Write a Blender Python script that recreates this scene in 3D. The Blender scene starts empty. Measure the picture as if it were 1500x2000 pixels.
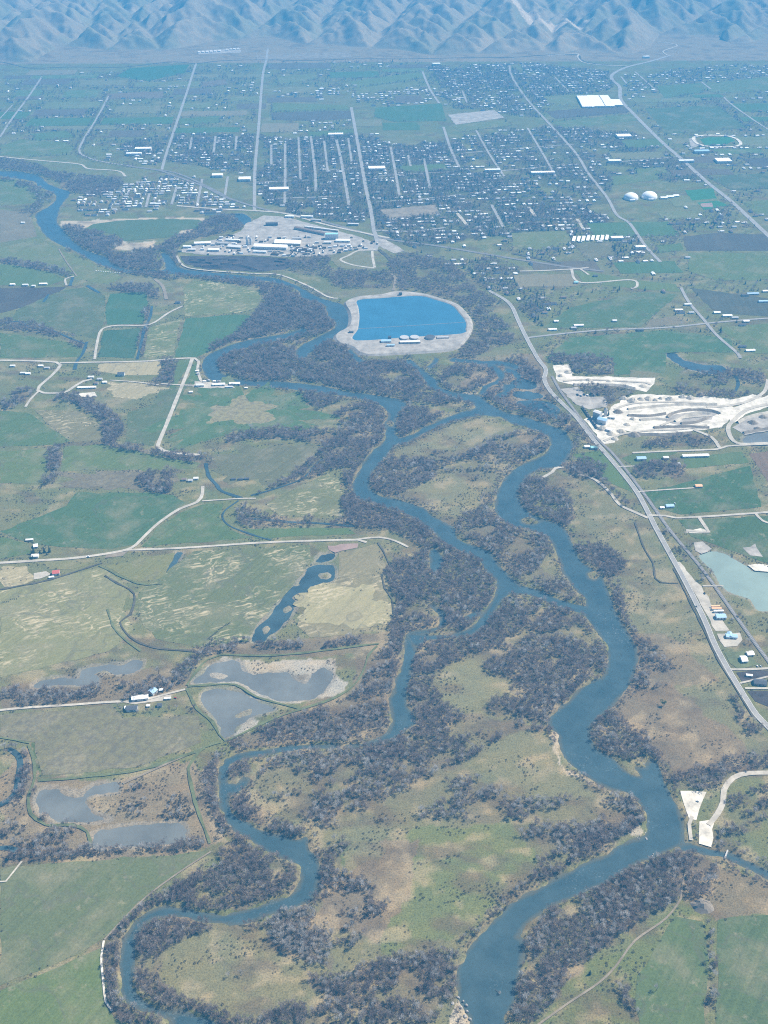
import bpy, math, random
import numpy as np
from mathutils import Vector
random.seed(7)
rng = np.random.default_rng(7)
scene = bpy.context.scene
COL = scene.collection

# ------------------------------------------------------------------ camera, sky, sun, exposure
H = 1242.0                       # flying height in metres
FPX = 2200.0                     # focal length for a 1500 x 2000 picture
TH = math.radians(33.02)         # downward pitch
cam_data = bpy.data.cameras.new('camera')
cam = bpy.data.objects.new('camera', cam_data); COL.objects.link(cam)
cam.location = (0, 0, H); cam.rotation_euler = (math.pi/2-TH, 0, 0)
cam_data.sensor_fit = 'VERTICAL'; cam_data.sensor_height = 24.0
cam_data.lens = 24.0*FPX/2000.0
cam_data.clip_start = 1.0; cam_data.clip_end = 60000.0
scene.camera = cam
SUN_EL, SUN_AZ = math.radians(50), math.atan2(0.86, 0.42)
world = bpy.data.worlds.new('World'); scene.world = world; world.use_nodes = True
wn = world.node_tree; wn.nodes.clear()
sky = wn.nodes.new('ShaderNodeTexSky'); sky.sky_type = 'NISHITA'; sky.sun_disc = False
sky.sun_elevation = SUN_EL; sky.sun_rotation = SUN_AZ; sky.altitude = 1900; sky.air_density = 1.0; sky.dust_density = 1.0; sky.ozone_density = 1.5
bg = wn.nodes.new('ShaderNodeBackground'); bg.inputs['Strength'].default_value = 0.06
wo = wn.nodes.new('ShaderNodeOutputWorld')
wn.links.new(sky.outputs[0], bg.inputs[0]); wn.links.new(bg.outputs[0], wo.inputs[0])
sd = bpy.data.lights.new('sun', 'SUN'); sd.energy = 4.9; sd.angle = math.radians(0.53); sd.color = (1.0, 0.91, 0.78)
sun = bpy.data.objects.new('sun', sd); COL.objects.link(sun)
sv = Vector((math.sin(SUN_AZ)*math.cos(SUN_EL), math.cos(SUN_AZ)*math.cos(SUN_EL), math.sin(SUN_EL)))
sun.rotation_euler = sv.to_track_quat('Z', 'Y').to_euler(); sun.location = (0, 0, 3000)
vs = scene.view_settings; vs.view_transform = 'Standard'; vs.look = 'None'; vs.gamma = 1.0; vs.use_curve_mapping = False
vs.exposure = 1.28
HAZE_DENSITY = 1.22e-4
HAZE_COLOR = (0.10, 0.50, 1.0)
scene.cycles.max_bounces = 5; scene.cycles.diffuse_bounces = 2; scene.cycles.glossy_bounces = 2
scene.cycles.volume_bounces = 0; scene.cycles.transparent_max_bounces = 4
scene.cycles.use_denoising = False
scene.cycles.use_adaptive_sampling = False
scene.cycles.filter_width = 1.1

# ------------------------------------------------------------------ helpers
CT, ST = math.cos(TH), math.sin(TH)
def P(px, py, z=0.0):
    """point of the level plane z seen at a place of the picture (used to survey the map)"""
    dx = px-750.0; up = 1000.0-py
    dy = FPX*CT+up*ST; dz = -FPX*ST+up*CT
    t = (z-H)/dz
    return (dx*t, dy*t)
def S(s):
    return [tuple(float(v) for v in q.split(',')) for q in s.split()]
def W(s, smooth=False, closed=True, step=12.0):
    """survey string -> world polyline (N,2), optionally smoothed by Catmull-Rom"""
    p = np.array([P(*q) for q in (S(s) if isinstance(s, str) else s)])
    return cr(p, closed, step) if smooth else p
def cr(p, closed, step):
    n = len(p); out = []
    rngi = range(n) if closed else range(n-1)
    for i in rngi:
        if closed: a, b, c, d = p[i-1], p[i], p[(i+1) % n], p[(i+2) % n]
        else: a, b, c, d = p[max(i-1, 0)], p[i], p[i+1], p[min(i+2, n-1)]
        k = max(1, min(24, int(np.hypot(*(c-b))/step)))
        t = (np.arange(k)/k)[:, None]
        out.append(0.5*((2*b)+(c-a)*t+(2*a-5*b+4*c-d)*t*t+(3*b-a-3*c+d)*t**3))
    if not closed: out.append(p[-1:])
    return np.vstack(out)
def _hash(ix, iy, seed):
    h = (ix.astype(np.int64)*374761393+iy.astype(np.int64)*668265263+seed*974711) & 0xffffffff
    h = ((h ^ (h >> 13))*1274126177) & 0xffffffff
    return ((h ^ (h >> 16)) & 0xffff)/65535.0
def vnoise(x, y, seed=0):
    x = np.asarray(x, float); y = np.asarray(y, float)
    ix = np.floor(x); iy = np.floor(y); fx = x-ix; fy = y-iy
    fx = fx*fx*(3-2*fx); fy = fy*fy*(3-2*fy)
    a = _hash(ix, iy, seed); b = _hash(ix+1, iy, seed); c = _hash(ix, iy+1, seed); d = _hash(ix+1, iy+1, seed)
    return (a*(1-fx)+b*fx)*(1-fy)+(c*(1-fx)+d*fx)*fy
def fbm(x, y, scale, seed=0, oct=4):
    s = 0; a = 0.5; f = 1.0/scale; tot = 0
    for o in range(oct):
        s = s+a*vnoise(x*f+17.3*o, y*f-9.1*o, seed+o*11); tot += a; a *= 0.5; f *= 2.03
    return s/tot
def inpoly(x, y, poly):
    res = np.zeros(x.shape, bool)
    x0, y0 = poly.min(0); x1, y1 = poly.max(0)
    m = (x >= x0) & (x <= x1) & (y >= y0) & (y <= y1)
    if not m.any(): return res
    xs, ys = x[m], y[m]; r = np.zeros(xs.shape, bool); n = len(poly); j = n-1
    for i in range(n):
        xi, yi = poly[i]; xj, yj = poly[j]
        if yi != yj:
            r ^= ((yi > ys) != (yj > ys)) & (xs < (xj-xi)*(ys-yi)/(yj-yi)+xi)
        j = i
    res[m] = r
    return res
def polydist(x, y, pl, closed):
    d = np.full(x.shape, 1e9); n = len(pl)
    for i in range(n if closed else n-1):
        a = pl[i]; b = pl[(i+1) % n]; ab = b-a; L = float(ab@ab)+1e-9
        t = np.clip(((x-a[0])*ab[0]+(y-a[1])*ab[1])/L, 0, 1)
        d = np.minimum(d, (x-a[0]-t*ab[0])**2+(y-a[1]-t*ab[1])**2)
    return np.sqrt(d)
def ribbon(pl, w):
    """outline polygon of a strip of half-width profile w/2 along pl"""
    t = np.gradient(pl, axis=0); t /= np.linalg.norm(t, axis=1)[:, None]+1e-9
    nrm = np.stack([-t[:, 1], t[:, 0]], 1); w = np.broadcast_to(np.asarray(w, float), (len(pl),))
    return pl+nrm*w[:, None]/2, pl-nrm*w[:, None]/2

def tag(o, label=None, cat=None, group=None, kind=None):
    if label: o['label'] = label
    if cat: o['category'] = cat
    if group: o['group'] = group
    if kind: o['kind'] = kind
    return o
def mesh(name, verts, faces, mats, mi=None, smooth=False):
    me = bpy.data.meshes.new(name); me.from_pydata([tuple(map(float, v)) for v in verts], [], [tuple(map(int, f)) for f in faces])
    for m in (mats if isinstance(mats, (list, tuple)) else [mats]): me.materials.append(m)
    if mi is not None: me.polygons.foreach_set('material_index', np.asarray(mi, np.int32))
    if smooth: me.polygons.foreach_set('use_smooth', np.ones(len(me.polygons), bool))
    me.update(); return me
def obj(name, me, parent=None, loc=None):
    o = bpy.data.objects.new(name, me); COL.objects.link(o)
    if parent: o.parent = parent
    if loc is not None: o.location = loc
    return o
def empty(name, loc, rz=0.0):
    o = bpy.data.objects.new(name, None); COL.objects.link(o)
    o.location = loc; o.rotation_euler = (0, 0, rz); o.empty_display_size = 1.0
    return o
class MB:
    def __init__(s): s.v = []; s.f = []; s.m = []
    def add(s, vs_, fs, m=0):
        o = len(s.v); s.v += [tuple(v) for v in vs_]
        for f in fs: s.f.append(tuple(i+o for i in f)); s.m.append(m)
    def box(s, x0, x1, y0, y1, z0, z1, m=0):
        s.add([(x0,y0,z0),(x1,y0,z0),(x1,y1,z0),(x0,y1,z0),(x0,y0,z1),(x1,y0,z1),(x1,y1,z1),(x0,y1,z1)],
              [(0,3,2,1),(4,5,6,7),(0,1,5,4),(1,2,6,5),(2,3,7,6),(3,0,4,7)], m)
    def cyl(s, x, y, z0, z1, r0, r1, n=14, m=0, cap=True):
        a = [2*math.pi*i/n for i in range(n)]
        vs_ = [(x+r0*math.cos(t), y+r0*math.sin(t), z0) for t in a]+[(x+r1*math.cos(t), y+r1*math.sin(t), z1) for t in a]
        fs = [(i, (i+1) % n, n+(i+1) % n, n+i) for i in range(n)]
        if cap: fs += [tuple(range(n, 2*n)), tuple(range(n-1, -1, -1))]
        s.add(vs_, fs, m)
    def tube(s, a, b, r0, r1, n=4, m=0):
        a = Vector(a); b = Vector(b); d = (b-a).normalized()
        u = d.orthogonal().normalized(); w = d.cross(u)
        vs_ = [a+(u*math.cos(2*math.pi*i/n)+w*math.sin(2*math.pi*i/n))*r0 for i in range(n)]
        vs_ += [b+(u*math.cos(2*math.pi*i/n)+w*math.sin(2*math.pi*i/n))*r1 for i in range(n)]
        s.add(vs_, [(i, (i+1) % n, n+(i+1) % n, n+i) for i in range(n)]+[tuple(range(n, 2*n))], m)
    def me(s, name, mats, smooth=False): return mesh(name, s.v, s.f, mats, s.m, smooth)

# ------------------------------------------------------------------ materials
MATS = {}
def nmat(name):
    m = bpy.data.materials.new(name); m.use_nodes = True; nt = m.node_tree
    b = nt.nodes['Principled BSDF']; MATS[name] = m
    return m, nt, b
def N(nt, typ, **kw):
    n = nt.nodes.new(typ)
    for k, v in kw.items():
        if k in n.inputs: n.inputs[k].default_value = v
        else: setattr(n, k, v)
    return n
def mixrgb(nt, fac, a, b, mode='MIX'):
    n = nt.nodes.new('ShaderNodeMix'); n.data_type = 'RGBA'; n.blend_type = mode
    for sock, val in ((n.inputs[0], fac), (n.inputs[6], a), (n.inputs[7], b)):
        if hasattr(val, 'is_linked') or hasattr(val, 'links'): nt.links.new(val, sock)
        elif isinstance(val, (int, float)): sock.default_value = val
        else: sock.default_value = (*val[:3], 1)
    return n.outputs[2]
def noise(nt, vec, scale, detail=4.0, rough=0.6):
    n = nt.nodes.new('ShaderNodeTexNoise'); n.inputs['Scale'].default_value = scale
    n.inputs['Detail'].default_value = detail; n.inputs['Roughness'].default_value = rough
    if vec is not None: nt.links.new(vec, n.inputs['Vector'])
    return n.outputs['Fac']
def ramp(nt, fac, lo, hi):
    n = nt.nodes.new('ShaderNodeMapRange'); n.inputs[1].default_value = lo; n.inputs[2].default_value = hi
    n.clamp = True; nt.links.new(fac, n.inputs[0]); return n.outputs[0]
def geom_pos(nt): return nt.nodes.new('ShaderNodeNewGeometry').outputs['Position']
def scl(nt, vec, s, rz=0.0):
    n0 = nt.nodes.new('ShaderNodeMapping'); n0.inputs['Rotation'].default_value = (0, 0, rz); nt.links.new(vec, n0.inputs['Vector'])
    n = nt.nodes.new('ShaderNodeMapping'); n.inputs['Scale'].default_value = s
    nt.links.new(n0.outputs[0], n.inputs['Vector']); return n.outputs[0]
def mul(nt, a, b):
    n = nt.nodes.new('ShaderNodeMath'); n.operation = 'MULTIPLY'; nt.links.new(a, n.inputs[0])
    if isinstance(b, float): n.inputs[1].default_value = b
    else: nt.links.new(b, n.inputs[1])
    return n.outputs[0]
def bump(nt, b, hgt, dist, strength=0.6):
    n = nt.nodes.new('ShaderNodeBump'); n.inputs['Strength'].default_value = strength; n.inputs['Distance'].default_value = dist
    nt.links.new(hgt, n.inputs['Height']); nt.links.new(n.outputs[0], b.inputs['Normal'])

def plain(name, col, rough=0.8, var=0.25, sc=0.6, metallic=0.0):
    m, nt, b = nmat(name); pos = geom_pos(nt)
    n = noise(nt, pos, sc, 4)
    c = mixrgb(nt, ramp(nt, n, 0.3, 0.7), tuple(v*(1-var) for v in col), tuple(min(1, v*(1+var)) for v in col))
    nt.links.new(c, b.inputs['Base Color']); b.inputs['Roughness'].default_value = rough; b.inputs['Metallic'].default_value = metallic
    b.inputs['Specular IOR Level'].default_value = 0.25
    return m

def ground_mat():
    m, nt, b = nmat('ground_cover'); pos = geom_pos(nt)
    at = nt.nodes.new('ShaderNodeAttribute'); at.attribute_name = 'cover'
    n1 = noise(nt, pos, 1/55., 6, 0.65); n2 = noise(nt, pos, 1/9., 5, 0.7); n3 = noise(nt, pos, 1/2.2, 3, 0.7)
    c = mixrgb(nt, ramp(nt, n1, 0.35, 0.7), at.outputs['Color'], mixrgb(nt, 1.0, at.outputs['Color'], (1.25, 1.1, 0.95), 'MULTIPLY'))
    c = mixrgb(nt, mul(nt, ramp(nt, n2, 0.54, 0.68), 0.55), c, mixrgb(nt, 1.0, c, (0.50, 0.50, 0.52), 'MULTIPLY'))
    c = mixrgb(nt, mul(nt, ramp(nt, n2, 0.46, 0.30), 0.5), c, mixrgb(nt, 1.0, c, (1.5, 1.42, 1.3), 'MULTIPLY'))
    c = mixrgb(nt, mul(nt, ramp(nt, n3, 0.5, 0.66), 0.75), c, mixrgb(nt, 1.0, c, (0.42, 0.42, 0.45), 'MULTIPLY'))
    c = mixrgb(nt, mul(nt, ramp(nt, n3, 0.46, 0.34), 0.6), c, mixrgb(nt, 1.0, c, (1.5, 1.42, 1.35), 'MULTIPLY'))
    nt.links.new(c, b.inputs['Base Color']); b.inputs['Roughness'].default_value = 1.0; b.inputs['Specular IOR Level'].default_value = 0.05
    bump(nt, b, n3, 0.8, 0.6)
    return m
def field_mat(name, kind):
    m, nt, b = nmat(name); pos = geom_pos(nt)
    oi = nt.nodes.new('ShaderNodeObjectInfo'); base = oi.outputs['Color']
    n1 = noise(nt, pos, 1/70., 6, 0.62); n2 = noise(nt, pos, 1/11., 5, 0.7); n3 = noise(nt, pos, 1/3., 3, 0.7)
    dry = (0.21, 0.18, 0.115)
    amt = {'pasture': 0.55, 'crop': 0.15, 'straw': 0.55, 'tilled': 0.15, 'scrub': 0.75}[kind]
    c = mixrgb(nt, mul(nt, ramp(nt, n1, 0.48, 0.72), amt), base, dry)
    c = mixrgb(nt, mul(nt, ramp(nt, n2, 0.5, 0.7), 0.35 if kind != 'crop' else 0.15), c, mixrgb(nt, 1.0, c, (0.55, 0.58, 0.6), 'MULTIPLY'))
    c = mixrgb(nt, mul(nt, ramp(nt, n3, 0.48, 0.68), 0.5), c, mixrgb(nt, 1.0, c, (0.55, 0.6, 0.58), 'MULTIPLY'))
    c = mixrgb(nt, mul(nt, ramp(nt, n3, 0.46, 0.32), 0.4), c, mixrgb(nt, 1.0, c, (1.4, 1.35, 1.3), 'MULTIPLY'))
    if kind in ('crop', 'tilled'):
        st = noise(nt, scl(nt, pos, (1/7., 1/220., 1.0), math.radians(4)), 1.0, 2)
        c = mixrgb(nt, mul(nt, ramp(nt, st, 0.42, 0.62), 0.35), c, mixrgb(nt, 1.0, c, (1.35, 1.3, 1.25), 'MULTIPLY'))
    if kind == 'straw':
        wv = nt.nodes.new('ShaderNodeTexNoise'); wv.inputs['Scale'].default_value = 1/60.; nt.links.new(pos, wv.inputs['Vector'])
        vm = nt.nodes.new('ShaderNodeVectorMath'); vm.operation = 'SCALE'; vm.inputs['Scale'].default_value = 16.0; nt.links.new(wv.outputs['Color'], vm.inputs[0])
        va = nt.nodes.new('ShaderNodeVectorMath'); va.operation = 'ADD'; nt.links.new(pos, va.inputs[0]); nt.links.new(vm.outputs[0], va.inputs[1])
        st = noise(nt, scl(nt, va.outputs[0], (1/110., 1/7., 1.0), math.radians(-22)), 1.0, 3, 0.6)
        big = noise(nt, pos, 1/90., 4, 0.7)
        f = mul(nt, mul(nt, ramp(nt, st, 0.50, 0.64), 0.8), ramp(nt, big, 0.45, 0.58))
        c = mixrgb(nt, f, c, (0.42, 0.35, 0.22))
    if kind in ('pasture', 'scrub', 'straw'):
        st2 = noise(nt, scl(nt, pos, (1/5., 1/300., 1.0), math.radians(33)), 1.0, 2)
        c = mixrgb(nt, mul(nt, ramp(nt, st2, 0.56, 0.64), 0.3), c, mixrgb(nt, 1.0, c, (0.62, 0.66, 0.66), 'MULTIPLY'))
        c = mixrgb(nt, mul(nt, ramp(nt, st2, 0.42, 0.34), 0.35), c, mixrgb(nt, 1.0, c, (1.3, 1.25, 1.15), 'MULTIPLY'))
        sp = noise(nt, pos, 1/26., 6, 0.75)
        c = mixrgb(nt, mul(nt, ramp(nt, sp, 0.58, 0.68), 0.5), c, (0.27, 0.225, 0.155))
    # old channels and ditch marks wandering through the turf
    ch = nt.nodes.new('ShaderNodeMath'); ch.operation = 'SUBTRACT'; nt.links.new(noise(nt, pos, 1/140., 3, 0.55), ch.inputs[0]); ch.inputs[1].default_value = 0.5
    ab = nt.nodes.new('ShaderNodeMath'); ab.operation = 'ABSOLUTE'; nt.links.new(ch.outputs[0], ab.inputs[0])
    c = mixrgb(nt, mul(nt, ramp(nt, ab.outputs[0], 0.012, 0.002), 0.35 if kind != 'crop' else 0.12), c, (0.09, 0.085, 0.06))
    c = mixrgb(nt, mul(nt, ramp(nt, n2, 0.44, 0.30), 0.35), c, mixrgb(nt, 1.0, c, (1.4, 1.35, 1.25), 'MULTIPLY'))
    if kind == 'scrub':
        c = mixrgb(nt, mul(nt, ramp(nt, n2, 0.46, 0.58), 0.35), c, (0.09, 0.075, 0.065))
    nt.links.new(c, b.inputs['Base Color']); b.inputs['Roughness'].default_value = 1.0; b.inputs['Specular IOR Level'].default_value = 0.05
    bump(nt, b, n3, 0.35, 0.4)
    return m
def sheet_mat(name, col, var=0.35):
    m, nt, b = nmat(name); pos = geom_pos(nt)
    n1 = noise(nt, pos, 1/25., 5, 0.65); n2 = noise(nt, pos, 1/3.5, 4, 0.7)
    c = mixrgb(nt, ramp(nt, n1, 0.3, 0.7), tuple(v*(1-var) for v in col), tuple(min(0.9, v*(1+var*0.6)) for v in col))
    c = mixrgb(nt, mul(nt, ramp(nt, n2, 0.48, 0.7), 0.45), c, mixrgb(nt, 1.0, c, (0.6, 0.6, 0.6), 'MULTIPLY'))
    nt.links.new(c, b.inputs['Base Color']); b.inputs['Roughness'].default_value = 1.0; b.inputs['Specular IOR Level'].default_value = 0.08
    bump(nt, b, n1, 0.8, 0.4)
    return m
def water_mat(name, deep, rough=0.16, var=0.2, ripple=0.25):
    m, nt, b = nmat(name); pos = geom_pos(nt)
    n1 = noise(nt, pos, 1/60., 4); n2 = noise(nt, pos, 1/3.0, 3); 
    c = mixrgb(nt, ramp(nt, n1, 0.35, 0.7), tuple(v*(1-var) for v in deep), tuple(v*(1+var) for v in deep))
    nt.links.new(c, b.inputs['Base Color']); b.inputs['Roughness'].default_value = rough; b.inputs['IOR'].default_value = 1.33
    bump(nt, b, n2, 0.12, ripple)
    return m
def tree_mat(name, c0, c1):
    m, nt, b = nmat(name)
    oi = nt.nodes.new('ShaderNodeObjectInfo'); pos = geom_pos(nt)
    n = noise(nt, pos, 0.5, 2)
    c = mixrgb(nt, oi.outputs['Random'], c0, c1)
    c = mixrgb(nt, mul(nt, ramp(nt, n, 0.35, 0.7), 0.6), c, mixrgb(nt, 1.0, c, (1.5, 1.45, 1.4), 'MULTIPLY'))
    nt.links.new(c, b.inputs['Base Color']); b.inputs['Roughness'].default_value = 0.9; b.inputs['Specular IOR Level'].default_value = 0.1
    tl = nt.nodes.new('ShaderNodeBsdfTranslucent'); nt.links.new(c, tl.inputs['Color']); ms = nt.nodes.new('ShaderNodeMixShader'); ms.inputs[0].default_value = 0.42
    nt.links.new(b.outputs[0], ms.inputs[1]); nt.links.new(tl.outputs[0], ms.inputs[2]); nt.links.new(ms.outputs[0], nt.nodes['Material Output'].inputs['Surface'])
    return m

M_GROUND = ground_mat()
M_FIELD = {k: field_mat('field_'+k, k) for k in ('pasture', 'crop', 'straw', 'tilled', 'scrub')}
M_ASPH = sheet_mat('road_asphalt', (0.265, 0.255, 0.24), 0.2)
M_GRAVEL = sheet_mat('gravel_track', (0.39, 0.355, 0.295), 0.3)
M_DIRT = sheet_mat('dirt_track', (0.215, 0.18, 0.13), 0.35)
M_SAND = sheet_mat('pale_sand', (0.58, 0.535, 0.45), 0.45)
M_YARD = sheet_mat('yard_gravel', (0.31, 0.285, 0.25), 0.4)
M_MUD = sheet_mat('dry_mud', (0.33, 0.32, 0.295), 0.15)
M_BARK = sheet_mat('bark_yard', (0.065, 0.055, 0.05), 0.5)
M_BALLAST = sheet_mat('rail_ballast', (0.17, 0.16, 0.15), 0.25)
M_LEVEE = sheet_mat('levee_grass', (0.115, 0.13, 0.06), 0.4)
M_DITCH = sheet_mat('ditch_weeds', (0.085, 0.078, 0.058), 0.45)
M_RED = sheet_mat('pink_soil', (0.27, 0.19, 0.16), 0.25)
M_TURF = sheet_mat('sports_turf', (0.04, 0.13, 0.05), 0.15)
def river_mat():
    m, nt, b = nmat('river_water'); pos = geom_pos(nt)
    at = nt.nodes.new('ShaderNodeAttribute'); at.attribute_name = 'depth'
    n1 = noise(nt, pos, 1/45., 5, 0.65); n2 = noise(nt, pos, 1/2.5, 3); n3 = noise(nt, pos, 1/120., 3)
    c = mixrgb(nt, ramp(nt, n1, 0.35, 0.68), (0.030, 0.054, 0.062), (0.050, 0.080, 0.088))
    ad = nt.nodes.new('ShaderNodeMath'); ad.operation = 'ADD'; nt.links.new(at.outputs['Fac'], ad.inputs[0]); nt.links.new(mul(nt, ramp(nt, n1, 0.3, 0.7), 0.5), ad.inputs[1])
    c = mixrgb(nt, ramp(nt, ad.outputs[0], 0.62, 0.12), c, (0.09, 0.088, 0.06))
    rif = mul(nt, mul(nt, ramp(nt, n2, 0.60, 0.70), 0.22), ramp(nt, n3, 0.50, 0.60))
    c = mixrgb(nt, rif, c, (0.42, 0.45, 0.45))
    nt.links.new(c, b.inputs['Base Color']); b.inputs['Roughness'].default_value = 0.2; b.inputs['IOR'].default_value = 1.33
    bump(nt, b, n2, 0.15, 0.35)
    return m
M_RIVER = river_mat()
M_POND = water_mat('muddy_pond_water', (0.125, 0.13, 0.12), 0.14, 0.2)
M_CLEAR = water_mat('clear_pond_water', (0.04, 0.065, 0.072), 0.14, 0.3)
M_TEAL = water_mat('quarry_pond_water', (0.20, 0.255, 0.22), 0.15, 0.1)
M_RES = water_mat('reservoir_water', (0.033, 0.122, 0.20), 0.14, 0.10, 0.25)
M_TREE = tree_mat('bare_twigs', (0.175, 0.135, 0.118), (0.34, 0.283, 0.24))
M_SILVER = tree_mat('silver_twigs', (0.36, 0.335, 0.305), (0.54, 0.51, 0.47))
M_SHRUB = tree_mat('shrub_twigs', (0.065, 0.058, 0.05), (0.135, 0.115, 0.095))
M_REDTW = tree_mat('red_willow_twigs', (0.13, 0.085, 0.07), (0.17, 0.115, 0.09))
M_CONIF = tree_mat('conifer_needles', (0.022, 0.038, 0.022), (0.035, 0.055, 0.03))
M_LEAF = tree_mat('fresh_leaves', (0.10, 0.14, 0.04), (0.14, 0.16, 0.06))
M_BARKW = tree_mat('bark', (0.10, 0.085, 0.07), (0.16, 0.14, 0.12))

# ------------------------------------------------------------------ survey of the water
RIVER = [W(s, True, True, 14) for s in (
 # upper river down to the reservoir
 '-60,322 0,333 27,333 53,337 77,343 92,357 112,366 137,375 121,398 113,420 111,433 123,447 140,467 160,483 187,495 207,500 217,513 240,523 267,527 300,527 322,525 320,508 312,495 322,490 336,505 347,519 377,527 433,533 500,539 543,543 577,556 603,569 627,581 650,588 667,593 677,598 685,613 687,630 682,640 662,652 655,661 642,664 617,680 603,692 588,704 579,694 583,677 610,662 633,650 652,640 657,629 643,620 638,610 636,597 617,589 591,582 586,573 577,563 550,555 520,548 500,548 467,545 400,541 333,534 277,532 247,532 227,527 193,515 170,503 147,490 117,478 93,463 80,447 70,427 72,415 87,407 106,393 108,380 97,372 73,363 67,354 27,347 0,343 -60,335',
 # western channel round the wooded island, then the long bend down to the middle junction
 '595,640 560,650 500,660 467,667 423,683 400,697 394,713 401,733 418,745 450,750 500,754 550,758 610,764 660,771 700,778 735,788 752,799 760,812 752,824 752,850 746,864 727,880 710,903 699,923 690,938 688,957 700,974 733,984 773,997 800,1008 826,1024 853,1044 868,1061 900,1077 933,1090 944,1107 957,1120 970,1134 970,1153 957,1177 943,1197 932,1213 915,1227 880,1238 840,1240 800,1234 792,1239 812,1263 832,1251 880,1246 925,1238 950,1218 965,1197 982,1170 1000,1158 1030,1158 1018,1143 1000,1127 990,1117 971,1097 963,1083 950,1073 920,1063 894,1050 889,1033 867,1019 841,1003 832,992 810,984 783,977 767,972 740,966 724,953 722,933 731,916 748,899 768,873 786,858 775,847 773,820 780,803 795,792 780,779 717,768 680,764 633,753 583,747 533,743 500,744 467,740 447,735 428,723 424,707 437,694 467,683 500,674 560,660 600,650',
 # link between the two channels
 '915,800 877,812 847,825 820,837 806,847 775,855 780,868 820,851 843,838 873,825 912,816 940,808',
 # eastern main channel
 '786,703 812,722 826,737 834,753 855,764 893,778 925,786 930,795 915,802 908,813 933,810 977,814 1000,826 1027,833 1047,840 1070,851 1076,867 1067,883 1040,897 1020,907 1000,918 980,943 970,970 967,997 977,1013 1000,1027 1033,1033 1067,1047 1080,1063 1087,1083 1097,1100 1100,1117 1107,1127 1120,1147 1143,1167 1147,1185 1140,1200 1150,1217 1167,1233 1182,1253 1190,1280 1187,1300 1177,1323 1153,1330 1133,1343 1113,1367 1082,1390 1073,1413 1090,1437 1097,1460 1110,1487 1133,1510 1160,1523 1193,1542 1213,1544 1233,1553 1253,1573 1263,1593 1264,1612 1262,1632 1247,1637 1230,1640 1207,1653 1187,1667 1147,1683 1110,1700 1083,1713 1060,1730 1033,1743 1000,1762 980,1787 953,1807 930,1833 910,1863 897,1887 892,1917 893,1947 903,1970 917,1985 921,2030 925,2120 985,2120 988,2030 990,1985 1000,1967 1007,1950 1013,1907 1023,1867 1027,1840 1010,1828 1020,1813 1050,1787 1077,1770 1100,1760 1147,1740 1187,1723 1217,1703 1250,1684 1283,1670 1317,1657 1333,1647 1333,1633 1338,1605 1330,1587 1317,1560 1300,1527 1290,1497 1277,1480 1267,1483 1263,1500 1235,1493 1253,1517 1217,1501 1200,1483 1183,1472 1163,1460 1153,1440 1153,1420 1167,1400 1187,1385 1207,1367 1230,1340 1238,1313 1247,1290 1245,1263 1227,1237 1213,1210 1203,1197 1197,1173 1184,1147 1180,1127 1163,1113 1140,1100 1127,1080 1117,1057 1103,1033 1090,1022 1060,1013 1030,997 1015,980 1012,960 1020,943 1037,923 1060,915 1090,911 1101,903 1113,887 1119,867 1113,850 1097,837 1067,827 1033,815 1000,807 985,803 950,783 942,775 925,769 900,767 877,762 857,752 853,740 833,727 800,700',
 # loop round the small eastern island
 '935,768 943,753 965,744 973,737 968,728 955,719 937,711 905,707 880,705 880,698 905,700 940,703 963,711 980,722 987,733 980,745 955,757 947,772',
 # cross channel between the middle island and the lower wood
 '1005,1145 1020,1143 1060,1155 1090,1168 1120,1177 1150,1185 1160,1206 1130,1197 1095,1187 1060,1172 1030,1160 1000,1160',
 # backwater pool and side channel west of the middle junction
 '838,1072 850,1070 865,1085 868,1100 858,1112 847,1118 838,1112 840,1095',
 '832,1177 850,1182 868,1196 872,1213 857,1230 815,1240 800,1240 800,1233 830,1228 853,1222 861,1208 858,1196 845,1188',
 # western lower river with its loops
 '793,1238 790,1260 788,1283 780,1310 770,1333 767,1353 758,1363 762,1380 765,1407 758,1430 733,1443 707,1452 673,1453 633,1452 583,1453 547,1457 520,1462 500,1464 480,1467 460,1470 437,1483 428,1500 426,1527 425,1550 430,1573 437,1593 442,1605 460,1620 483,1637 500,1649 523,1665 550,1675 570,1680 585,1692 587,1713 580,1733 560,1750 533,1758 500,1767 467,1778 423,1785 380,1777 330,1769 307,1771 285,1781 262,1800 246,1825 238,1853 233,1877 234,1900 233,1933 240,1953 267,1966 293,1977 333,1990 345,2030 440,2030 423,1997 400,1984 363,1973 320,1971 300,1965 277,1953 263,1927 260,1900 266,1873 263,1853 267,1830 277,1810 295,1796 333,1789 383,1797 417,1803 450,1804 500,1797 533,1784 580,1771 610,1757 619,1740 624,1717 625,1690 617,1673 603,1657 600,1632 587,1638 560,1633 530,1625 500,1615 477,1603 460,1590 448,1570 447,1551 467,1546 483,1533 489,1521 477,1516 463,1530 444,1528 443,1510 453,1493 477,1481 500,1476 533,1472 567,1467 610,1462 673,1460 713,1459 747,1450 773,1440 793,1427 813,1413 810,1400 797,1380 795,1363 800,1340 803,1313 808,1287 811,1263',
 # creek from the east at the boat ramp
 '1325,1650 1350,1645 1383,1656 1420,1662 1450,1675 1480,1689 1520,1712 1520,1728 1480,1706 1450,1692 1420,1678 1383,1670 1350,1661 1330,1662',
 # channels beside the reservoir bank and the marsh
 '985,716 1005,722 1020,735 1012,740 1000,730 984,724', '985,748 1003,752 998,764 985,775 965,776 968,768 982,764', '930,706 965,703 1000,708 1018,716 1012,722 985,714 950,710', '860,700 850,712 838,722 832,716 845,706 850,697', '1052,786 1070,800 1096,812 1088,818 1062,806 1045,793', '905,1205 935,1190 942,1196 915,1212',
 '677,683 684,680 697,692 712,706 706,712 690,700',
)]
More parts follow.
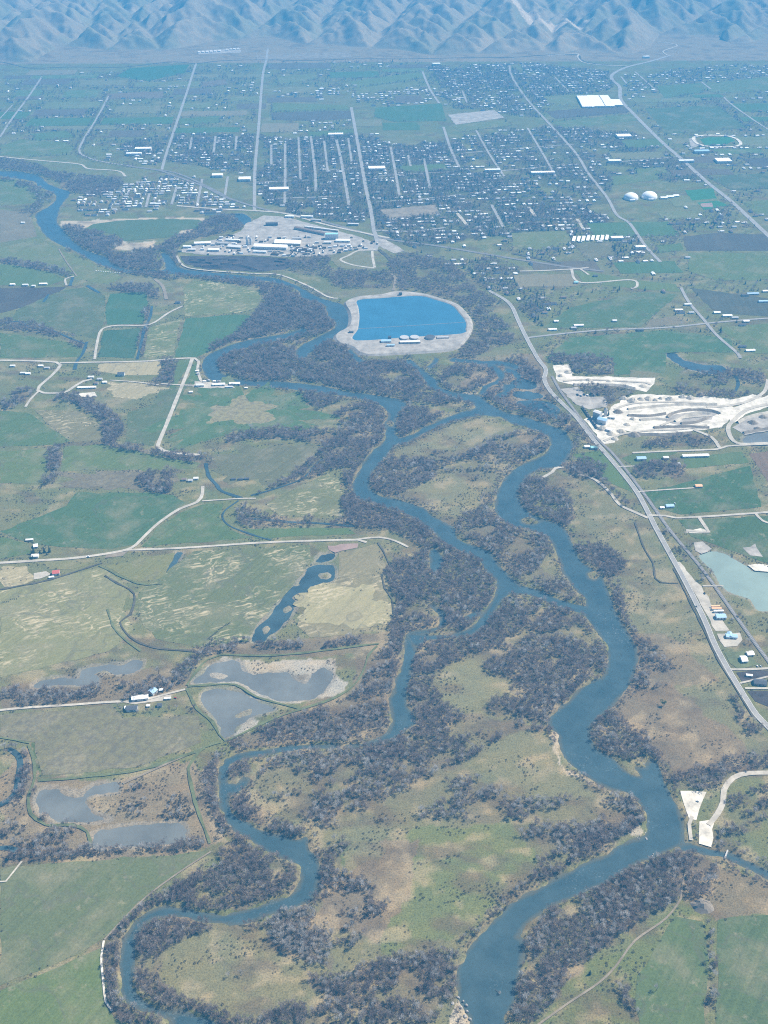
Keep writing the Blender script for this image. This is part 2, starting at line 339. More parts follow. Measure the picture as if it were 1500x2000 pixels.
PONDS = [  # (outline, material, name, label, category)
 ('627,1082 655,1080 650,1090 633,1098 617,1098', M_CLEAR, 'pond', 'small blue pool below the pink soil bank', 'pond'),
 ('610,1104 647,1103 655,1120 647,1133 613,1143 582,1139 597,1120', M_CLEAR, 'pond', 'blue pond with a reed island in its middle', 'pond'),
 ('573,1144 607,1149 600,1162 580,1182 567,1202 530,1240 505,1254 489,1252 500,1225 527,1200 550,1170', M_CLEAR, 'pond', 'long narrow blue pond with reed beds beside straw field', 'pond'),
 ('345,1077 357,1078 343,1102 333,1133 320,1140 316,1131 333,1100', M_CLEAR, 'pond', 'dark blue finger pond at edge of olive pasture', 'pond'),
 ('63,1337 77,1328 110,1323 153,1325 157,1310 173,1302 213,1298 240,1297 260,1288 280,1290 277,1303 260,1313 227,1315 200,1310 180,1315 195,1322 190,1332 150,1337 110,1335 83,1342 67,1343', M_POND, 'pond', 'winding grey pond with grassy rim below wide pasture', 'pond'),
 ('378,1333 390,1318 415,1298 450,1288 470,1292 475,1310 500,1317 557,1313 580,1330 597,1334 610,1317 633,1302 647,1313 647,1330 617,1360 577,1367 547,1368 500,1350 460,1331 420,1331', M_POND, 'pond', 'large grey pond ringed by pale dry mud', 'pond'),
 ('393,1363 403,1347 433,1345 467,1350 500,1367 538,1385 520,1392 490,1398 478,1410 462,1420 455,1432 437,1440 432,1430 420,1405 405,1385', M_POND, 'pond', 'grey heart shaped pond with mud spit', 'pond'),
 ('70,1567 80,1543 110,1539 160,1547 183,1533 227,1527 233,1533 230,1547 187,1550 160,1567 190,1590 215,1600 150,1605 93,1595 73,1577', M_POND, 'pond', 'shallow grey marsh pond with ragged edges', 'pond'),
 ('180,1630 213,1618 253,1612 353,1608 363,1620 360,1640 333,1647 250,1652 187,1656 178,1645', M_POND, 'pond', 'greenish grey rectangular pond beside long hedge', 'pond'),
 ('1369,1085 1400,1077 1430,1089 1460,1106 1473,1114 1500,1118 1600,1125 1600,1215 1500,1193 1477,1187 1467,1171 1430,1158 1410,1143 1390,1113', M_TEAL, 'quarry_pond', 'milky turquoise quarry pond beside railway', 'pond'),
 ('1300,693 1317,689 1335,702 1370,711 1412,714 1418,723 1390,729 1357,723 1330,713', M_CLEAR, 'pond', 'blue farm pond in green meadow above quarry', 'pond'),
 ('482,510 497,504 525,503 533,512 524,521 500,524 486,519', M_CLEAR, 'log_pond', 'blue log pond in dark bark yard', 'pond'),
 ('1455,851 1500,843 1560,843 1560,866 1463,868', M_POND, 'quarry_pond', 'pale settling pond among quarry roads', 'pond'),
 ('1232,803 1300,796 1385,795 1380,800 1330,806 1250,810 1232,808', M_POND, 'settling_basin', 'long narrow pale settling basin in white quarry', 'basin'),
 ('1003,742 1022,739 1050,752 1040,760 1010,757 995,752', M_CLEAR, 'pond', 'blue marsh pool by highway bend', 'pond'),
 ('1005,764 1045,766 1062,776 1035,778 1005,774', M_CLEAR, 'pond', 'blue marsh pool between reed strips', 'pond'),
 ('1010,783 1060,783 1085,792 1092,804 1060,806 1020,796', M_CLEAR, 'pond', 'lower blue marsh pool beside river wood', 'pond'),
 ('458,420 472,416 488,426 491,437 480,440 467,432', M_CLEAR, 'pond', 'curved blue slough end beside mill road', 'pond'),
]
PONDW = [W(p[0], True, True, 10) for p in PONDS]
RES_OUT = W('675,593 690,584 700,581 745,577 775,571 823,575 860,585 890,595 912,617 918,630 918,645 908,663 883,683 800,690 720,694 703,690 690,678 668,673 657,663 660,652 682,640 687,625 684,610', True, True, 15)
RES_IN = W('697,587 745,583 783,580 823,579 850,586 883,597 898,612 912,631 911,645 902,654 800,661 692,667 697,645 700,620 698,600', True, True, 15)

# raster of signed distance to water (metres, positive inside)
RX0, RX1, RY0, RY1, RS = -1500., 1500., 560., 5400., 4.0
nx, ny = int((RX1-RX0)/RS)+1, int((RY1-RY0)/RS)+1
SDF = np.full((ny, nx), -60.0)
def sdf_add(poly, field=SDF):
    pad = 40.0
    i0 = max(0, int((poly[:, 0].min()-pad-RX0)/RS)); i1 = min(nx, int((poly[:, 0].max()+pad-RX0)/RS)+2)
    j0 = max(0, int((poly[:, 1].min()-pad-RY0)/RS)); j1 = min(ny, int((poly[:, 1].max()+pad-RY0)/RS)+2)
    if i1 <= i0 or j1 <= j0: return
    gx, gy = np.meshgrid(RX0+RS*np.arange(i0, i1), RY0+RS*np.arange(j0, j1))
    d2 = np.full(gx.shape, 3600.0); n = len(poly)
    for k in range(n):
        a = poly[k]; b = poly[(k+1) % n]
        ia = max(0, int((min(a[0], b[0])-pad-RX0)/RS)-i0); ib = max(0, int((max(a[0], b[0])+pad-RX0)/RS)+2-i0)
        ja = max(0, int((min(a[1], b[1])-pad-RY0)/RS)-j0); jb = max(0, int((max(a[1], b[1])+pad-RY0)/RS)+2-j0)
        if ib <= ia or jb <= ja: continue
        sx = gx[ja:jb, ia:ib]; sy = gy[ja:jb, ia:ib]
        if sx.size == 0: continue
        ab = b-a; L = float(ab@ab)+1e-9
        t = np.clip(((sx-a[0])*ab[0]+(sy-a[1])*ab[1])/L, 0, 1)
        d2[ja:jb, ia:ib] = np.minimum(d2[ja:jb, ia:ib], (sx-a[0]-t*ab[0])**2+(sy-a[1]-t*ab[1])**2)
    d = np.sqrt(d2); d[~inpoly(gx, gy, poly)] *= -1
    field[j0:j1, i0:i1] = np.maximum(field[j0:j1, i0:i1], d)
RIV = np.full((ny, nx), -60.0)
for p in RIVER: sdf_add(p, RIV)
ISL = np.full((ny, nx), -60.0)
ISLANDS = [W(q, True, True, 8) for q in ('622,1122 640,1116 649,1122 641,1131 627,1130', '572,1166 585,1157 592,1161 578,1173', '553,1189 563,1181 568,1187 558,1196', '515,1228 522,1221 528,1226 518,1236', '410,1314 425,1314 447,1318 440,1323 420,1325', '584,1319 596,1300 604,1302 600,1322 590,1331', '453,1401 470,1388 494,1384 492,1392 470,1401', '1017,1015 1035,1010 1054,1018 1040,1023 1022,1020', '1148,1118 1165,1114 1174,1122 1160,1131 1151,1127', '755,822 768,823 767,832 758,831', '1030,760 1050,762 1048,764 1030,763', '120,1545 140,1543 165,1553 150,1556 125,1552', '335,1660 352,1655 350,1662')]
for p in ISLANDS: sdf_add(p, ISL)
RIV = np.minimum(RIV, -ISL)
SDF = np.maximum(SDF, RIV)
for p in PONDW: sdf_add(p, SDF)
SDF = np.minimum(SDF, -ISL)
def bil(field, x, y, out=-60.0):
    x = np.asarray(x, float); y = np.asarray(y, float)
    u = (x-RX0)/RS; v = (y-RY0)/RS
    ok = (u >= 0) & (u < nx-1.001) & (v >= 0) & (v < ny-1.001)
    u = np.clip(u, 0, nx-1.001); v = np.clip(v, 0, ny-1.001)
    i = u.astype(int); j = v.astype(int); fu = u-i; fv = v-j
    r = (field[j, i]*(1-fu)+field[j, i+1]*fu)*(1-fv)+(field[j+1, i]*(1-fu)+field[j+1, i+1]*fu)*fv
    return np.where(ok, r, out)
WL = -1.5
def shore_wobble(x, y): return (fbm(x, y, 16., 5, 4)-0.5)*11.0
def gz(x, y):
    s = bil(SDF, x, y)+shore_wobble(x, y)*(bil(SDF, x, y) > -30)
    k = 1.5/np.maximum(3.5, 0.0032*np.asarray(y, float)*1.3)
    return np.clip(WL-k*s, -3.2, 0.0)

# ------------------------------------------------------------------ land cover of the ground sheet
C_PAST = np.array((0.125, 0.155, 0.06)); C_DRY = np.array((0.36, 0.305, 0.205)); C_OLIVE = np.array((0.17, 0.17, 0.098))
C_SCRUB = np.array((0.188, 0.152, 0.108)); C_WOOD = np.array((0.145, 0.122, 0.095)); C_TOWN = np.array((0.075, 0.08, 0.055))
C_TAN = np.array((0.30, 0.255, 0.18)); C_SAND = np.array((0.45, 0.41, 0.34)); C_GREEN = np.array((0.07, 0.115, 0.04)); C_HILL = np.array((0.23, 0.20, 0.14))
# (outline, colour, strength)
COVER = [
 ('500,262 700,255 760,285 900,272 925,330 1000,340 1180,400 1190,440 960,470 800,482 745,455 725,445 640,430 500,405', C_TOWN, 0.75), ('130,398 250,348 320,338 450,385 490,402 340,412 130,422', C_TOWN*1.5, 0.7), ('230,272 320,264 500,256 495,340 450,345 330,322 250,312', C_TOWN, 0.6), ('900,260 1080,245 1215,250 1330,312 1390,362 1330,372 1200,335 1190,400 1000,335 930,320', C_TOWN, 0.6),
 ('-300,138 0,125 1500,118 1700,118 1700,60 -300,60', C_HILL, 1.0),
 ('1080,930 1130,930 1250,1010 1290,1080 1360,1200 1420,1320 1500,1430 1500,1510 1420,1515 1300,1500 1160,1390 1240,1290 1190,1130 1110,1010', C_OLIVE, 0.9),
 ('1180,1350 1300,1330 1420,1420 1480,1500 1330,1520 1280,1470 1200,1400', C_SCRUB, 0.85),
 ('1230,1230 1330,1250 1400,1330 1300,1340 1240,1330', C_SCRUB, 0.7),
 ('735,960 760,880 830,830 930,812 1070,850 1000,920 970,1000 1080,1050 1140,1180 1000,1120 860,1015', C_OLIVE, 0.95),
 ('790,880 860,835 940,822 1000,830 960,850 880,870 820,890', C_OLIVE*1.15, 0.9),
 ('780,970 850,935 930,930 950,960 920,1010 880,1010 830,985', C_OLIVE*1.1, 0.9),
 ('820,1170 950,1230 1150,1200 1190,1280 1080,1390 1100,1490 1260,1570 1240,1640 1080,1710 960,1800 900,1890 900,2000 600,2000 330,1960 270,1900 280,1820 500,1800 620,1750 630,1670 450,1580 460,1490 700,1460 810,1420 800,1300', C_OLIVE, 0.85),
 ('350,1850 420,1815 500,1810 560,1850 610,1900 600,1950 500,1975 400,1950 340,1900', C_OLIVE*1.02, 0.9),
 ('790,1620 900,1610 1040,1600 1050,1680 980,1740 940,1810 860,1830 740,1870 770,1750 800,1680', C_PAST*1.08, 0.75),
 ('720,1650 820,1640 790,1760 740,1840 620,1800 650,1700', C_SCRUB*1.1, 0.8),
 ('650,1620 760,1610 740,1680 650,1720 630,1670', C_OLIVE*1.1, 0.7),
 ('930,1480 1000,1437 1080,1442 1095,1490 1135,1525 1195,1550 1150,1562 1040,1555 980,1520', C_OLIVE*1.05, 0.9),
 ('850,1325 880,1300 925,1285 945,1310 1000,1330 1000,1350 935,1370 935,1385 890,1387 855,1355', C_OLIVE*1.12, 0.95),
 ('1010,1210 1060,1190 1110,1203 1120,1240 1080,1275 1040,1280 1010,1250', C_OLIVE*1.12, 0.95),
 ('1075,1290 1115,1280 1120,1340 1108,1360 1088,1340', C_OLIVE*1.1, 0.9),
 ('0,1340 330,1300 380,1330 360,1350 250,1370 0,1385', C_SCRUB, 0.75),
 ('350,1265 780,1235 770,1350 750,1440 450,1460 420,1440 500,1420 690,1340 700,1280 420,1280', C_SCRUB, 0.7),
 ('0,1520 60,1450 80,1520 230,1525 380,1480 420,1560 430,1640 380,1665 0,1690', C_SCRUB*1.2, 0.8),
 ('60,1450 85,1450 120,1470 100,1500 75,1510', C_GREEN, 0.8),
 ('390,1500 410,1490 420,1600 440,1650 415,1650 400,1590', C_TAN, 0.7),
 ('1345,1665 1500,1720 1500,1790 1385,1795 1330,1770', C_SCRUB, 0.8),
 ('1000,2000 1340,1760 1400,1790 1395,2000', C_PAST, 0.8),
 ('650,1660 690,1640 660,1700', C_GREEN, 0.6),
 ('880,1990 960,1940 920,2000', C_SAND, 0.6), ('890,1960 900,1940 905,1975 920,2000 895,2000', C_SAND, 0.9),
 ('1075,1433 1092,1440 1100,1490 1140,1520 1195,1545 1150,1530 1100,1500', C_SAND*0.9, 0.9),
 ('1222,1635 1235,1612 1255,1612 1252,1635', C_SAND, 0.9),
 ('1060,705 1300,640 1440,660 1440,740 1270,745 1100,720', C_PAST, 0.8),
 ('900,700 1060,690 1080,780 1000,800 940,760', C_SCRUB, 0.8),
 ('905,735 955,728 965,740 940,750 905,755', C_TAN*0.85, 0.9),
 ('720,545 790,540 790,575 720,580 640,580 635,560', C_OLIVE, 0.9), ('560,505 660,500 760,520 770,560 660,570 600,560', C_PAST*0.9, 0.6),
 ('880,700 900,690 1000,680 1010,700 960,705', C_OLIVE, 0.7),
]
WOODS = []   # filled further down: (outline, spacing, gap, mix, place)
FIELDS = []
HOLD = None

# ------------------------------------------------------------------ survey of the woods: outline, spacing (m), share of gaps, (bare, silver, shrub, red), place
WOODS = [
 ('0,312 60,320 100,335 150,342 235,352 235,368 180,385 140,375 100,350 60,338 0,330', 9, .1, (.9,.05,.05,0), 'far riverside wood below the airstrip meadow'),
 ('0,345 60,360 105,380 105,393 85,407 60,425 40,415 70,395 60,375 0,352', 9, .35, (.8,.1,.1,0), 'strip along the far river bank'),
 ('123,447 157,443 207,460 233,467 240,480 220,487 233,497 267,490 310,480 333,467 380,450 410,427 467,420 475,440 467,450 400,463 353,480 347,510 345,520 330,525 317,490 300,500 315,525 250,528 213,510 200,497 157,480', 8, .1, (.9,.08,.02,0), 'wood between the far river and the ball field'),
 ('247,530 333,535 400,541 467,546 500,550 500,560 450,555 400,546 367,543 333,547 267,537', 8, .1, (.85,.05,.1,0), 'strip below the mill along the river'),
 ('500,552 545,558 575,568 590,585 630,600 638,620 653,630 650,643 610,658 595,650 585,640 500,660 460,666 415,685 405,688 420,670 455,655 490,620 515,590 510,570', 7, .04, (.95,.05,0,0), 'wooded head of the upper island'),
 ('430,700 470,686 560,664 600,655 580,680 578,698 600,708 640,706 700,708 790,708 822,738 832,755 800,772 760,772 700,765 600,745 500,742 450,733 428,718', 7, .10, (.86,.12,.02,0), 'long upper island below the reservoir'),
 ('618,682 642,667 670,672 690,688 703,705 660,705 610,703', 7, .0, (.95,.05,0,0), 'spit below the reservoir bank'),
 ('913,603 943,607 983,633 1000,647 1005,667 985,673 957,683 920,700 897,690 900,680 918,657 922,640', 8, .28, (.85,.1,.05,0), 'wood east of the reservoir'),
 ('880,705 960,712 1000,700 1060,735 1050,745 1000,738 985,715 920,706', 8, .3, (.8,.1,.1,0), 'marsh wood below the reservoir'),
 ('885,712 940,712 965,722 970,735 940,755 910,766 870,755 860,742', 8, .45, (.85,.1,.05,0), 'small eastern island'),
 ('940,775 985,745 1000,757 1005,790 1090,806 1130,835 1110,845 1060,822 1000,806 955,782', 8, .25, (.8,.1,.1,0), 'bank wood beside the marsh pools'),
 ('560,503 640,500 650,525 760,533 763,560 720,562 660,563 633,540 575,533', 9, .2, (.9,.05,.05,0), 'thicket between the mill and the reservoir'),
 ('760,503 830,500 900,530 920,560 960,580 990,600 940,612 880,592 830,574 790,572 772,550', 9, .25, (.88,.06,.06,0), 'wood north of the reservoir'),
 ('785,805 830,797 870,806 850,820 815,838 785,852 777,835', 7, .1, (.9,.1,0,0), 'wedge wood between the two channels'),
 ('740,775 790,770 850,765 900,782 925,790 910,800 860,795 800,785', 8, .2, (.9,.1,0,0), 'reed bars above the channel fork'),
 ('585,765 620,770 700,780 750,800 752,850 725,880 700,915 688,938 686,965 672,940 665,915 610,935 560,948 500,970 520,955 560,935 600,905 640,870 680,850 650,815 600,785', 7, .22, (.85,.1,.05,0), 'wood along the west bank'),
 ('735,905 800,893 850,908 848,935 800,958 775,968 740,962 725,945', 6.5, .1, (.8,.1,.1,0), 'dense thicket on the middle island'),
 ('960,855 1050,845 1073,868 1050,890 1000,905 930,903 895,897 930,872', 6.5, .25, (.5,.1,.4,0), 'scrub point of the middle island'),
 ('800,905 870,880 960,870 930,890 870,915 1000,912 985,930 960,940 960,990 935,985 940,945 880,925 850,920', 6.5, .45, (.4,.1,.5,0), 'scrub across the middle island'),
 ('920,1000 940,990 972,1010 1000,1030 1060,1047 1083,1085 1065,1090 1060,1120 1100,1130 1140,1168 1143,1182 1090,1165 1030,1145 1000,1120 965,1085 900,1045 893,1015', 6.5, .3, (.75,.17,.08,0), 'wood at the foot of the middle island'),
 ('690,960 720,983 790,1003 830,1030 860,1060 935,1092 945,1110 968,1140 958,1170 932,1210 900,1232 872,1220 870,1195 835,1175 800,1185 775,1215 768,1170 760,1140 748,1120 760,1100 800,1090 832,1075 790,1050 740,1032 690,1030 672,1000 668,970', 6.2, .06, (.86,.12,.02,0), 'wood inside the western bend'),
 ('765,1200 790,1190 820,1200 850,1222 800,1235 790,1250 785,1280 775,1310 765,1330 762,1260', 6.2, .2, (.8,.1,.1,0), 'strip beside the straw field'),
 ('830,1253 890,1247 930,1240 970,1195 1000,1163 1060,1172 1135,1200 1160,1235 1188,1280 1180,1320 1150,1330 1110,1365 1080,1390 1072,1412 1010,1400 940,1390 1000,1350 1000,1330 945,1310 930,1285 880,1298 850,1325 855,1355 890,1390 1000,1410 1080,1425 1000,1435 930,1475 880,1500 800,1480 700,1465 740,1452 775,1440 815,1415 798,1370 803,1320 812,1265', 6.0, .24, (.8,.14,.06,0), 'great wood below the river junction'),
 ('540,1480 640,1468 720,1465 840,1480 920,1500 1000,1560 1100,1555 1160,1560 1190,1545 1235,1556 1262,1600 1240,1612 1200,1640 1120,1660 1060,1690 1020,1640 1000,1610 900,1600 780,1600 640,1620 600,1600 560,1560 500,1570 500,1530', 6.0, .48, (.55,.30,.15,0), 'silver scrub wood across the lower island'),
 ('455,1560 480,1550 500,1575 560,1610 600,1628 585,1635 530,1622 480,1600 452,1580', 5.5, .25, (.7,.1,.2,0), 'inner bank of the first loop'),
 ('445,1500 470,1485 490,1500 485,1520 470,1512 450,1528', 5.5, .1, (.9,.1,0,0), 'small knob of wood in the loop'),
 ('405,1500 425,1480 425,1530 428,1580 440,1605 480,1640 497,1660 470,1655 440,1640 420,1600 405,1560 395,1530', 5.5, .1, (.8,.1,.1,0), 'outer bank of the first loop'),
 ('500,1655 560,1680 580,1695 582,1725 560,1745 500,1762 430,1780 370,1772 320,1763 345,1735 390,1705 430,1690 430,1665 460,1655', 5.5, .12, (.85,.1,.05,0), 'wood on the north tongue of the loops'),
 ('300,1800 335,1793 420,1808 410,1820 360,1835 310,1870 300,1900 340,1940 380,1960 420,1975 500,1990 560,1960 600,1960 600,2000 430,2000 380,1972 320,1968 285,1950 268,1925 264,1900 270,1870 268,1840 280,1815', 5.2, .08, (.84,.12,.04,0), 'wood lining the lowest loop'),
 ('205,1840 235,1825 255,1805 290,1777 330,1763 400,1690 420,1670 400,1680 330,1735 270,1775 215,1830', 5.5, .25, (.7,.2,.1,0), 'bushy outer bank of the lowest loop'),
 ('205,1850 232,1845 230,1900 230,1940 245,1965 300,1985 330,2000 240,2000 215,1975 208,1920', 5.0, .15, (.75,.2,.05,0), 'hedge bank beside the white track'),
 ('510,1810 560,1780 600,1775 640,1800 650,1850 640,1890 600,1885 560,1860 520,1835', 5.2, .12, (.25,.75,0,0), 'grove of pale silver trees on the lower island'),
 ('630,1645 690,1640 660,1680 640,1720 625,1745 600,1780 625,1720 632,1680', 5.2, .25, (.5,.1,.4,0), 'bushy rim of the second loop'),
 ('640,1700 720,1720 770,1730 755,1780 720,1800 700,1850 660,1860 640,1820 620,1780', 5.2, .5, (.35,.15,.5,0), 'brown thicket on the lower island'),
 ('600,1910 680,1905 720,1880 790,1870 860,1860 900,1855 900,1890 890,1940 870,1960 850,2000 600,2000 640,1950', 5.2, .22, (.6,.2,.2,0), 'thicket at the south tip of the lower island'),
 ('800,1880 860,1855 950,1815 1000,1762 1060,1725 1100,1700 1060,1690 1030,1720 980,1760 960,1800 900,1840 840,1860', 5.5, .4, (.5,.1,.4,0), 'east shore scrub of the lower island'),
 ('1110,1690 1160,1660 1230,1630 1260,1600 1230,1580 1180,1600 1120,1650', 5.5, .2, (.6,.1,.3,0), 'east shore wood by the sand spit'),
 ('1003,2000 1015,1900 1028,1845 1060,1795 1100,1765 1200,1715 1290,1675 1340,1658 1348,1700 1335,1750 1280,1785 1215,1825 1165,1865 1110,1920 1060,1985 1040,2000', 5.2, .08, (.72,.24,.04,0), 'big wood on the east bank'),
 ('1015,955 1040,930 1060,935 1080,955 1112,965 1118,1010 1108,1028 1060,1010 1025,993', 6.2, .08, (.85,.12,.03,0), 'round wood on the east bank bend'),
 ('1120,1065 1170,1065 1210,1088 1227,1112 1200,1135 1187,1128 1165,1110 1140,1097', 6.0, .08, (.85,.1,.05,0), 'long wood on the east bank'),
 ('1085,905 1150,898 1180,915 1175,935 1130,935 1105,920', 7, .15, (.75,.05,.2,0), 'dark wood by the river lookout'),
 ('1155,1425 1185,1393 1250,1432 1292,1482 1300,1530 1290,1500 1270,1482 1262,1498 1235,1485 1165,1460', 5.5, .12, (.75,.1,.15,0), 'wooded point opposite the sand bar'),
 ('1190,1130 1215,1150 1225,1200 1250,1240 1300,1280 1320,1330 1240,1345 1250,1290 1240,1255 1215,1205', 6.0, .45, (.6,.1,.3,0), 'scrub behind the east bank'),
 ('1300,1500 1330,1490 1400,1500 1440,1460 1500,1450 1500,1505 1420,1520 1400,1550 1350,1540 1320,1545', 6.0, .35, (.6,.1,.3,0), 'scrub above the gravel ramp'),
 ('1420,1340 1440,1400 1500,1480 1500,1440 1460,1400', 6.0, .4, (.6,.1,.3,0), 'roadside scrub'),
 ('1415,1560 1500,1540 1500,1600 1420,1640 1400,1640', 6.0, .5, (.5,.1,.4,0), 'thicket beyond the gravel ramp'),
 ('0,1350 60,1345 130,1348 200,1338 280,1320 340,1310 370,1290 400,1260 480,1250 560,1255 700,1245 770,1235 760,1250 640,1265 430,1275 380,1310 350,1345 250,1370 130,1375 0,1385', 5.8, .35, (.6,.15,.2,.05), 'tangled hedge between pasture and ponds'),
 ('440,1450 560,1405 650,1372 700,1345 730,1290 760,1270 765,1340 755,1365 762,1400 750,1435 700,1450 560,1452 460,1466', 5.8, .28, (.6,.15,.25,0), 'thicket between the grey ponds and the river'),
 ('0,1455 50,1470 75,1520 60,1570 0,1640 0,1580 40,1530 30,1490', 5.8, .45, (.6,.2,.2,0), 'creek scrub at the western edge'),
 ('0,1690 0,1672 100,1660 250,1650 400,1638 410,1655 250,1668 100,1678', 5.2, .2, (.6,.3,.1,0), 'long hedge below the rectangular pond'),
 ('235,1545 330,1530 400,1570 390,1600 300,1600 230,1580', 5.5, .55, (.2,.1,.6,.1), 'marsh scrub beside the ponds'),
 ('0,1590 170,1600 170,1650 0,1660', 5.5, .6, (.3,.2,.4,.1), 'marsh scrub at the western ponds'),
 ('140,780 190,790 215,800 240,830 240,850 225,870 300,878 400,888 415,905 400,912 300,890 210,875 200,850 195,820 160,800', 7, .12, (.8,.15,.05,0), 'tree line along the winding creek'),
 ('95,880 115,870 120,900 105,945 85,950 90,915', 7, .15, (.8,.2,0,0), 'short tree row between green fields'),
 ('0,790 40,760 70,765 60,785 20,800', 7, .4, (.8,.1,.1,0), 'scrubby field corner'),
 ('270,930 340,920 340,945 330,965 290,960', 7, .2, (.8,.1,.1,0), 'clump behind the pale green tree'),
 ('440,850 520,838 650,842 680,852 640,870 560,858 500,858 440,865', 7, .2, (.8,.1,.1,0), 'hedge row below the green meadow'),
 ('470,985 510,1000 540,1012 665,1013 690,1028 560,1028 480,1030 462,1010', 6.8, .2, (.8,.1,.1,0), 'wooded ditch beside the olive meadow'),
 ('0,505 40,510 100,520 140,535 145,545 90,530 30,520 0,512', 8, .15, (.8,.1,.1,0), 'ditch trees in the western fields'),
 ('0,625 60,630 110,645 165,670 160,682 110,660 50,648 0,645', 8, .3, (.8,.1,.1,0), 'winding ditch scrub'),
 ('215,560 300,558 310,590 300,600 290,580 230,570', 8, .2, (.8,.1,.1,0), 'hedge above the green strips'),
 ('283,600 300,605 290,640 280,700 268,700 272,650', 8, .35, (.7,.2,.1,0), 'reeds along the field creek'),
 ('315,705 345,705 340,735 335,755 280,752 310,735', 8, .2, (.85,.1,.05,0), 'trees between the tan field and the green strip'),
 ('100,770 140,765 190,780 180,790 120,785', 8, .2, (.85,.1,.05,0), 'farmyard trees'),
 ('1075,690 1110,695 1190,698 1195,730 1130,728 1080,712', 8, .15, (.85,.05,.1,0), 'plantation above the white quarry'),
 ('1110,760 1180,755 1240,765 1200,785 1190,795 1120,755', 8, .2, (.7,.05,.25,0), 'scrub inside the quarry'),
 ('1230,860 1340,850 1400,860 1390,870 1240,875', 7.5, .4, (.5,.05,.45,0), 'spoil bank scrub below the quarry'),
 ('1340,720 1480,725 1485,760 1430,785 1340,775 1320,760', 8, .45, (.6,.05,.35,0), 'rough scrub above the quarry road'),
 ('1240,910 1330,905 1330,930 1250,935 1235,925', 7.5, .15, (.9,.05,.05,0), 'farm grove by the highway'),
 ('1010,690 1060,745 1100,800 1150,850 1180,890 1160,880 1100,815 1050,760', 8, .3, (.8,.1,.1,0), 'roadside trees'),
 ('1280,1040 1330,1090 1400,1180 1480,1290 1500,1330 1500,1300 1440,1190 1380,1110 1320,1040', 6.5, .75, (.3,.1,.6,0), 'railway bank scrub'),
 ('1140,890 1190,950 1260,1010 1240,1000 1180,960 1130,900', 7, .3, (.8,.1,.1,0), 'trees beside the gravel lane'),
 ('1380,1795 1395,1795 1398,1850 1400,1920 1392,2000 1375,2000 1385,1900', 5.5, .45, (.4,.2,.4,0), 'hedge between two green fields'),
 ('1330,1668 1380,1675 1400,1700 1390,1750 1345,1755 1335,1710', 5.5, .35, (.6,.2,.2,0), 'scrub by the small brown pool'),
 ('1200,1920 1225,1915 1240,1960 1260,2000 1235,2000 1215,1960', 5.2, .4, (.5,.1,.4,0), 'bushes in the corner field'),
]
WOODW = [W(w[0], True, True, 18) for w in WOODS]

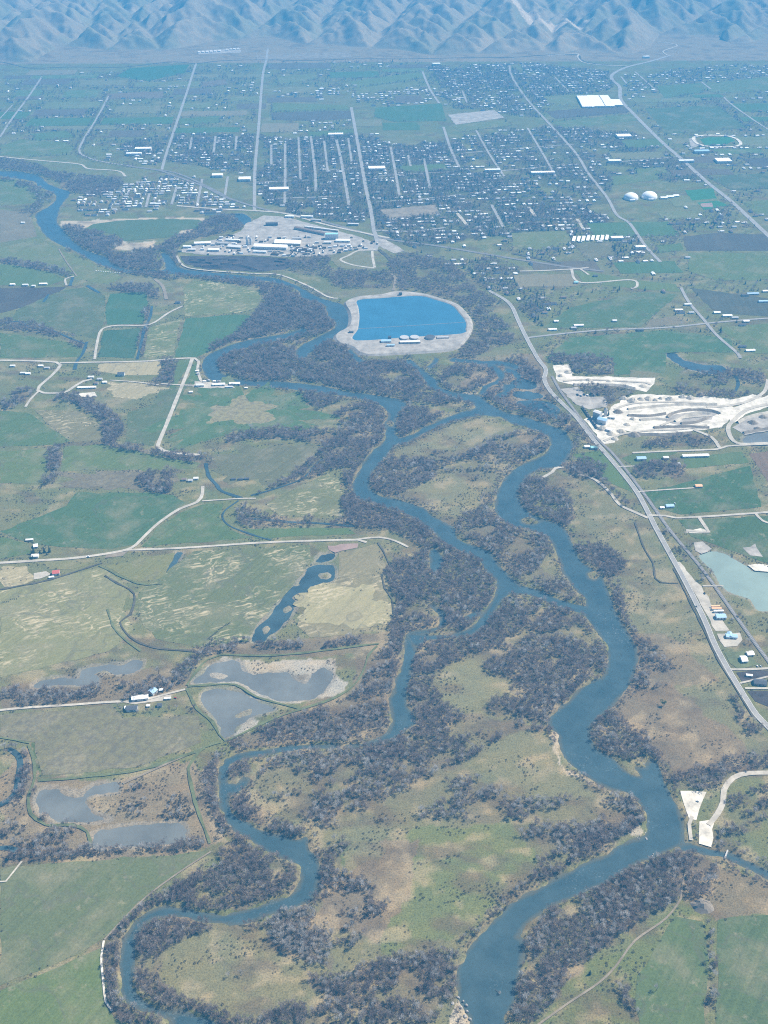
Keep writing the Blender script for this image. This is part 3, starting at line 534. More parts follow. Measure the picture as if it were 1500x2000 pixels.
# ------------------------------------------------------------------ survey of the fields: outline, material, colour, label
G1, G2, G3, OL, SG, BR, TN, DK = (.092,.13,.052), (.115,.145,.056), (.14,.156,.066), (.18,.17,.078), (.21,.197,.11), (.18,.15,.11), (.33,.275,.19), (.075,.062,.058)
FIELDS = [
 ('0,348 35,352 75,370 92,380 70,395 0,402', 'pasture', G2, 'green river meadow on the far left bank'),
 ('0,410 58,414 66,440 72,462 0,474', 'pasture', BR, 'brownish green field above the ditch bend'),
 ('0,484 75,465 100,480 160,506 225,532 238,542 212,556 150,545 100,522 40,508 0,502', 'pasture', G3, 'green meadow with tan track near white hives'),
 ('0,516 40,520 95,532 130,546 92,558 0,557', 'crop', G1, 'bright green crop between two ditches'),
 ('0,563 130,560 92,585 30,604 0,612', 'tilled', DK, 'dark ploughed field beside white farm sheds'),
 ('32,606 95,577 125,567 165,561 205,577 202,630 192,664 140,650 100,640 22,624', 'pasture', (.10,.12,.06), 'wide olive green field with curved lower edge'),
 ('216,574 285,569 289,590 279,632 208,634 206,600', 'crop', (.06,.115,.06), 'deep green rectangular crop beside the creek'),
 ('0,650 60,657 140,670 163,684 160,697 0,699', 'pasture', G1, 'green field above the western farm road'),
 ('202,646 273,641 267,680 261,699 192,697', 'crop', (.055,.10,.055), 'deep green crop below the bent track'),
 ('290,640 303,636 353,623 339,695 280,698', 'straw', G3, 'light green field striped with tan swaths'),
 ('362,622 455,614 493,617 460,657 408,686 385,697 342,697', 'crop', (.068,.122,.06), 'deep green crop beside the upper island channel'),
 ('358,562 376,549 440,551 508,572 503,600 470,611 361,618', 'straw', G3, 'light green field scored by pale tracks'),
 ('238,545 250,541 325,544 340,560 310,562 235,562', 'pasture', (.17,.16,.09), 'looped tan dirt track field'),
 ('192,711 314,703 311,732 236,732 192,725', 'tilled', TN, 'tan fallow field below the creek bridge'),
 ('347,704 375,702 342,757 332,758', 'crop', G1, 'narrow green strip left of the white lane'),
 ('382,706 386,722 392,744 360,750', 'crop', G1, 'narrow green strip right of the white lane'),
 ('217,747 308,753 303,776 252,780 217,766', 'straw', TN, 'patchy tan paddock by the farmyard'),
 ('312,762 365,754 326,830 300,871 245,862 250,805 300,790', 'pasture', (.10,.12,.06), 'olive field left of the white lane'),
 ('382,757 470,754 560,764 600,785 645,812 655,826 640,838 560,837 440,850 328,868 350,800', 'pasture', (.085,.13,.055), 'large green meadow with a dry tan patch'),
 ('425,792 480,775 520,782 538,796 528,815 490,828 470,834 430,828 412,815', 'scrub', (.25,.215,.13), 'dry tan patch in the large green meadow'),
 ('66,800 150,802 196,830 203,858 135,864', 'straw', (.17,.15,.085), 'tan and green triangular pasture'),
 ('0,803 52,806 138,861 112,869 0,872', 'pasture', G1, 'green triangular field above the hedge line'),
 ('0,881 92,877 95,905 84,944 0,944', 'pasture', G2, 'green field left of the short tree row'),
 ('126,872 205,868 300,890 393,905 380,915 310,918 150,919 118,922', 'pasture', G2, 'green field below the creek trees'),
 ('118,927 270,922 335,937 290,957 108,950', 'scrub', (.17,.14,.10), 'brown scrubby flat with scattered bushes'),
 ('150,962 280,962 338,967 362,982 330,1004 292,1040 262,1064 215,1073 100,1066 40,1055 0,1038 130,988', 'pasture', (.075,.12,.055), 'big green pasture inside the gravel road bend'),
 ('400,984 436,984 428,1010 455,1037 495,1050 275,1068 305,1032 350,1002', 'pasture', G1, 'green pasture right of the gravel road bend'),
 ('412,893 500,872 610,868 618,890 560,935 480,945 440,935', 'pasture', (.13,.125,.075), 'olive brown meadow by the cattle pens'),
 ('518,984 560,962 640,925 664,940 668,1008 545,1008', 'straw', (.15,.15,.075), 'olive meadow with tan arcs beside the river wood'),
 ('472,1033 680,1031 695,1043 500,1052', 'crop', G1, 'long green strip above the levee road'),
 ('0,1048 55,1062 60,1080 0,1092', 'pasture', G1, 'green paddock by the dark farm trees'),
 ('5,1110 50,1108 58,1130 20,1140 5,1130', 'straw', TN, 'round trampled tan pen by the red barn'),
 ('82,1096 130,1095 175,1102 140,1112 95,1112', 'pasture', OL, 'small paddock above the red barn'),
 ('205,1106 342,1079 318,1133 262,1136', 'pasture', OL, 'olive wedge field beside the finger pond'),
 ('270,1160 378,1077 605,1064 606,1097 560,1158 500,1222 484,1253 380,1264 305,1248 275,1210', 'straw', (.13,.14,.07), 'olive pasture streaked with yellow straw rows'),
 ('0,1152 140,1122 200,1108 255,1150 240,1190 262,1228 212,1272 100,1299 0,1323', 'straw', SG, 'wide sage tan pasture with faint ditches'),
 ('662,1078 735,1062 757,1110 763,1208 700,1238 605,1245 580,1222 612,1160 660,1130', 'straw', (.22,.185,.12), 'brown weedy field strewn with straw'),
 ('600,1165 660,1150 755,1160 755,1205 690,1222 600,1212 582,1190', 'straw', (.32,.275,.18), 'tan mown patch strewn with pale straw'),
 ('0,1397 220,1378 240,1402 388,1398 393,1450 270,1498 82,1514 68,1450 0,1438', 'scrub', (.175,.155,.10), 'brownish green field below the farmstead'),
 ('0,1697 300,1672 408,1663 290,1745 203,1832 150,1865 0,1925', 'pasture', (.12,.135,.07), 'sage green pasture below the long hedge'),
 ('0,1935 150,1872 196,1852 203,1960 225,1990 300,2010 300,2080 -60,2080 -60,1960', 'pasture', G2, 'deeper green pasture beside the white track'),
 ('1118,888 1178,878 1236,962 1195,945 1140,905', 'crop', G1, 'green wedge between lane and highway'),
 ('1258,962 1465,910 1487,990 1330,1005 1280,990', 'pasture', (.065,.11,.045), 'dark green pasture right of the highway'),
 ('1335,895 1448,882 1463,903 1340,915', 'crop', G1, 'green paddock by the long white shed'),
 ('1325,1016 1500,1008 1560,1008 1560,1105 1500,1100 1420,1073 1350,1048', 'pasture', (.07,.11,.045), 'dark green pasture above the turquoise pond'),
 ('1462,886 1500,881 1560,881 1560,945 1500,942', 'tilled', (.17,.115,.09), 'reddish brown ploughed corner field'),
 ('1245,915 1330,880 1240,885 1215,895', 'crop', (.09,.12,.05), 'green verge field by the highway'),
 ('1245,1905 1318,1790 1372,1800 1383,1880 1368,2060 1262,2060 1240,1960', 'pasture', (.10,.13,.06), 'bright green corner field beside the hedge'),
 ('1402,1797 1500,1787 1570,1787 1570,2060 1396,2060 1404,1900', 'pasture', (.09,.12,.058), 'green field right of the hedge'),
 ('1064,700 1112,660 1300,645 1428,662 1432,688 1340,688 1300,690 1298,728 1200,733 1198,700 1110,693', 'pasture', (.075,.125,.055), 'broad green meadow above the white quarry'),
 ('1062,640 1115,600 1250,570 1325,575 1252,638 1110,642', 'pasture', (.085,.125,.055), 'green meadow inside the lane loop'),
 ('1120,528 1150,530 1230,546 1320,555 1330,570 1250,565 1140,552', 'crop', G2, 'green lot with an unfinished white street'),
 ('1335,462 1400,455 1500,458 1560,460 1560,490 1340,490', 'tilled', (.085,.075,.07), 'brown ploughed field beside the highway'),
 ('1345,494 1560,494 1560,545 1400,548 1345,530', 'pasture', G2, 'long green field below the ploughed one'),
 ('1350,562 1440,575 1560,590 1560,622 1400,612 1375,590', 'tilled', (.08,.08,.065), 'dark fallow field by the eastern sheds'),
 ('1270,625 1320,618 1345,632 1260,640', 'tilled', BR, 'small brown plot by the crossroads'),
 ('1400,640 1500,632 1560,630 1560,690 1470,690 1430,660', 'pasture', G2, 'green field east of the crossroads'),
 ('1000,455 1105,450 1118,475 1050,490 1000,480', 'pasture', G3, 'green field beside the storage rows'),
 ('1120,476 1195,472 1205,500 1150,510', 'pasture', (.14,.13,.08), 'olive lot above the storage rows'),
 # far valley
 ('533,201 680,206 683,214 530,219', 'crop', G2, 'far green strip right of the long straight road'),
 ('530,220 683,216 690,232 620,236 532,234', 'tilled', (.10,.085,.07), 'far brown ploughed strip'),
 ('735,210 862,202 872,236 770,238 730,228', 'crop', (.068,.122,.06), 'far deep green square field'),
 ('540,150 620,143 622,152 600,158 545,165', 'pasture', G3, 'far green field below the foot of the hills'),
 ('680,160 820,140 830,152 700,172', 'crop', G2, 'far green field with a farm in it'),
 ('690,172 815,158 820,168 695,186', 'pasture', G3, 'far pale green field'),
 ('225,150 255,133 370,126 362,142 290,158', 'crop', (.055,.115,.06), 'far green triangle under the hills'),
 ('395,160 440,155 445,165 392,172', 'tilled', (.16,.125,.10), 'far reddish fallow strip'),
 ('210,183 320,178 318,192 208,193', 'tilled', (.16,.125,.10), 'far reddish fallow beside lane trees'),
 ('350,232 430,226 428,240 348,244', 'crop', G1, 'far deep green strip by the straight road'),
 ('0,285 40,272 130,278 148,290 140,302 60,306 0,302', 'pasture', G2, 'airstrip meadow with white cross marking'),
 ('60,262 130,255 145,268 70,275', 'crop', G1, 'far bright green field with white barn'),
 ('1280,168 1370,162 1375,180 1300,192', 'crop', G1, 'far green square right of the highway'),
 ('1260,212 1400,205 1460,250 1300,262', 'pasture', (.09,.12,.055), 'far broad green field right of the highway'),
 ('1075,238 1240,222 1248,235 1100,252', 'pasture', G2, 'far green strip left of the highway'),
 ('1060,190 1120,185 1128,208 1075,205', 'pasture', G3, 'far green lot by the greenhouse'),
 ('1065,218 1120,213 1235,208 1225,220 1085,232', 'tilled', (.10,.085,.07), 'far brown field below the greenhouse'),
 ('1350,167 1500,150 1560,150 1560,175 1400,182', 'pasture', G2, 'far green field at the eastern edge'),
 ('1210,275 1290,270 1300,285 1225,290', 'crop', G1, 'green lot beside the race oval'),
 ('1190,345 1280,338 1290,350 1200,362', 'pasture', G2, 'green lot above the twin domes'),
 ('1240,330 1300,326 1305,338 1245,342', 'pasture', G2, 'small green lot left of the highway'),
 ('1380,345 1560,335 1560,365 1430,372', 'pasture', (.085,.11,.06), 'olive field right of the highway'),
 ('1450,395 1560,385 1560,425 1480,420', 'pasture', G2, 'green field right of the highway bend'),
 ('1450,310 1560,305 1560,328 1470,325', 'tilled', (.085,.075,.07), 'dark brown field beside the big white store'),
 ('1280,480 1330,475 1335,488 1285,495', 'crop', G1, 'green lot by the crossroads houses'),
 ('775,325 865,320 880,332 790,335', 'crop', G1, 'school lawn in the town'),
 ('600,258 690,252 690,262 605,268', 'crop', G1, 'town edge lawn above the street grid'),
 ('880,245 985,235 1000,245 900,258', 'pasture', G3, 'green lot below the bare building site'),
]
# ------------------------------------------------------------------ survey of roads: line, width (m), material, name, label
ROADS = [
 ('523,95 520,118 513,150 505,250 498,330 497,412', 12, M_ASPH, 'road', 'long straight town road running to the hills'),
 ('383,124 365,180 345,240 325,300 316,332', 11, M_ASPH, 'road', 'straight road west of the town grid'),
 ('82,150 55,190 25,230 0,268', 9, M_ASPH, 'road', 'far western country road'),
 ('212,188 190,230 165,270 155,293 165,305 200,316 260,325', 9, M_ASPH, 'road', 'tree lined lane bending above the river'),
 ('0,306 60,312 150,320 165,326 175,330 230,334 245,345', 9, M_GRAVEL, 'road', 'pale river road below the airstrip meadow'),
 ('686,210 697,270 706,320 715,370 724,410 730,450', 13, M_ASPH, 'road', 'main street through the town grid'),
 ('825,140 840,175 858,202', 11, M_ASPH, 'road', 'far lane between housing lots'),
 ('866,248 880,290 897,327', 11, M_ASPH, 'road', 'town lane east of the main street'),
 ('995,128 1000,150 1030,195 1085,255 1125,300 1150,340 1185,385 1205,420 1230,437 1260,480 1290,512', 11, M_ASPH, 'road', 'long diagonal road through the eastern suburbs'),
 ('1310,108 1270,120 1225,131 1197,145 1196,156 1210,170 1213,195 1240,225 1290,275 1330,310 1380,355 1430,395 1500,460 1600,550', 17, M_ASPH, 'highway', 'wide grey highway crossing the eastern suburbs'),
 ('-60,118 0,121 33,128 63,133 140,131 240,131 333,121 383,124 430,119 500,117 600,118 700,115 800,115 900,113 1000,112 1060,108 1125,107 1135,117 1160,124 1220,130', 11, M_DITCH, 'canal', 'dark canal line along the foot of the hills'),
 ('1060,110 1125,105 1128,112 1140,122 1175,127 1225,129', 9, M_GRAVEL, 'road', 'pale road along the foot of the hills'),
 ('530,283 530,322', 9, M_ASPH, 'street', 'first town street east of the long road'), ('557,280 557,350 556,400', 10, M_ASPH, 'street', 'second town street east of the long road'),
 ('583,268 587,352', 9, M_ASPH, 'street', 'third town street east of the long road'), ('607,266 615,330 617,374', 10, M_ASPH, 'street', 'fourth town street east of the long road'),
 ('633,275 640,333', 9, M_ASPH, 'street', 'fifth town street east of the long road'), ('657,273 667,317 682,402', 11, M_ASPH, 'street', 'sixth town street east of the long road'),
 ('680,270 687,317', 9, M_ASPH, 'street', 'short street just west of the main street'), ('763,287 772,335 780,382', 10, M_ASPH, 'street', 'first street east of the main street'),
 ('797,303 802,325', 9, M_ASPH, 'street', 'short street by the school lawn'), ('828,310 840,368', 10, M_ASPH, 'street', 'street below the school lawn'),
 ('530,388 600,386 665,383', 9, M_ASPH, 'street', 'cross street in the lower town'), ('640,333 700,327', 8, M_ASPH, 'street', 'cross street near the main street'),
 ('500,356 560,354 615,352', 8, M_ASPH, 'street', 'cross street by the long road'), ('560,318 640,314', 8, M_ASPH, 'street', 'upper cross street in the grid'),
 ('730,345 800,340 880,336', 8, M_ASPH, 'street', 'cross street east of the main street'), ('735,395 830,388 900,380', 8, M_ASPH, 'street', 'lower cross street east of the main street'),
 ('375,268 371,292', 9, M_ASPH, 'street', 'short street near the long road'), ('421,266 417,300', 9, M_ASPH, 'street', 'short street in the western blocks'), ('462,266 460,294', 9, M_ASPH, 'street', 'short street beside the long road'),
 ('1083,150 1113,181', 9, M_ASPH, 'street', 'street in the north eastern suburb'), ('1240,140 1283,178', 9, M_ASPH, 'street', 'street in the suburb right of the highway'), ('1213,150 1224,164', 9, M_ASPH, 'street', 'short street beside the highway curve'), ('1370,160 1388,174', 9, M_ASPH, 'street', 'street at the far eastern lots'), ('1413,190 1434,208 1480,240 1520,265', 9, M_ASPH, 'street', 'long lane in the far eastern lots'), ('903,177 912,201', 9, M_ASPH, 'street', 'street above the bare building site'), ('960,400 983,444', 10, M_ASPH, 'street', 'street in the lower eastern blocks'), ('893,417 913,441', 12, M_GRAVEL, 'street', 'wide pale street below the bare lot'), ('1127,428 1140,448', 11, M_GRAVEL, 'street', 'pale yard street above the storage rows'), ('1033,405 1045,422', 12, M_GRAVEL, 'street', 'short pale street in the eastern blocks'), ('905,340 1000,332 1100,322', 8, M_ASPH, 'street', 'long cross street in the eastern blocks'), ('900,300 990,292 1120,282', 8, M_ASPH, 'street', 'upper cross street in the eastern suburb'), ('1190,318 1260,312 1330,306', 9, M_ASPH, 'street', 'cross street joining the highway'), ('930,255 955,300 985,345', 9, M_ASPH, 'street', 'lane through the eastern suburb'), ('1030,250 1060,300 1085,345', 9, M_ASPH, 'street', 'second lane through the eastern suburb'),
 ('445,345 438,390', 9, M_ASPH, 'street', 'street in the lower western blocks'), ('345,365 335,400', 9, M_ASPH, 'street', 'street in the riverside blocks'), ('292,378 285,405', 9, M_ASPH, 'street', 'street at the riverside corner'),
 ('395,350 385,400', 9, M_ASPH, 'street', 'street by the rail yard'),
 ('250,325 310,333 345,345 400,365 440,385 520,410 600,425 700,452 760,468 850,480 1000,505 1110,522 1180,530', 12, M_BALLAST, 'railway', 'railway line curving past the mill'),
 ('300,330 350,340 420,372 450,390', 10, M_BALLAST, 'railway', 'rail siding in the western town'),
 ('345,402 420,408 500,412 560,418 640,440 725,458 760,465', 11, M_GRAVEL, 'road', 'mill road along the lower town'),
 ('730,450 800,452 870,445', 10, M_ASPH, 'road', 'road east from the mill crossing'),
 ('730,450 736,470 733,490', 14, M_ASPH, 'road', 'road from main street to the mill gate'),
 ('735,487 700,490 680,500 665,508 690,518 730,524', 8, M_GRAVEL, 'track', 'pale loop track below the mill'), ('727,490 728,505 732,523', 8, M_GRAVEL, 'track', 'pale track beside the canal'),
 ('765,535 772,545 768,568', 8, M_DIRT, 'track', 'track down to the reservoir'),
 ('345,500 360,520 400,528 500,535 545,537 600,558 640,580 660,583', 7, M_GRAVEL, 'levee_track', 'pale levee track above the river'),
 ('955,568 985,585 1000,600 1010,622 1026,656 1050,700 1066,722 1063,742 1076,766 1100,790 1126,816 1160,860 1200,906 1240,956 1265,1000 1280,1030 1310,1085 1340,1140 1375,1210 1396,1260 1420,1305 1450,1355 1476,1395 1500,1420 1560,1480', 11, M_ASPH, 'highway', 'two lane valley highway along the east side'),
 ('1078,735 1100,772 1160,850 1200,890 1260,968 1310,1038 1370,1110 1420,1180 1470,1250 1510,1305 1560,1380', 7, M_BALLAST, 'railway', 'valley railway beside the highway'),
 ('1030,660 1100,652 1180,645 1300,640 1400,630 1500,622 1560,620', 8, M_ASPH, 'road', 'cross road past the eastern farms'),
 ('1330,562 1345,590 1372,622 1400,655 1440,690 1445,700', 9, M_ASPH, 'road', 'farm road down to the blue pond'),
 ('1015,530 1060,529 1115,526 1150,523', 7, M_GRAVEL, 'road', 'pale lane in the eastern suburb'),
 ('1116,526 1134,552 1232,547 1244,560 1232,564', 8, M_GRAVEL, 'street', 'unfinished white street in a green lot'), ('1134,526 1150,537', 7, M_GRAVEL, 'street', 'short white stub street'),
 ('0,1100 80,1095 150,1090 220,1080 258,1070 280,1050 310,1022 350,995 385,981 395,966 396,950', 7, M_GRAVEL, 'road', 'winding pale gravel road past the red barn'),
 ('240,1075 330,1072 400,1068 500,1061 600,1057 700,1055 716,1060', 6, M_GRAVEL, 'road', 'straight gravel levee road'), ('690,1055 740,1050 772,1057 797,1069', 5, M_GRAVEL, 'track', 'levee track curving into the wood'),
 ('395,979 440,976 475,974 500,974', 4, M_GRAVEL, 'track', 'track to the creek bridge'),
 ('376,700 365,730 345,780 325,830 308,873 318,880 345,886 390,889', 9, M_GRAVEL, 'lane', 'pale straight lane between green strips'),
 ('-20,704 60,705 110,708 118,713 105,730 77,755 74,763 86,768 125,767 146,755 163,745 180,741', 8, M_GRAVEL, 'road', 'pale western farm road with hairpin'), ('75,765 60,780 50,795', 6, M_GRAVEL, 'track', 'track down from the hairpin'),
 ('117,709 180,708 280,706 330,702 380,700 388,706 386,722 393,744 405,750', 7, M_GRAVEL, 'road', 'pale road ending at the river cabins'),
 ('185,702 188,680 195,650 206,640 232,636 280,636 302,630 330,611 357,598', 7, M_GRAVEL, 'track', 'pale bent field track'),
 ('315,750 370,753 400,752', 5, M_GRAVEL, 'track', 'thin track to the long white sheds'), ('215,743 260,746 310,752', 4, M_GRAVEL, 'track', 'thin farm track by the dark barn'),
 ('115,487 130,512 150,540', 4, M_DIRT, 'track', 'thin tan track across a meadow'), ('130,558 128,545 145,540', 6, M_GRAVEL, 'track', 'short bridge track over the ditch'),
 ('302,545 318,560 325,585', 10, M_DIRT, 'track', 'brown track to the gravel heap'),
 ('1265,1012 1240,1001 1210,986 1190,961 1160,936 1130,927', 7, M_GRAVEL, 'lane', 'white gravel lane to the river lookout'),
 ('1100,912 1085,915 1078,923 1055,936', 7, M_GRAVEL, 'track', 'white river lookout track'),
 ('1268,1007 1300,1008 1320,1012 1400,1008 1500,1001 1560,998', 6, M_GRAVEL, 'road', 'white farm road east of the crossing'), ('1365,1011 1378,1030 1384,1040 1340,1036', 7, M_GRAVEL, 'driveway', 'white driveway to the pale yard'),
 ('1245,961 1300,957 1362,953', 4, M_GRAVEL, 'driveway', 'thin pale driveway to a lone house'), ('1475,1003 1490,1018 1520,1028', 6, M_GRAVEL, 'driveway', 'short white driveway by the pasture edge'),
 ('1205,912 1240,911', 4, M_GRAVEL, 'driveway', 'short driveway to the farm grove'),
 ('1428,1308 1460,1308 1520,1305', 5, M_GRAVEL, 'driveway', 'pale lane between the roadside plots'), ('1445,1335 1475,1328 1500,1322', 4, M_GRAVEL, 'driveway', 'pale drive to the dark roofed house'), ('1455,1345 1500,1345', 4, M_GRAVEL, 'driveway', 'lower pale drive by the dark roofed house'),
 ('1372,1145 1413,1145', 4, M_GRAVEL, 'driveway', 'track across the railway to the pond'),
 ('1520,1510 1462,1511 1432,1520 1414,1543 1412,1568 1400,1592 1384,1612', 8, M_GRAVEL, 'road', 'white gravel road to the boat ramp'), ('1352,1595 1346,1610 1350,1642', 5, M_GRAVEL, 'track', 'white track along the river edge'),
 ('-20,1390 50,1383 130,1378 210,1372 240,1371', 5, M_GRAVEL, 'road', 'pale farm road to the homestead'), ('290,1366 330,1355 362,1347', 4, M_GRAVEL, 'track', 'pale track from the homestead to the levee'),
 ('365,1345 385,1385 415,1410 428,1435 440,1447 470,1435 500,1420 540,1402 590,1385 650,1365 690,1340 710,1310 720,1280 737,1262', 5, M_LEVEE, 'levee', 'green grassy levee around the grey ponds'),
 ('367,1341 410,1338 460,1338 500,1361 555,1377 585,1384', 5, M_LEVEE, 'levee', 'green levee between the two grey ponds'), ('365,1339 385,1310 405,1289 430,1280 520,1281 600,1275 700,1262 740,1258', 5, M_LEVEE, 'levee', 'green levee above the large grey pond'),
 ('432,1450 400,1460 380,1480 368,1500 375,1540 385,1580 400,1620 410,1648', 5, M_LEVEE, 'levee', 'green path down to the long hedge'), ('395,1462 340,1486 280,1513 240,1531', 4, M_DIRT, 'track', 'pale track beside the marsh pond'),
 ('55,1455 65,1480 68,1520 55,1560 60,1590', 5, M_LEVEE, 'levee', 'green strip path by the western creek'), ('0,1441 30,1446 58,1452', 4, M_LEVEE, 'levee', 'green path to the western creek'), ('75,1525 150,1520 270,1505 350,1480 400,1462', 6, M_LEVEE, 'levee', 'green bank above the marsh pond'),
 ('60,1590 90,1612 140,1612 170,1625 178,1655', 5, M_LEVEE, 'levee', 'green bank round the marsh corner'),
 ('203,1838 198,1870 202,1920 207,1958 220,1976', 2.6, M_SAND, 'track', 'white track beside the hedge bank'), ('412,1664 345,1708 275,1762 204,1836', 2.4, M_DIRT, 'track', 'pale fence track above the loop'), ('43,1683 28,1702 12,1722 0,1723', 2.4, M_GRAVEL, 'track', 'short pale track at the western edge'),
 ('1340,1700 1332,1735 1330,1755 1300,1795 1240,1838 1205,1885 1170,1920 1110,1960 1040,2010', 2.6, M_DIRT, 'track', 'tan track along the east wood'),
 ('210,1190 225,1230 260,1262 275,1272', 5, M_LEVEE, 'ditch_bank', 'green ditch bank at the pasture corner'), ('205,1125 230,1140 262,1160 255,1200 235,1215 255,1245 300,1265 375,1272', 5, M_DITCH, 'ditch', 'dark ditch round the straw streaked field'),
 ('0,1152 50,1143 100,1132 175,1108 200,1100', 5, M_DITCH, 'ditch', 'dark ditch below the red barn'), ('193,1105 270,1140 318,1140', 5, M_LEVEE, 'ditch_bank', 'green ditch bank beside the wedge field'),
 ('1240,1020 1250,1050 1260,1075 1275,1100 1280,1130 1290,1138 1325,1140', 4, M_DITCH, 'ditch', 'thin dark ditch west of the highway'),
 ('1315,1110 1372,1225 1400,1285 1440,1350 1470,1400', 3.5, M_DITCH, 'ditch', 'dark roadside ditch along the highway'),
 ('738,1060 748,1075 757,1095 765,1110', 5, M_DITCH, 'ditch', 'dark ditch beside the wood edge'), ('746,1125 752,1150 765,1170 768,1200', 4, M_DITCH, 'ditch', 'dark ditch beside the straw field'),
 ('0,232 25,205', 6, M_ASPH, 'road', 'far corner road'), ('1285,82 1310,85 1322,90 1296,100 1303,108', 8, M_GRAVEL, 'road', 'pale zigzag road climbing from the highway'),
 ('740,488 755,500 765,512', 12, M_DITCH, 'canal', 'dark canal stub by the mill gate'), ('1000,495 1050,505 1095,515', 12, M_DITCH, 'canal', 'dark canal beside the railway'),
 ('1500,742 1493,765 1470,780 1440,790 1400,795 1380,796', 9, M_GRAVEL, 'road', 'white quarry haul road'), ('1500,790 1460,800 1432,822 1422,840 1440,866 1500,866 1560,866', 10, M_GRAVEL, 'road', 'white quarry loop road'),
 ('1235,885 1300,882 1400,878 1420,872 1500,868', 6, M_GRAVEL, 'road', 'white quarry service road'), ('1355,840 1390,855 1405,875', 8, M_GRAVEL, 'road', 'white quarry ramp'),
]
CREEKS = [
 ('402,905 408,930 423,947 431,958 450,966 473,973', 8, 'blue creek running past the lone farm'), ('466,978 440,997 435,1012 450,1028 500,1047 530,1055', 4, 'thin creek winding through the green pasture'),
 ('630,897 617,907 597,930 573,943 520,960 490,968', 5, 'narrow creek under the west bank trees'), ('480,1012 567,1020 620,1022 690,1028', 6, 'straight creek in the wooded ditch'),
 ('297,598 293,620 283,640 277,665 268,702', 7, 'field creek between green crops'), ('170,668 162,690 150,707 146,722', 8, 'blue creek under the farm road'), ('143,540 137,558', 9, 'dark ditch pool by the bridge track'), ('170,558 185,567 195,572', 9, 'short blue oxbow in the fields'),
 ('95,575 85,590', 8, 'short creek beside the ploughed field'), ('17,1463 35,1475 40,1495 35,1520 28,1550 15,1565 -10,1575', 8, 'grey western creek'), ('-20,1660 10,1656 35,1662', 8, 'small grey creek by the long hedge'),
 ('400,420 440,419 470,418', 9, 'thin slough above the ball field wood'), ('1437,735 1442,750 1436,765', 7, 'thin creek by the quarry road'), ('0,632 40,628 60,640 100,645 140,662 168,672', 5, 'winding western ditch'),
]
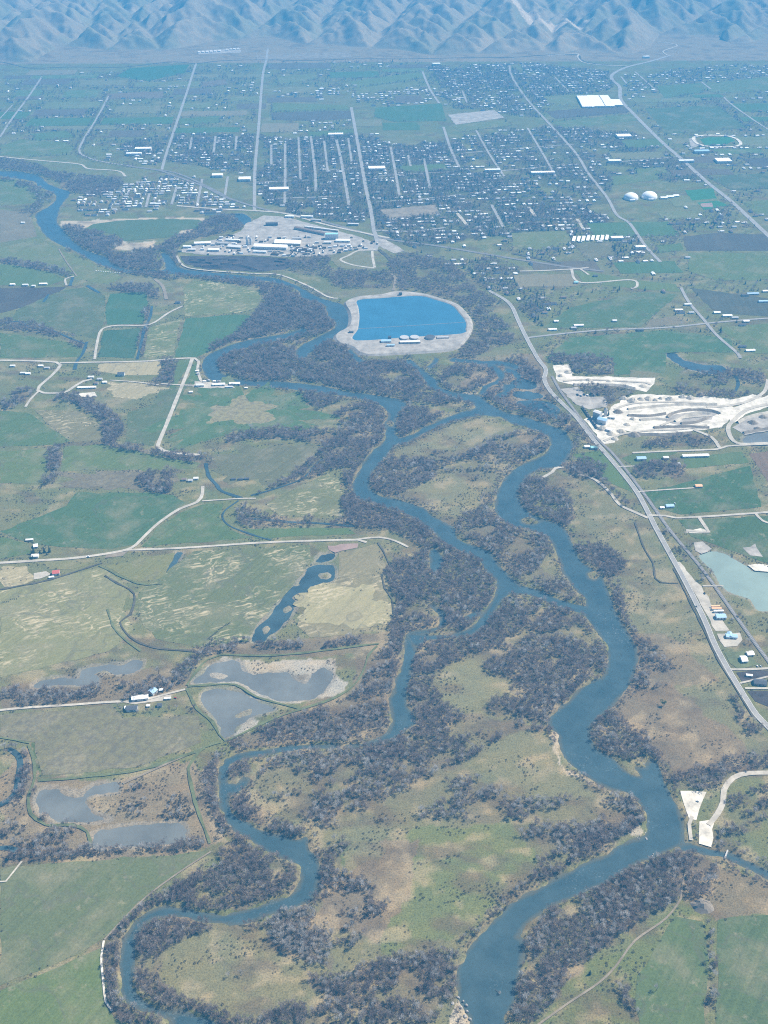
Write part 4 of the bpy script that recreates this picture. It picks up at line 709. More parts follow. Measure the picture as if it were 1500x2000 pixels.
PATCHES = [  # bare yards and beds: outline, material, name, label
 ('348,492 365,480 430,466 470,452 480,437 515,421 560,424 640,446 700,462 742,478 735,488 700,492 640,500 560,502 480,498 400,498', M_YARD, 'mill_yard', 'pale gravel yard of the sawmill'),
 ('352,500 400,500 480,500 560,504 580,512 560,526 500,531 400,525 360,514', M_BARK, 'bark_yard', 'dark bark and log yard by the river'),
 ('735,462 750,465 790,490 770,495 738,480', M_YARD, 'gravel_lot', 'pale gravel triangle by the mill crossing'), ('640,500 690,488 730,495 735,525 700,530 660,522', M_FIELD['pasture'], 'rough_lot', 'rough lot inside the loop track'),
 ('118,430 160,432 180,430 230,428 300,425 310,428 235,433 170,442 155,450 120,440', M_SAND, 'sand_bank', 'pale sandy strip along the far river bank'), ('320,425 400,425 410,435 395,440 395,432 330,430', M_SAND, 'sand_bank', 'pale sandy rim of the ball field'),
 ('222,480 240,468 250,475 300,468 305,475 300,485 235,490', M_SAND, 'sand_bank', 'pale sandy bay below the ball field'), ('340,465 350,452 378,447 380,453 355,462', M_SAND, 'sand_bank', 'small sandy bank at the ball field corner'),
 ('162,450 182,438 233,431 320,428 388,429 396,434 388,446 350,450 345,462 300,466 242,471 232,460 188,450', M_FIELD['crop'], 'ball_field', 'green park lawn ringed by sand'),
 ('1080,714 1110,712 1118,735 1280,738 1278,750 1262,766 1230,760 1200,752 1120,752 1090,745', M_SAND, 'quarry_floor', 'white sand floor of the upper quarry'),
 ('1095,760 1128,756 1150,775 1182,775 1185,795 1150,800 1125,790', M_YARD, 'quarry_yard', 'grey quarry yard with parked rows'),
 ('1185,805 1200,790 1235,772 1260,770 1370,776 1370,790 1420,790 1440,800 1410,835 1345,843 1300,846 1245,845 1215,840 1200,865 1178,868 1158,842 1140,820', M_SAND, 'quarry_floor', 'white sand floor of the lower quarry'),
 ('1420,802 1450,790 1500,772 1580,766 1580,800 1500,795 1455,810 1428,832', M_SAND, 'quarry_floor', 'white sand floor along the quarry haul road'), ('1370,774 1430,780 1470,770 1490,776 1440,792 1370,790', M_SAND, 'quarry_floor', 'white sand shelf above the settling basin'),
 ('1310,812 1380,800 1405,805 1390,820 1330,832 1300,825', M_YARD, 'spoil_bank', 'grey curved spoil banks in the quarry'), ('1430,835 1460,812 1560,800 1560,845 1500,842 1455,850', M_YARD, 'quarry_floor', 'grey quarry floor at the eastern edge'),
 ('1318,1099 1328,1098 1350,1125 1370,1145 1395,1190 1405,1200 1420,1225 1425,1232 1398,1233 1380,1200 1350,1150', M_GRAVEL, 'gravel_lot', 'sandy lot strip between highway and railway'), ('1400,1238 1445,1236 1450,1250 1440,1262 1415,1264', M_GRAVEL, 'gravel_lot', 'gravel plot around the blue roofed house'),
 ('1415,1275 1455,1272 1490,1300 1440,1306 1425,1295', M_LEVEE, 'lawn', 'bright green lawn around the white roofed houses'), ('1438,1314 1500,1310 1500,1322 1450,1332', M_BARK, 'garden_plot', 'dark tilled plot beside the lane'), ('1460,1350 1500,1350 1500,1380 1475,1370', M_BARK, 'garden_plot', 'dark tilled plot below the dark roofed house'),
 ('1355,1060 1372,1058 1390,1072 1370,1082 1358,1076', M_YARD, 'rubble_heap', 'pale rubble apron above the turquoise pond'), ('1450,1070 1475,1062 1490,1088 1465,1085', M_YARD, 'gravel_lot', 'grey bare lot in the dark pasture'), ('1460,1104 1476,1102 1560,1110 1560,1122 1500,1117 1474,1115', M_SAND, 'beach', 'pale beach of the turquoise pond'),
 ('1328,1545 1380,1547 1366,1580 1360,1602 1346,1600 1336,1572', M_SAND, 'gravel_pad', 'white triangular gravel pad at the river'), ('1366,1605 1397,1600 1389,1655 1365,1648', M_SAND, 'boat_ramp', 'white boat ramp pad'),
 ('1335,1040 1368,1032 1386,1038 1370,1042', M_SAND, 'yard', 'white yard beside the driveway'),
 ('640,1066 700,1062 698,1070 668,1076 655,1080 642,1074', M_RED, 'soil_bank', 'pink soil bank above the small pool'),
 ('400,1330 380,1336 412,1296 440,1287 560,1288 655,1285 660,1320 685,1328 640,1363 590,1373 545,1372 500,1355 460,1336', M_MUD, 'mud_flat', 'pale dry mud flat around the large pond'), ('455,1400 500,1395 505,1405 480,1422 455,1436 448,1434 470,1415', M_MUD, 'mud_flat', 'pale mud spit in the heart shaped pond'),
 ('235,1371 290,1362 335,1357 333,1366 290,1372 262,1376', M_GRAVEL, 'farmyard', 'pale yard of the homestead'), ('66,1120 90,1116 100,1122 80,1130 66,1132', M_GRAVEL, 'farmyard', 'pale yard of the red barn'), ('210,1080 250,1077 240,1086 205,1090', M_DIRT, 'gravel_lot', 'dirt pull off by the gravel road'),
 ('1366,272 1385,268 1425,268 1436,275 1415,283 1378,284', M_TURF, 'race_infield', 'green infield of the race oval'), ('1345,272 1358,268 1365,285 1350,290', M_YARD, 'gravel_lot', 'pale lot by the race oval'),
 ('1338,372 1392,368 1400,388 1352,392', M_TURF, 'football_pitch', 'green football pitch with white edge lines'), ('1362,396 1400,392 1425,402 1375,410', M_TURF, 'baseball_field', 'green baseball ground'), ('1368,398 1390,396 1392,404 1372,405', M_RED, 'infield', 'reddish baseball infield'),
 ('875,224 965,215 985,230 890,244', M_YARD, 'building_site', 'bare grey building site on the town edge'), ('385,100 470,94 470,103 388,106', M_YARD, 'gravel_lot', 'pale lot at the foot of the hills'), ('500,108 680,101 690,113 502,117', M_DIRT, 'dry_field', 'pale dry strip at the foot of the hills'),
 ('740,410 850,400 860,418 760,428', M_DIRT, 'bare_lot', 'reddish bare lot in the lower town'), ('1230,722 1290,730 1280,738 1230,737', M_FIELD['pasture'], 'verge', 'grass verge above the quarry'),
 ('855,765 900,768 935,768 912,782 870,772', M_YARD, 'gravel_bar', 'gravel bar at the channel fork'), ('380,745 400,746 450,752 460,758 400,758 375,755', M_GRAVEL, 'farmyard', 'pale yard by the long white sheds'),
 ('150,768 185,766 190,775 160,776', M_SAND, 'yard', 'pale paddock by the farmyard'), ('895,1940 905,1965 915,1985 915,2010 880,2010 885,1965', M_YARD, 'gravel_bar', 'pale stony bar at the river bend'),
]

# mud and bars that slope into the water belong to the ground sheet itself
C_MUD = np.array((0.36, 0.35, 0.32))
for p in list(PATCHES):
    if p[2] in ('mud_flat', 'gravel_bar', 'sand_bank'):
        COVER.append((p[0], C_MUD if p[2] == 'mud_flat' else C_SAND, 0.95)); PATCHES.remove(p)

# ------------------------------------------------------------------ ground sheet
ys = 560.0*np.exp(np.arange(0, 860)*np.log(6950/560.)/859)
ys = np.concatenate([[-3000, -500, 200, 450], ys, [7400, 8200, 10000, 16000]])
us = np.linspace(-0.36, 0.36, 620)
us = np.concatenate([[-3.5, -1.6, -0.8, -0.5, -0.41], us, [0.41, 0.5, 0.8, 1.6, 3.5]])
U, Y = np.meshgrid(us, ys)
X = U*(np.maximum(Y, 450)+806.0)
gxf, gyf = X.ravel(), Y.ravel()
Z = gz(gxf, gyf)
wx = gxf+(fbm(gxf, gyf, 30., 1, 3)-.5)*26; wy = gyf+(fbm(gxf, gyf, 30., 2, 3)-.5)*26
n_a = fbm(gxf, gyf, 160., 3, 4)[:, None]; n_b = fbm(gxf, gyf, 45., 4, 4)[:, None]
n_a = np.clip(n_a-0.25*np.clip((gyf[:, None]-2200)/1500., 0, 1), 0, 1)
cov = C_PAST*(1-n_a)+C_OLIVE*n_a
def blend(mask, col, k):
    m = (mask*k)[:, None] if mask.ndim == 1 else mask*k
    return cov*(1-m)+np.asarray(col)*m
for q_ in range(4):
    s, c, k = COVER[q_]; cov = blend(inpoly(gxf+(fbm(gxf, gyf, 120., 400, 3)-.5)*190, gyf+(fbm(gxf, gyf, 120., 410, 3)-.5)*330, W(s))*np.clip(fbm(gxf, gyf, 60., 420, 3)*2-.2, 0, 1), c, k)
for s, c, k in COVER[4:]: cov = blend(inpoly(wx, wy, W(s)).astype(float), c, k)
floor_n = np.clip((n_b[:, 0]-0.25)*2.2, 0.25, 1)
for w, pw in zip(WOODS, WOODW): cov = blend(inpoly(wx, wy, pw)*floor_n*(1-w[2]*0.8), C_WOOD, 0.9)
drift = np.clip((.5*fbm((gxf*.94+gyf*.34)/2.4, -gxf*.34+gyf*.94, 26., 21, 5)+.5*fbm(gxf, gyf, 24., 22, 5)-0.53)*9, 0, 1)
cov = blend(drift*np.clip(1.3-gyf/4500., .35, 1), C_DRY, 0.52)
drift = np.clip((fbm(gxf*0.6+gyf*0.3, gyf, 30., 31, 5)-0.55)*6, 0, 1)
cov = blend(drift, C_SCRUB*0.62, 0.62)
rb = bil(RIV, gxf, gyf)
cov = blend(((rb > -7) & (rb < 3))*np.clip((fbm(gxf, gyf, 22., 8, 3)-.35)*2.5, 0, 1), C_TAN*0.8, 0.6)
pb = np.where(rb < -25, bil(SDF, gxf, gyf), -60)
cov = blend(((pb > -6)).astype(float), C_MUD*0.75, 0.55)
cov = cov*np.array((0.78, 0.76, 0.70))
nr, nc = X.shape
idx = np.arange(nr*nc).reshape(nr, nc)
F = np.stack([idx[:-1, :-1], idx[:-1, 1:], idx[1:, 1:], idx[1:, :-1]], -1).reshape(-1, 4)
me = bpy.data.meshes.new('ground')
me.vertices.add(nr*nc); me.vertices.foreach_set('co', np.stack([gxf, gyf, Z], 1).astype(np.float32).ravel())
me.loops.add(F.size); me.loops.foreach_set('vertex_index', F.astype(np.int32).ravel())
me.polygons.add(len(F)); me.polygons.foreach_set('loop_start', np.arange(0, F.size, 4, dtype=np.int32))
me.polygons.foreach_set('use_smooth', np.ones(len(F), bool))
me.update(); me.validate()
at = me.color_attributes.new('cover', 'FLOAT_COLOR', 'POINT')
at.data.foreach_set('color', np.concatenate([cov, np.ones((len(cov), 1))], 1).astype(np.float32).ravel())
me.materials.append(M_GROUND)
tag(obj('ground', me), 'broad valley floor of grass, scrub and bare soil', 'ground', kind='structure')

# ------------------------------------------------------------------ hills at the head of the valley (slopes rising from a branching net of gullies)
hr = np.random.default_rng(5)
pts = []
FT = np.array([P(a, b) for a, b in S('-400,114 -200,104 0,118 60,120 110,94 180,95 330,92 400,86 450,78 530,70 600,82 680,91 760,98 850,102 1000,104 1090,102 1130,92 1200,102 1270,95 1290,70 1400,66 1420,80 1500,72 1700,86 1900,96')])
def foot(x): return float(np.interp(x, FT[:, 0], FT[:, 1]))+45*math.sin(x/133.+2)+25*math.sin(x/57.)
def walk(p, ang, length, z, grad, wig, lvl):
    d = 0.0; nxt = hr.uniform(60, 160) if lvl < 2 else 1e9; nside = hr.choice([-1, 1]); bend = 0
    while d < length:
        pts.append((p[0], p[1], z)); bend = 0.8*bend+hr.normal(0, wig); a = ang+bend
        st = 16.0; p = (p[0]+st*math.sin(a), p[1]+st*math.cos(a)); d += st; z += st*grad*(1+d/length)
        if d > nxt:
            nside = -nside
            if lvl == 0: walk(p, ang+nside*hr.uniform(.7, 1.2), hr.uniform(160, 420), z+1, hr.uniform(.10, .17), .10, 1); nxt = d+hr.uniform(80, 150)
            else: walk(p, ang+nside*hr.uniform(.6, 1.1), hr.uniform(50, 140), z+1, hr.uniform(.26, .38), .08, 2); nxt = d+hr.uniform(40, 85)
x = -3600.0
while x < 3600:
    walk((x, foot(x)), hr.normal(0, .35), 1900, 2.0, .028, .10, 0); x += hr.uniform(230, 430)
for x in np.arange(-3800, 3800, 12.0): pts.append((x, foot(x)-20, 0.0))
for x in np.arange(-3800, 3800, 60.0): pts.append((x, foot(x)-90, -8.0))
pts = np.array(pts)
hx = np.arange(-3200, 3201, 10.0); hy = np.arange(5900, 8300, 9.0)
HX, HY = np.meshgrid(hx, hy); HZ = np.zeros_like(HX)
for j in range(0, len(hy), 30):
    for i in range(0, len(hx), 40):
        bx = HX[j:j+30, i:i+40]; by = HY[j:j+30, i:i+40]
        m = (pts[:, 0] > bx.min()-420) & (pts[:, 0] < bx.max()+420) & (pts[:, 1] > by.min()-420) & (pts[:, 1] < by.max()+420)
        q = pts[m]
        if len(q) == 0: continue
        dd = np.sqrt((bx.ravel()[:, None]-q[None, :, 0])**2+(by.ravel()[:, None]-q[None, :, 1])**2)
        HZ[j:j+30, i:i+40] = (q[None, :, 2]+0.78*dd).min(1).reshape(bx.shape)
fy = np.vectorize(foot)(hx)[None, :]
HZ = np.where(HY < fy-20, (HY-(fy-20))*0.03, HZ)
for _ in range(0): HZ[1:-1, 1:-1] = (HZ[1:-1, 1:-1]*4+HZ[:-2, 1:-1]+HZ[2:, 1:-1]+HZ[1:-1, :-2]+HZ[1:-1, 2:])/8
HZ += np.where(HZ > 4, (fbm(HX, HY, 60., 41, 4)-.5)*12-np.abs(fbm(HX, HY, 75., 45, 3)-.5)*np.clip(HZ/40, 0, 1)*60, 0)-0.6
def hill_z(x, y):
    i = int(np.clip((x-hx[0])/10, 0, len(hx)-1)); j = int(np.clip((y-hy[0])/9, 0, len(hy)-1)); return max(0.0, HZ[j, i])
gy_, gx_ = np.gradient(HZ, 9.0, 10.0)
lap = -(np.gradient(gx_, 10.0, axis=1)+np.gradient(gy_, 9.0, axis=0))
hn = fbm(HX, HY, 300., 51, 4)
hc = C_HILL*(0.72+0.35*hn[..., None])
green = np.clip((fbm(HX, HY, 210., 61, 4)-.47)*5, 0, 1)[..., None]
hc = hc*(1-green*.6)+np.array((.135, .145, .085))*green*.6
scar = (inpoly(HX, HY, W('990,40 1040,48 1090,58 1160,60 1110,72 1060,66 1010,55')))[..., None]*0.8
hc = hc*(1-scar)+np.array((.42, .36, .28))*scar
nr2, nc2 = HX.shape; idx2 = np.arange(nr2*nc2).reshape(nr2, nc2)
F2 = np.stack([idx2[:-1, :-1], idx2[:-1, 1:], idx2[1:, 1:], idx2[1:, :-1]], -1).reshape(-1, 4)
me = bpy.data.meshes.new('hills')
me.vertices.add(nr2*nc2); me.vertices.foreach_set('co', np.stack([HX.ravel(), HY.ravel(), HZ.ravel()], 1).astype(np.float32).ravel())
me.loops.add(F2.size); me.loops.foreach_set('vertex_index', F2.astype(np.int32).ravel())
me.polygons.add(len(F2)); me.polygons.foreach_set('loop_start', np.arange(0, F2.size, 4, dtype=np.int32))
me.polygons.foreach_set('use_smooth', np.ones(len(F2), bool)); me.update(); me.validate()
at = me.color_attributes.new('cover', 'FLOAT_COLOR', 'POINT')
at.data.foreach_set('color', np.concatenate([hc.reshape(-1, 3), np.ones((nr2*nc2, 1))], 1).astype(np.float32).ravel())
me.materials.append(M_GROUND)
tag(obj('hills', me), 'bare gullied foothills behind the valley town', 'hills', kind='structure')

# ------------------------------------------------------------------ water
wet = RIV > -22
cell = wet[:-1, :-1] | wet[1:, :-1] | wet[:-1, 1:] | wet[1:, 1:]
jj, ii = np.nonzero(cell); vid = np.full((ny, nx), -1); used = np.zeros((ny, nx), bool)
for dj, di in ((0, 0), (0, 1), (1, 1), (1, 0)): used[jj+dj, ii+di] = True
uj, ui = np.nonzero(used); vid[uj, ui] = np.arange(len(uj))
FW = np.stack([vid[jj, ii], vid[jj, ii+1], vid[jj+1, ii+1], vid[jj+1, ii]], 1)
me = bpy.data.meshes.new('river'); me.vertices.add(len(uj)); me.vertices.foreach_set('co', np.stack([RX0+RS*ui, RY0+RS*uj, np.full(len(ui), WL)], 1).astype(np.float32).ravel())
me.loops.add(FW.size); me.loops.foreach_set('vertex_index', FW.astype(np.int32).ravel()); me.polygons.add(len(FW)); me.polygons.foreach_set('loop_start', np.arange(0, FW.size, 4, dtype=np.int32)); me.update(); me.validate()
da = me.attributes.new('depth', 'FLOAT', 'POINT'); da.data.foreach_set('value', np.clip(RIV[uj, ui]/16., 0, 1).astype(np.float32)); me.materials.append(M_RIVER)
tag(obj('river', me), 'braided blue green river winding through the valley', 'river', kind='structure')
def expand(p, d):
    a, b = ribbon(np.vstack([p, p[:2]]), 2*d); a = a[1:-1]; b = b[1:-1]
    area = lambda q: abs(np.sum(q[:, 0]*np.roll(q[:, 1], -1)-q[:, 1]*np.roll(q[:, 0], -1)))
    return a if area(a) > area(b) else b
def sheet(name, poly, z, mat, **kw):
    o = obj(name, mesh(name, [(x, y, z) for x, y in poly], [tuple(range(len(poly)))], mat)); tag(o, **kw); return o
for k, (p, pw) in enumerate(zip(PONDS, PONDW)):
    top = p[2] in ('settling_basin', 'log_pond')
    sheet(p[2], pw if top else expand(pw, 5.0), 0.5 if top else WL+0.05+0.004*k, p[1], label=p[3], cat=p[4], kind='structure')

# ------------------------------------------------------------------ occupancy raster for planting and building
OS = 4.0; OX0, OY0 = -2900.0, 540.0; onx, ony = int(5800/OS), int(6500/OS)
OCC = np.zeros((ony, onx), bool)          # roads, yards, buildings
FLD = np.zeros((ony, onx), bool)          # cultivated land
def paint(ras, poly):
    i0 = max(0, int((poly[:, 0].min()-OX0)/OS)-1); i1 = min(onx, int((poly[:, 0].max()-OX0)/OS)+2)
    j0 = max(0, int((poly[:, 1].min()-OY0)/OS)-1); j1 = min(ony, int((poly[:, 1].max()-OY0)/OS)+2)
    if i1 <= i0 or j1 <= j0: return
    gx, gy = np.meshgrid(OX0+OS*(np.arange(i0, i1)+.5), OY0+OS*(np.arange(j0, j1)+.5))
    ras[j0:j1, i0:i1] |= inpoly(gx, gy, poly)
def at_ras(ras, x, y):
    i = np.clip(((np.asarray(x)-OX0)/OS).astype(int), 0, onx-1); j = np.clip(((np.asarray(y)-OY0)/OS).astype(int), 0, ony-1)
    return ras[j, i]
def jag(poly, step=20.0, amp=1.6):
    out = []; n = len(poly)
    for i in range(n):
        a, b = poly[i], poly[(i+1) % n]; k = max(1, int(np.hypot(*(b-a))/step))
        for t in range(k): out.append(a+(b-a)*t/k+(rng.normal(0, amp, 2) if t else 0))
    return np.array(out)
for k, (s, kind, col, lab) in enumerate(FIELDS):
    pw = W(s); paint(FLD, pw)
    soft = 'patch' in lab or 'pen' in lab or 'scrubby flat' in lab
    if soft:
        pw = cr(pw, True, 6.0); cc = pw.mean(0); wv_ = 1+1.5*(fbm(pw[:, 0], pw[:, 1], 34., 70+k, 4)-.5); pw = cc+(pw-cc)*wv_[:, None]
    o = sheet('field', jag(pw, 7, 2.0) if soft else jag(pw), 0.10+0.004*k, M_FIELD[kind], label=lab, cat='field', kind='structure'); o.color = (col[0]*.82, col[1]*.84, col[2]*.68, 1)
FARCOL = [((.075,.125,.055), 'crop', 'deep green'), ((.11,.15,.065), 'pasture', 'green'), ((.15,.165,.08), 'pasture', 'pale green'), ((.20,.17,.12), 'tilled', 'tan'), ((.12,.10,.085), 'tilled', 'brown'), ((.17,.165,.09), 'pasture', 'olive')]
fr = np.random.default_rng(33); cfa, sfa = math.cos(math.radians(3.5)), math.sin(math.radians(3.5)); nfar = 0
for t in range(420):
    if nfar >= 64: break
    zone = fr.choice(4, p=(.36, .22, .24, .18)); px = fr.uniform(*((0, 500), (530, 830), (1240, 1500), (1040, 1500))[zone]); py = fr.uniform(*((140, 262), (126, 250), (165, 430), (440, 640))[zone])
    c0 = np.array(P(px, py)); hw, hd = fr.uniform(60, 170), fr.uniform(30, 75)
    q = np.array([(c0[0]+a*hw*cfa-b*hd*sfa, c0[1]+a*hw*sfa+b*hd*cfa) for a, b in ((-1, -1), (1, -1), (1, 1), (-1, 1), (0, 0), (0, 1), (1, 0), (-1, 0), (0, -1), (.5, .5), (-.5, -.5))])
    if at_ras(FLD, q[:, 0], q[:, 1]).any() or (bil(SDF, q[:, 0], q[:, 1]) > -20).any(): continue
    col, kd, cn = FARCOL[fr.integers(0, len(FARCOL))]; pw = q[:4]; paint(FLD, pw); nfar += 1
    o = sheet('field', jag(pw, 30, 2.5), 0.46+0.0005*nfar, M_FIELD[kd], label='%s strip field in the %s' % (cn, ('far western farm lots', 'lots below the foothills', 'eastern farm lots beyond the highway', 'eastern meadows by the crossroads')[zone]), cat='field', kind='structure', group='far strip fields'); o.color = (col[0]*.82, col[1]*.84, col[2]*.68, 1)
for k, (s, mat, name, lab) in enumerate(PATCHES):
    pw = W(s); paint(OCC, pw)
    o = sheet(name, jag(pw, 14, 1.8), 0.50+0.004*k, mat, label=lab, cat=name.replace('_', ' '), kind='structure'); o.color = (*[v_*.76 for v_ in (G1 if name == 'ball_field' else OL)], 1)
def strip(name, pl, w, z, mat, zfun=None, **kw):
    a, b = ribbon(pl, w); n = len(pl)
    v = [(x, y, z if zfun is None else z+zfun(x, y)) for x, y in a]+[(x, y, z if zfun is None else z+zfun(x, y)) for x, y in b]
    o = obj(name, mesh(name, v, [(i, n+i, n+i+1, i+1) for i in range(n-1)], mat)); tag(o, **kw); return o
ROADLINES = []
for k, (s, w, mat, name, lab) in enumerate(ROADS):
    pl = W(s, True, False, 12.0); wob = w*(1+0.16*(vnoise(pl[:, 0]/23., pl[:, 1]/23., 77)-.5)) if mat in (M_DIRT, M_GRAVEL, M_LEVEE, M_DITCH) else w
    a, b = ribbon(pl, w+5); paint(OCC, np.vstack([a, b[::-1]])); ROADLINES.append((pl, w))
    if mat in (M_LEVEE, M_DITCH) and name != 'canal': wob = w*(.35+.9*vnoise(pl[:, 0]/15., pl[:, 1]/15., 79))
    hz = hill_z if 'zigzag' in lab else None
    strip(name, pl, wob, 0.80+0.004*k, mat, hz, label=lab, cat=name.replace('_', ' '), kind='structure')
for k, (s, w, lab) in enumerate(CREEKS):
    pl = W(s, True, False, 8.0); wob = w*(1+0.6*(vnoise(pl[:, 0]/17., pl[:, 1]/17., 78)-.5))
    a, b = ribbon(pl, w+2); paint(OCC, np.vstack([a, b[::-1]]))
    strip('creek', pl, wob, 0.72+0.004*k, M_CLEAR, None, label=lab, cat='creek', kind='structure')
# rails of the valley railway
pl = W(ROADS[[r[4] for r in ROADS].index('valley railway beside the highway')][0], True, False, 12.0)
M_RAIL = plain('rail_steel', (0.42, 0.40, 0.38), 0.4, 0.1)
a, b = ribbon(pl, 2.0)
for q in (a, b): strip('rail', q, 0.5, 1.5, M_RAIL, None, label='steel rail of the valley railway', cat='rail', kind='structure', group='rails of the valley railway')
# painted edge and centre lines of the valley highway
M_PAINT = plain('road_paint', (0.7, 0.68, 0.6), 0.7, 0.1)
pl = W(ROADS[[r[4] for r in ROADS].index('two lane valley highway along the east side')][0], True, False, 12.0)
a, b = ribbon(pl, 8.6)
for q in (a, b): strip('road_marking', q, 0.35, 1.5, M_PAINT, None, label='pale edge line painted on the valley highway', cat='road marking', kind='structure', group='edge lines of the highway')

# ------------------------------------------------------------------ reservoir
def by_angle(poly, c, n=120):
    ang = np.arctan2(poly[:, 1]-c[1], poly[:, 0]-c[0]); out = []
    P0 = poly; P1 = np.roll(poly, -1, 0)
    for k in range(n):
        t = 2*math.pi*k/n; d = np.array((math.cos(t), math.sin(t))); best = 0
        e = P1-P0; den = d[0]*e[:, 1]-d[1]*e[:, 0]; w_ = P0-c
        with np.errstate(divide='ignore', invalid='ignore'):
            r = (w_[:, 0]*e[:, 1]-w_[:, 1]*e[:, 0])/den; s = (w_[:, 0]*d[1]-w_[:, 1]*d[0])/den
        ok = (r > 0) & (s >= 0) & (s <= 1)
        out.append(c+d*(r[ok].max() if ok.any() else 1.0))
    return np.array(out)
rc = np.array(P(795, 632)); ro = by_angle(RES_OUT, rc); ri = by_angle(RES_IN, rc)
def out_from(p, k): 
    d = p-rc; return p+d/np.linalg.norm(d, axis=1)[:, None]*k
rings = [(out_from(ro, 10), -2.0), (ro, 4.0), (ri, 4.0), (out_from(ri, -9), -0.5)]
n = len(ro); v = []; f = []
for k, (r, z) in enumerate(rings):
    v += [(p[0], p[1], z) for p in r]
    if k: f += [((k-1)*n+i, (k-1)*n+(i+1) % n, k*n+(i+1) % n, k*n+i) for i in range(n)]
tag(obj('embankment', mesh('embankment', v, f, M_YARD)), 'pale raised gravel embankment around the blue reservoir', 'embankment', kind='structure')
paint(OCC, out_from(ro, 12))
sheet('reservoir', out_from(ri, -3), 2.4, M_RES, label='bright blue rectangular reservoir with rounded eastern side', cat='reservoir', kind='structure')
M_FLOAT = plain('float_line', (0.30, 0.31, 0.32), 0.7)
bl = W('699,644 800,638 908,631', False, False); bm_ = MB()
for i in range(40):
    for s0, s1 in ((0, 1), (1, 2)):
        a = bl[s0]+(bl[s1]-bl[s0])*i/40; b = bl[s0]+(bl[s1]-bl[s0])*(i+0.92)/40
        bm_.tube((a[0], a[1], 2.5), (b[0], b[1], 2.5), 0.8, 0.8, 5)
tag(obj('floating_boom', bm_.me('floating_boom', M_FLOAT)), 'thin dark floating boom across the blue reservoir', 'boom')

# ------------------------------------------------------------------ tree shapes
def bare_tree(seed, h, r, n_twig, width, up=0.6, base=0.28):
    g = np.random.default_rng(seed); tr = MB(); cr_ = MB()
    lean = g.normal(0, 0.04, 2)*h
    top = (lean[0], lean[1], h*0.6)
    tr.tube((0, 0, -0.5), (lean[0]*.5, lean[1]*.5, h*.32), h*.028, h*.02, 5); tr.tube((lean[0]*.5, lean[1]*.5, h*.32), top, h*.02, h*.009, 4)
    limbs = []
    for k in range(7):
        t = g.uniform(.3, .95); a = k*2.4+g.uniform(-.4, .4); b0 = Vector((lean[0]*t*.8, lean[1]*t*.8, h*(.2+.38*t)))
        e = b0+Vector((math.cos(a)*r*g.uniform(.45, .8), math.sin(a)*r*g.uniform(.45, .8), h*g.uniform(.16, .36)))
        tr.tube(b0, e, h*.010, h*.004, 3); limbs.append((b0, e))
    cz = h*(base+1)/2; hz = h*(1-base)/2
    lobes = [(g.normal(0, r*.42), g.normal(0, r*.42), cz+g.uniform(-.5, .45)*hz, g.uniform(.45, .75)) for _ in range(6)]
    for k in range(n_twig):
        lx, ly, lz, ls = lobes[k % 6]
        d = g.normal(0, 1, 3); d /= np.linalg.norm(d)+1e-9; rad = ls*g.uniform(.35, 1)**.6
        c = np.array((lx+d[0]*r*rad*.75, ly+d[1]*r*rad*.75, lz+d[2]*hz*rad*.75))
        c[2] = max(c[2], h*.1)
        q = np.array((d[0], d[1], abs(d[2])+up)); q /= np.linalg.norm(q); L = g.uniform(.09, .17)*h
        s = np.cross(q, g.normal(0, 1, 3)); s /= np.linalg.norm(s)+1e-9; w = width*g.uniform(.6, 1.3)
        cr_.add([c-s*w*.5, c+s*w*.5, c+q*L], [(0, 1, 2)])
    return tr, cr_
def shrub_shape(seed, r, h, n):
    g = np.random.default_rng(seed); m = MB()
    for k in range(n):
        a = g.uniform(0, 6.28); rr = r*math.sqrt(g.uniform(0, 1))*.8; zz = h*(1-(rr/r)**2)*g.uniform(.1, .85)
        c = np.array((math.cos(a)*rr, math.sin(a)*rr, zz)); q = np.array((math.cos(a)*.6, math.sin(a)*.6, g.uniform(.4, 1.2))); q /= np.linalg.norm(q)
        s = np.cross(q, g.normal(0, 1, 3)); s /= np.linalg.norm(s); w = r*g.uniform(.14, .3); L = h*g.uniform(.3, .5)
        m.add([c-s*w*.5, c+s*w*.5, c+q*L], [(0, 1, 2)])
    st = MB(); 
    for k in range(3): st.tube((0, 0, -.2), (math.cos(k*2.1)*r*.4, math.sin(k*2.1)*r*.4, h*.5), .08, .03, 3)
    return st, m
def conifer_shape(seed, h, r):
    g = np.random.default_rng(seed); t = MB(); m = MB(); t.tube((0, 0, -.3), (0, 0, h*.9), h*.02, h*.004, 5)
    for lv in range(8):
        z = h*(.1+.88*lv/8); rr = r*(1-lv/8.4)
        for k in range(9):
            a = k*.698+lv*.37+g.uniform(-.15, .15); L = rr*g.uniform(.75, 1.1); w = rr*.42
            p = np.array((math.cos(a)*L, math.sin(a)*L, z-L*.28)); s = np.array((-math.sin(a), math.cos(a), 0))*w*.5; mid = p*.55; mid[2] = z-L*.05
            m.add([(0, 0, z+h*.07), tuple(mid-s), tuple(p), tuple(mid+s)], [(0, 1, 2), (0, 2, 3)])
    return t, m
PROTO = {}
def register(kind, shapes, mat):
    PROTO[kind] = []
    for k, (t, c) in enumerate(shapes):
        tm = t.me('trunk', M_BARKW); cm = c.me('crown', mat)
        both = MB(); both.add(t.v, t.f, 0); both.add(c.v, c.f, 1)
        PROTO[kind].append((tm, cm, both.me(kind, [M_BARKW, mat])))
register('bare', [bare_tree(s, h, r, 300, .36) for s, h, r in ((1, 11, 4.2), (2, 9.5, 4.6), (3, 13, 4.4), (4, 8, 3.6), (5, 10.5, 5.4), (6, 7, 4.0))], M_TREE)
